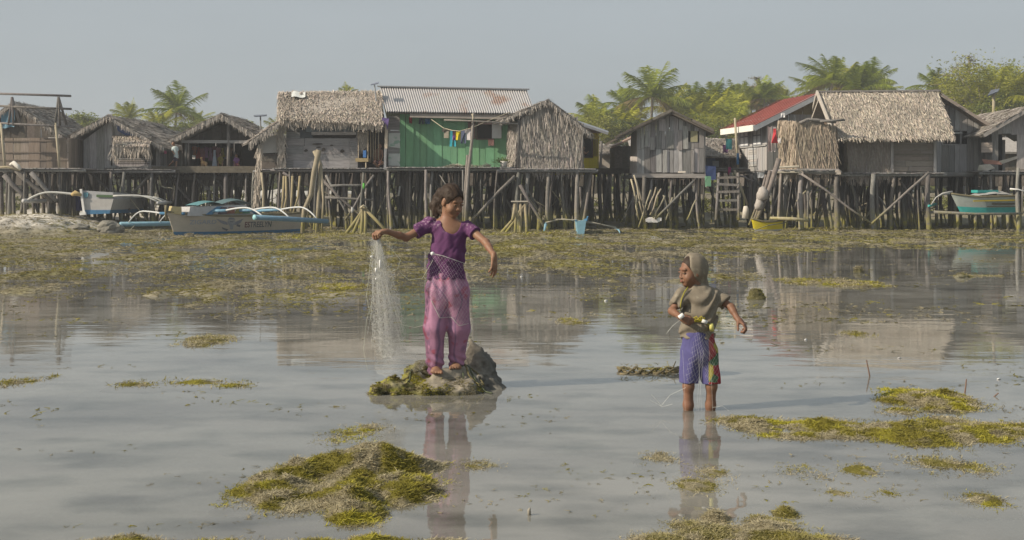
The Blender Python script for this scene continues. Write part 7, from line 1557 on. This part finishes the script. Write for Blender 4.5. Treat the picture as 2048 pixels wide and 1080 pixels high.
    mb = MB(); mb.tube([gp(874 + 5 * math.cos(a), 397 + 5 * math.sin(a), .09 - .03 * math.sin(a)) for a in np.linspace(0, 6.28, 13)], .008, 7, (.3, .12, .24)); mb.build('hair_band', CLOTH, r, True)
    return T, U_, wr, el
BLOUSE, TROUSERS, GWR, GEL = girl()

# ------------------------------------------------------------------ nets
NET = mat('net_thread', (.62, .63, .61), .5, .05, 5.0, trans=.2)
def lattice(mb, Pn, r, c=(1, 1, 1), mask=None):
    a, b = Pn[:-1, :-1], Pn[1:, 1:]; d, e = Pn[:-1, 1:], Pn[1:, :-1]; ok = np.ones(a.shape[:2], bool) if mask is None else mask[:-1, :-1] & mask[1:, 1:] & mask[:-1, 1:] & mask[1:, :-1]
    m, n = ok.shape; i, j = np.meshgrid(np.arange(m), np.arange(n), indexing='ij'); s = (i + j) % 2 == 0
    for A, B, k in ((a, b, s), (d, e, ~s)):
        mb.segs(A[ok & k], B[ok & k], r, c)
def girl_net():
    root = thing('fishing_net', gp(757, 472, -.2), 'fine pale fishing net hanging from the girl hand into the water and around her hips', 'net')
    mb = MB()
    for sheet in range(5):
        m, n = 80, 36; t = np.linspace(0, 1, m)[:, None]; u = np.linspace(-1, 1, n)[None, :]
        cx = 757 + (16 + 6 * sheet) * t ** .8 - 3 * sheet; wd = 2 + (14 + 8 * sheet) * t ** .6 - 5 * sheet * t ** 3
        fl = .35 * np.sin(u * (7 + 3 * sheet) + t * 3 + sheet) + .2 * np.sin(u * 17 + t * 5 + sheet * 2)
        px = cx + wd * (u + fl * .5) + 3 * np.sin(t * 9 + sheet * 2 + u * 2) * t; py = 474 + (232 + 12 * np.sin(u * 3 + sheet)) * t
        y = GY - .20 + .04 * sheet + .05 * np.cos(u * 9 + t * 4 + sheet) * (.2 + t) + .10 * t
        Pn = np.stack([(px - 1024) * y / FPX, y + 0 * px, CH - (py - HY) * y / FPX], -1) + rng.normal(0, .0095, (m, n, 3)) * (.15 + t[..., None])
        Pn[..., 2] = np.maximum(Pn[..., 2], .01)
        lattice(mb, Pn, .00029)
    # the part that lies over the left end of the rock
    m, n = 26, 60; uu, vv = np.meshgrid(np.linspace(0, 1, n), np.linspace(0, 1, m)); px = 752 + 95 * uu + 4 * np.sin(vv * 7 + uu * 5); py = 700 + 48 * vv + 5 * np.sin(uu * 9)
    y = 8.22 + .06 * np.sin(uu * 6 + vv * 3); lattice(mb, np.stack([(px - 1024) * y / FPX, y, np.maximum(CH - (py - HY) * y / FPX, .01)], -1) + rng.normal(0, .002, (m, n, 3)), .0004)
    mb.build('mesh', NET, root)
    # long loose threads
    mb = MB()
    for i in range(13):
        x1 = 742 + U(-8, 72); y1 = U(600, 735); k = U(-10, 10); mb.tube([gp(756 + U(-3, 3), 474, -.2), gp(756 + (x1 - 756) * .25 + k, 474 + (y1 - 474) * .35, -.19), gp(756 + (x1 - 756) * .7 + k, 474 + (y1 - 474) * .7, -.15), gp(x1, y1, -.1)], .0007, 3, (1.15, 1.15, 1.12), caps=False)
    for lp in (((757, 474), (785, 500), (801, 520), (795, 538), (770, 548)), ((757, 474), (741, 520), (737, 560), (733, 590), (742, 640)), ((745, 600), (733, 640), (727, 700), (735, 740)), ((800, 545), (818, 560), (845, 556), (866, 520)), ((780, 600), (805, 650), (830, 655), (848, 650))):
        mb.tube([gp(p[0], p[1], -.19) for p in lp], .0012, 4, (.85, .87, .75), caps=False)
    mb.build('thread', NET, root)
    fm = mat('float_plastic', (.72, .72, .70), .35, .05)
    for px, py, d, s, ln in ((760, 528, -.2, .0065, .028), (743, 513, -.2, .008, .006), (752, 540, -.19, .008, .014), (756, 482, -.2, .008, .010), (752, 558, -.19, .006, .006)):
        part('float', fm, root, lambda mb: mb.tube([gp(px, py, d) - Vector((0, 0, ln)), gp(px, py, d) - Vector((0, 0, ln * .8)), gp(px, py, d) + Vector((0, 0, ln * .8)), gp(px, py, d) + Vector((0, 0, ln))], [s * .5, s, s, s * .5], 9), True)
    # drape round the hips, lying on the clothes
    m, n = 26, 28; V_, U2 = np.meshgrid(np.linspace(0, 1, m), np.linspace(0, 1, n), indexing='ij')
    px = 852 + 92 * U2 - 6 * (1 - V_); top = np.interp(U2, [0, .15, .45, 1], [503, 506, 512, 530]); bot = np.interp(U2, [0, .3, .55, .72, 1], [580, 636, 634, 652, 645]); py = top + (bot - top) * V_
    yy = GY - .1; x = (px - 1024) * yy / FPX; z = CH - (py - HY) * yy / FPX; f = np.fmin(BLOUSE.front(x.ravel(), z.ravel()), TROUSERS.front(x.ravel(), z.ravel())).reshape(x.shape)
    mask = np.isfinite(f); f = np.where(mask, f, GY); g = f.copy()
    for _ in range(3): g[1:-1, 1:-1] = np.minimum(f[1:-1, 1:-1], (g[:-2, 1:-1] + g[2:, 1:-1] + g[1:-1, :-2] + g[1:-1, 2:]) / 4)
    y = g - .007; Pn = np.stack([(px - 1024) * y / FPX, y, CH - (py - HY) * y / FPX], -1); mb = MB(); lattice(mb, Pn, .0004, (1, 1, 1), mask); mb.build('hip_mesh', NET, root)
    mb = MB(); 
    for row in (Pn[0], Pn[-1]): mb.tube([tuple(p) for p, k in zip(row[3:], (mask[0] if row is Pn[0] else mask[-1])[3:]) if k], .0016, 4, (1.1, 1.1, 1.05), caps=False)
    mb.build('head_rope', NET, root)
    part('float', fm, root, lambda mb: mb.lathe(gp(865, 507, -.135), [(.004, -.012), (.013, -.008), (.013, .008), (.004, .012)], 10), True)
    part('float', fm, root, lambda mb: mb.tube([gp(939, 650, .05), gp(940, 662, .05), gp(938, 668, .05)], [.008, .012, .007], 8), True)
girl_net()

# ------------------------------------------------------------------ the boy
BY = 7.5
def bp(px, py, d=0.0): return P(px, py, BY + d)
def boy():
    r = thing('person', (bp(1397, 700).x, BY, -.17), 'person in a brown hooded shirt and purple shorts wading with a net, face turned left', 'person')
    S = SDF((bp(1325, 0).x, BY - .30, -.19), (bp(1505, 0).x, BY + .20, bp(0, 495).z), .0045)
    C = np.array(bp(1384, 541, .0)); R = basis((-.93, -.32, -.08)); W = head(S, C, R, .89); nb = np.array(bp(1394, 588, .02))
    S.cone(W(0, -.02, -.06), nb, .040, .042, .02)
    sh = [np.array(bp(1365, 590, -.02)), np.array(bp(1430, 592, .03))]
    for s_ in sh: S.cone(s_, nb - np.array([0, 0, .01]), .030, .04, .03)
    S.cone(bp(1398, 602), bp(1394, 650), .090, .084, .03, .70); S.cone(bp(1394, 650), bp(1396, 690), .082, .080, .03, .70)
    el = [np.array(bp(1344, 622, -.06)), np.array(bp(1462, 614, -.02))]; wr = [np.array(bp(1361, 634, -.16)), np.array(bp(1475, 637, -.08))]
    for i in (0, 1):
        S.cone(sh[i], el[i], .029, .022, .02); S.ell(el[i], (.023, .023, .023), .012); m = el[i] + (wr[i] - el[i]) * .35; S.cone(el[i], m, .0215, .022, .012); S.cone(m, wr[i], .022, .016, .012)
    hand(S, wr[0], (.8, -.25, -.35), (.3, .9, -.2), 1, (1.15, 1.2, 1.25, 1.3), .02, .82, (.4, .9)); hand(S, wr[1], (.62, -.35, -.55), (-.5, .2, -.8), -1, (.95, 1.0, 1.05, 1.1), .05, .86, (.35, .7))
    for hp, kn, a in ((bp(1383, 690), bp(1377, 772, -.02), (bp(1377, 830).x, BY + .02, -.15)), (bp(1416, 690), bp(1423, 772, -.02), (bp(1420, 830).x, BY + .03, -.15))):
        S.cone(hp, kn, .039, .032, .02); S.ell(kn, (.031, .032, .036), .02); a = np.array(a); kn = np.array(kn); m = kn + (a - kn) * .4; S.cone(kn, m, .030, .031, .02); S.cone(m, a, .031, .021, .02); foot(S, a, a + np.array([-.02, -.14, -.035]), .9)
    S.build('body', SKIN, r, (.72, .66, .64)); face_parts(r, W, R, .89)
    part_h = SDF(C - .16, C + .16, .005); part_h.ell(W(0, -.016, .026), np.array((.073, .091, .086)) * .89, .01, R); part_h.ell(W(0, .10, -.05), (.085, .070, .104), .01, R, 'sub'); part_h.half(W(0, 0, -.03), R @ np.array([0, -.3, -1.]), k=.01); part_h.build('hair', HAIR, r)
    # shirt with the hood up
    T = SDF((bp(1330, 0).x, BY - .22, bp(0, 690).z), (bp(1470, 0).x, BY + .22, bp(0, 495).z), .0045)
    for s_ in sh: T.cone(s_ - np.array([0, 0, .004]), nb - np.array([0, 0, .025]), .043, .05, .03)
    T.cone(bp(1400, 602), bp(1397, 640), .112, .106, .03, .76); T.cone(bp(1397, 640), bp(1390, 690), .106, .106, .03, .78)
    for i, f in ((0, .68), (1, .62)):
        e = sh[i] + (el[i] - sh[i]) * f; T.cone(sh[i], e + (e - sh[i]) * .4, .043, .047, .02, cap=e)
    T.half(bp(1394, 675), (.05, 0, -1), k=.006)
    hood = SDF(T.lo, T.lo + .02, T.h); hood.ax = T.ax; hood.f = np.full(T.f.shape, .5, np.float32)
    hood.ell(W(0, -.020, .026), (.073, .094, .089), .01, R); hood.cone(W(0, -.045, -.02), bp(1402, 573, .04), .064, .044, .03); hood.cone(bp(1399, 572, .03), bp(1402, 592, .03), .046, .055, .03, .9)
    hood.cone(W(.05, .035, -.04), bp(1394, 582, -.04), .022, .022, .03)
    fw = R @ np.array([0, 1.0, .28]); 
    hood.half(W(0, .052, .0), fw, k=.006, box=None)
    hood.ell(W(0, .075, -.03), (.068, .085, .092), .008, R, 'sub')
    T.f = np.minimum(T.f, hood.f)
    T.disp(lambda p: fold(p, 311, .010, (15, 15, 7)) + .006 * np.sin((p[:, 0] * .9 - p[:, 2] * 1.2) * 60 + 3 * np.sin(p[:, 0] * 25)) * sstep(.80, .70, p[:, 2]), .03)
    def chest(n, l, out, tc, nz):
        f = noise_fac(n, l, tc, 26, .56, .64); a = zfac(n, l, tc, bp(0, 625).z + .17, bp(0, 600).z + .17); return mixcol(n, l, mul(n, l, mul(n, l, f, a), .35), out, (.34, .31, .24))
    T.build('hooded_shirt', mat('brown_jersey', (.185, .16, .122), .9, .12, 40, fn=chest), r)
    # shorts
    U_ = SDF((bp(1345, 0).x, BY - .2, bp(0, 790).z), (bp(1450, 0).x, BY + .2, bp(0, 660).z), .0045)
    U_.cone(bp(1396, 672), bp(1397, 700), .102, .112, .03, .82)
    U_.cone(bp(1381, 700), bp(1377, 800), .058, .064, .010, cap=bp(1376, 765), sy=1.1); U_.cone(bp(1416, 700), bp(1422, 800), .060, .065, .010, cap=bp(1422, 766), sy=1.1)
    U_.cone(bp(1397, 738, -.08), bp(1399, 800, -.06), .010, .058, .008, op='sub'); U_.cone(bp(1397, 738, .0), bp(1399, 800, .0), .010, .056, .008, op='sub'); U_.cone(bp(1397, 738, .07), bp(1399, 800, .06), .010, .056, .008, op='sub')
    U_.disp(lambda p: fold(p, 312, .008, (14, 14, 5)) + .002 * np.sin(p[:, 0] * 90 + 2 * np.sin(p[:, 2] * 14)), .03)
    def panel(n, l, out, tc, nz):
        v = n.new('ShaderNodeTexVoronoi'); v.inputs['Scale'].default_value = 15; l.new(tc.outputs['Object'], v.inputs['Vector']); cr = n.new('ShaderNodeValToRGB'); e = cr.color_ramp; e.interpolation = 'CONSTANT'
        e.elements[0].color = (.26, .025, .035, 1); e.elements[1].position = .78; e.elements[1].color = (.30, .26, .03, 1); q = e.elements.new(.55); q.color = (.05, .12, .06, 1); q = e.elements.new(.66); q.color = (.28, .03, .05, 1)
        sx = n.new('ShaderNodeSeparateXYZ'); l.new(v.outputs['Color'], sx.inputs[0]); l.new(sx.outputs[0], cr.inputs[0])
        x0 = bp(1413, 0).x - bp(1397, 0).x; return mixcol(n, l, zfac(n, l, tc, x0, x0 + .006, 0), out, cr.outputs[0])
    U_.build('shorts', mat('purple_cotton', (.08, .076, .20), .85, .15, 30, fn=panel), r)
    return T, U_, wr
HOODY, SHORTS, BWR = boy()
def boy_net():
    root = thing('fishing_net', bp(1400, 650, -.12), 'net with yellow rope and small floats that the boy pulls around his waist', 'net')
    yl = mat('yellow_rope', (.40, .34, .04), .8, .25, 60); fm = mat('float_plastic', (.72, .72, .70))
    def fy(px, py, off=.012):
        yy = BY - .1; x = np.array([(px - 1024) * yy / FPX]); z = np.array([CH - (py - HY) * yy / FPX]); f = np.nanmin([HOODY.front(x, z)[0], SHORTS.front(x, z)[0], BY]); return P(px, py, f - off)
    for k in range(3):
        part('rope', yl, root, lambda mb: mb.tube([fy(1372 + i * 3.4, 636 + k * 2 + (3.5 if k < 2 else 1) * math.sin(i * 1.9 + k * 2), .02) for i in range(12)], .0045, 6, gr(.8, 1.3)), True)
    part('rope', yl, root, lambda mb: mb.tube([fy(1366, 645, .03), fy(1380, 644, .02), fy(1395, 643), fy(1408, 645), fy(1420, 650), fy(1428, 660)], .003, 6, (1.2, 1.2, 1)), True)
    part('neck_cord', yl, root, lambda mb: mb.tube([fy(1376, 574, .01), fy(1369, 584), fy(1363, 598), fy(1361, 612), fy(1362, 622, .02)], .0035, 6, (.8, .85, .8)), True)
    for (a, b), s, c in ((((1404, 641), (1414, 645)), .012, (1, 1, 1)), (((1358, 636), (1367, 629)), .014, (1, 1, 1)), (((1422, 648), (1424, 661)), .014, (.85, .8, .25))):
        off = .045 if a[0] < 1365 else .02
        part('float', fm, root, lambda mb: mb.tube([fy(*a, off) if a[0] > 1365 else P(*a, BY - .2), fy(*b, off) if a[0] > 1365 else P(*b, BY - .2)], s, 9, c), True)
    m, n = 24, 20; V_, U2 = np.meshgrid(np.linspace(0, 1, m), np.linspace(0, 1, n), indexing='ij'); px = 1360 + 77 * U2 + (1 - V_) * (36 - 30 * U2); py = 650 + (780 - 650) * V_ + 14 * np.sin(U2 * 5)
    yy = BY - .1; x = (px - 1024) * yy / FPX; z = CH - (py - HY) * yy / FPX; f = np.fmin(SHORTS.front(x.ravel(), z.ravel()), HOODY.front(x.ravel(), z.ravel())).reshape(x.shape); mask = np.isfinite(f); f = np.where(mask, f, BY - .06)
    y = f - .008; Pn = np.stack([(px - 1024) * y / FPX, y, CH - (py - HY) * y / FPX], -1); mb = MB(); lattice(mb, Pn, .00036, (1, 1, 1), mask); mb.build('mesh', NET, root)
    mb = MB()
    for i in range(5):
        x0 = U(1365, 1432); x1 = x0 + U(-14, 10); mb.tube([P(x0, 700, BY - .13), P((x0 + x1) / 2 + U(-5, 5), 765, BY - .12), P(x1, 822, BY - .1)], .0005, 3, caps=False)
    for lp in (((1372, 775), (1340, 790), (1322, 812), (1300, 800)), ((1302, 788), (1318, 806), (1323, 814), (1345, 808)), ((1360, 640), (1345, 652), (1332, 668)), ((1425, 815), (1445, 812), (1458, 822))):
        mb.tube([P(p[0], p[1], BY - .12) for p in lp], .0008, 4, (1.2, 1.2, 1.15), caps=False)
    mb.build('thread', NET, root)
boy_net()

# ------------------------------------------------------------------ small figures by the houses
def small_person(label, Y, J, ht, clothes, hairc=(1, 1, 1), loc=None):
    """J: joints in photo pixels (+ depth offset); ht: body height in metres; clothes: list of (name, joint pairs, radius factor, colour)"""
    q = {k: np.array(P(v[0], v[1], Y + (v[2] if len(v) > 2 else 0))) for k, v in J.items()}; A = np.array(list(q.values())); k = ht
    r = thing('person', loc or (q['hip'][0], Y, A[:, 2].min()), label, 'person')
    def grid_(): return SDF(A.min(0) - .16 * k - .03, A.max(0) + .16 * k + .03, max(.010, .012 * k))
    S = grid_(); S.ell(q['head'], np.array((.062, .070, .078)) * k * 1.15, .01); S.cone(q['head'] - np.array([0, 0, .05 * k]), q['neck'], .034 * k, .036 * k, .02); S.cone(q['neck'] - np.array([0, 0, .05 * k]), q['hip'], .085 * k, .075 * k, .03, .75)
    for s_ in ('l', 'r'):
        sh = q['neck'] + np.array([(-1 if s_ == 'l' else 1) * .095 * k, 0, -.035 * k]); S.cone(q['neck'] - np.array([0, 0, .03 * k]), sh, .04 * k, .033 * k, .02); S.cone(sh, q['e' + s_], .03 * k, .024 * k, .01); S.cone(q['e' + s_], q['h' + s_], .023 * k, .017 * k, .01); S.ell(q['h' + s_], np.array((.02, .016, .028)) * k, .01)
        hp = q['hip'] + np.array([(-1 if s_ == 'l' else 1) * .045 * k, 0, 0]); S.cone(hp, q['k' + s_], .055 * k, .038 * k, .02); S.cone(q['k' + s_], q['f' + s_], .037 * k, .024 * k, .015); S.cone(q['f' + s_], q['f' + s_] + np.array([0, -.09 * k, -.005]), .024 * k, .018 * k, .01)
    S.ell(q['head'] + np.array([0, -.075 * k, -.01]), np.array((.012, .014, .018)) * k, .01)
    S.build('body', SKIN, r, (.95, .9, .88))
    H_ = grid_(); H_.ell(q['head'] + np.array([0, .01, .012 * k]), np.array((.068, .074, .084)) * k * 1.15, .01); H_.ell(q['head'] + np.array([0, -.085 * k, -.035 * k]), np.array((.075, .07, .085)) * k, .01, None, 'sub'); H_.half(q['head'] + np.array([0, 0, -.04 * k]), (0, 0, -1)); H_.build('hair', HAIR, r)
    for nm, prs, rf, c in clothes:
        T = grid_()
        for a, b, ra in prs:
            pa = (q['neck'] + np.array([(-1 if a[2] == 'l' else 1) * .09 * k, 0, -.035 * k])) if a in ('shl', 'shr') else q[a] - (np.array([0, 0, .05 * k]) if a == 'neck' else 0); pb = q[b]
            e = pa + (pb - pa) * (.62 if a in ('shl', 'shr', 'hip') and b != 'hip' else 1.0); T.cone(pa, e, ra * k * rf, ra * k * rf, .02, .85 if b == 'hip' else 1)
        T.build(nm, CLOTH, r, c)
    return r
SHIRT = [('neck', 'hip', .088), ('shl', 'el', .042), ('shr', 'er', .042)]; SHORT = [('hip', 'kl', .066), ('hip', 'kr', .066)]
small_person('person in white and teal top walking left on the deck of the open hut', 46.9, dict(head=(347, 287), neck=(350, 294), hip=(353, 314), el=(345, 303, -.1), hl=(349, 308, -.2), er=(356, 303), hr=(357, 313), kl=(346, 323, -.05), fl=(338, 331, .1), kr=(353, 323), fr=(352, 333)), .95, [('shirt', SHIRT, 1.12, (.50, .58, .58)), ('shorts', SHORT, 1.1, (.05, .04, .06))])
small_person('person in yellow dress seated low at the middle of the open hut', 48.2, dict(head=(441, 309), neck=(441, 315), hip=(441, 328), el=(436, 322, -.05), hl=(438, 328, -.15), er=(446, 322, -.05), hr=(444, 328, -.15), kl=(437, 327, -.3), fl=(437, 333, -.35), kr=(445, 327, -.3), fr=(445, 333, -.35)), .85, [('dress', SHIRT + SHORT, 1.15, (.30, .24, .05))])
small_person('person in violet top seated beside the doorway of the open hut', 47.9, dict(head=(473, 311), neck=(473, 317), hip=(473, 329), el=(468, 323, -.05), hl=(470, 329, -.15), er=(478, 323, -.05), hr=(476, 329, -.15), kl=(469, 329, -.3), fl=(469, 334, -.35), kr=(478, 330, -.3), fr=(480, 334, -.3)), .85, [('shirt', SHIRT, 1.15, (.28, .13, .34)), ('shorts', SHORT, 1.12, (.30, .10, .14))])
small_person('person with bare dark shoulders sitting in the open bay beside the green house', 47.0, dict(head=(759, 291), neck=(757, 299), hip=(755, 325), el=(748, 312, -.1), hl=(751, 322, -.3), er=(765, 312, -.1), hr=(762, 323, -.3), kl=(748, 326, -.4), fl=(757, 333, -.35), kr=(766, 326, -.4), fr=(753, 333, -.3)), 1.35, [('shorts', SHORT, 1.1, (.10, .05, .05))])
small_person('person with bare chest leaning at the corner of the yellow house', 49.9, dict(head=(1167, 296), neck=(1165, 303), hip=(1162, 321), el=(1159, 312, -.05), hl=(1160, 320, -.1), er=(1171, 308, -.1), hr=(1177, 303, -.05), kl=(1160, 329, -.1), fl=(1160, 338), kr=(1165, 329, -.1), fr=(1165, 338)), 1.0, [('shorts', SHORT, 1.1, (.20, .08, .08))])
def dog():
    Y = 47.4; q = lambda px, py, d=0: np.array(P(px, py, Y + d)); S = SDF(q(396, 337, -.3), q(418, 312, .3), .012)
    S.cone(q(411, 327, .05), q(405, 324, -.03), .075, .06, .03); S.cone(q(405, 324, -.03), q(403, 318.5, -.06), .045, .035, .02); S.ell(q(402.5, 317, -.08), (.045, .055, .04), .02); S.cone(q(402, 317.5, -.11), q(401.5, 318.5, -.17), .026, .018, .015)
    for e in (401, 404.5): S.cone(q(e, 315.5, -.06), q(e + .2, 313.5, -.05), .014, .005, .008)
    for x0, d in ((403, -.06), (406, -.04)): S.cone(q(x0, 325, d), q(x0, 329, d), .026, .018, .02); S.cone(q(x0, 329, d), q(x0 - .3, 333.5, d - .02), .018, .014, .01)
    for d in (-.02, .08): S.ell(q(411.5, 329.5, d), (.05, .045, .06), .02); S.cone(q(412, 331, d), q(413, 332.8, d), .022, .02, .01); S.cone(q(413, 332.8, d), q(409.5, 333.5, d - .02), .018, .014, .01)
    S.cone(q(414, 330, .05), q(417, 333, .1), .018, .008, .015)
    tag(S.build('dog', mat('dog_coat', (.42, .26, .12), .9, .3, 12)), 'small tan dog sitting at the front of the open hut deck', 'dog')
dog()

# ------------------------------------------------------------------ haze volume added to lift the dark tones
hz = bpy.data.materials.new('tone_lift_haze'); hz.use_nodes = True; n = hz.node_tree.nodes; n.remove(n['Principled BSDF'])
pv = n.new('ShaderNodeVolumePrincipled'); pv.inputs['Color'].default_value = (.93, .96, 1, 1); pv.inputs['Density'].default_value = .0014; pv.inputs['Anisotropy'].default_value = .25
hz.node_tree.links.new(pv.outputs[0], n['Material Output'].inputs['Volume'])
mb = MB(); mb.box((-460, -30, -3), (460, 960, 18)); o = mb.build('haze', hz); tag(o, kind='stuff')
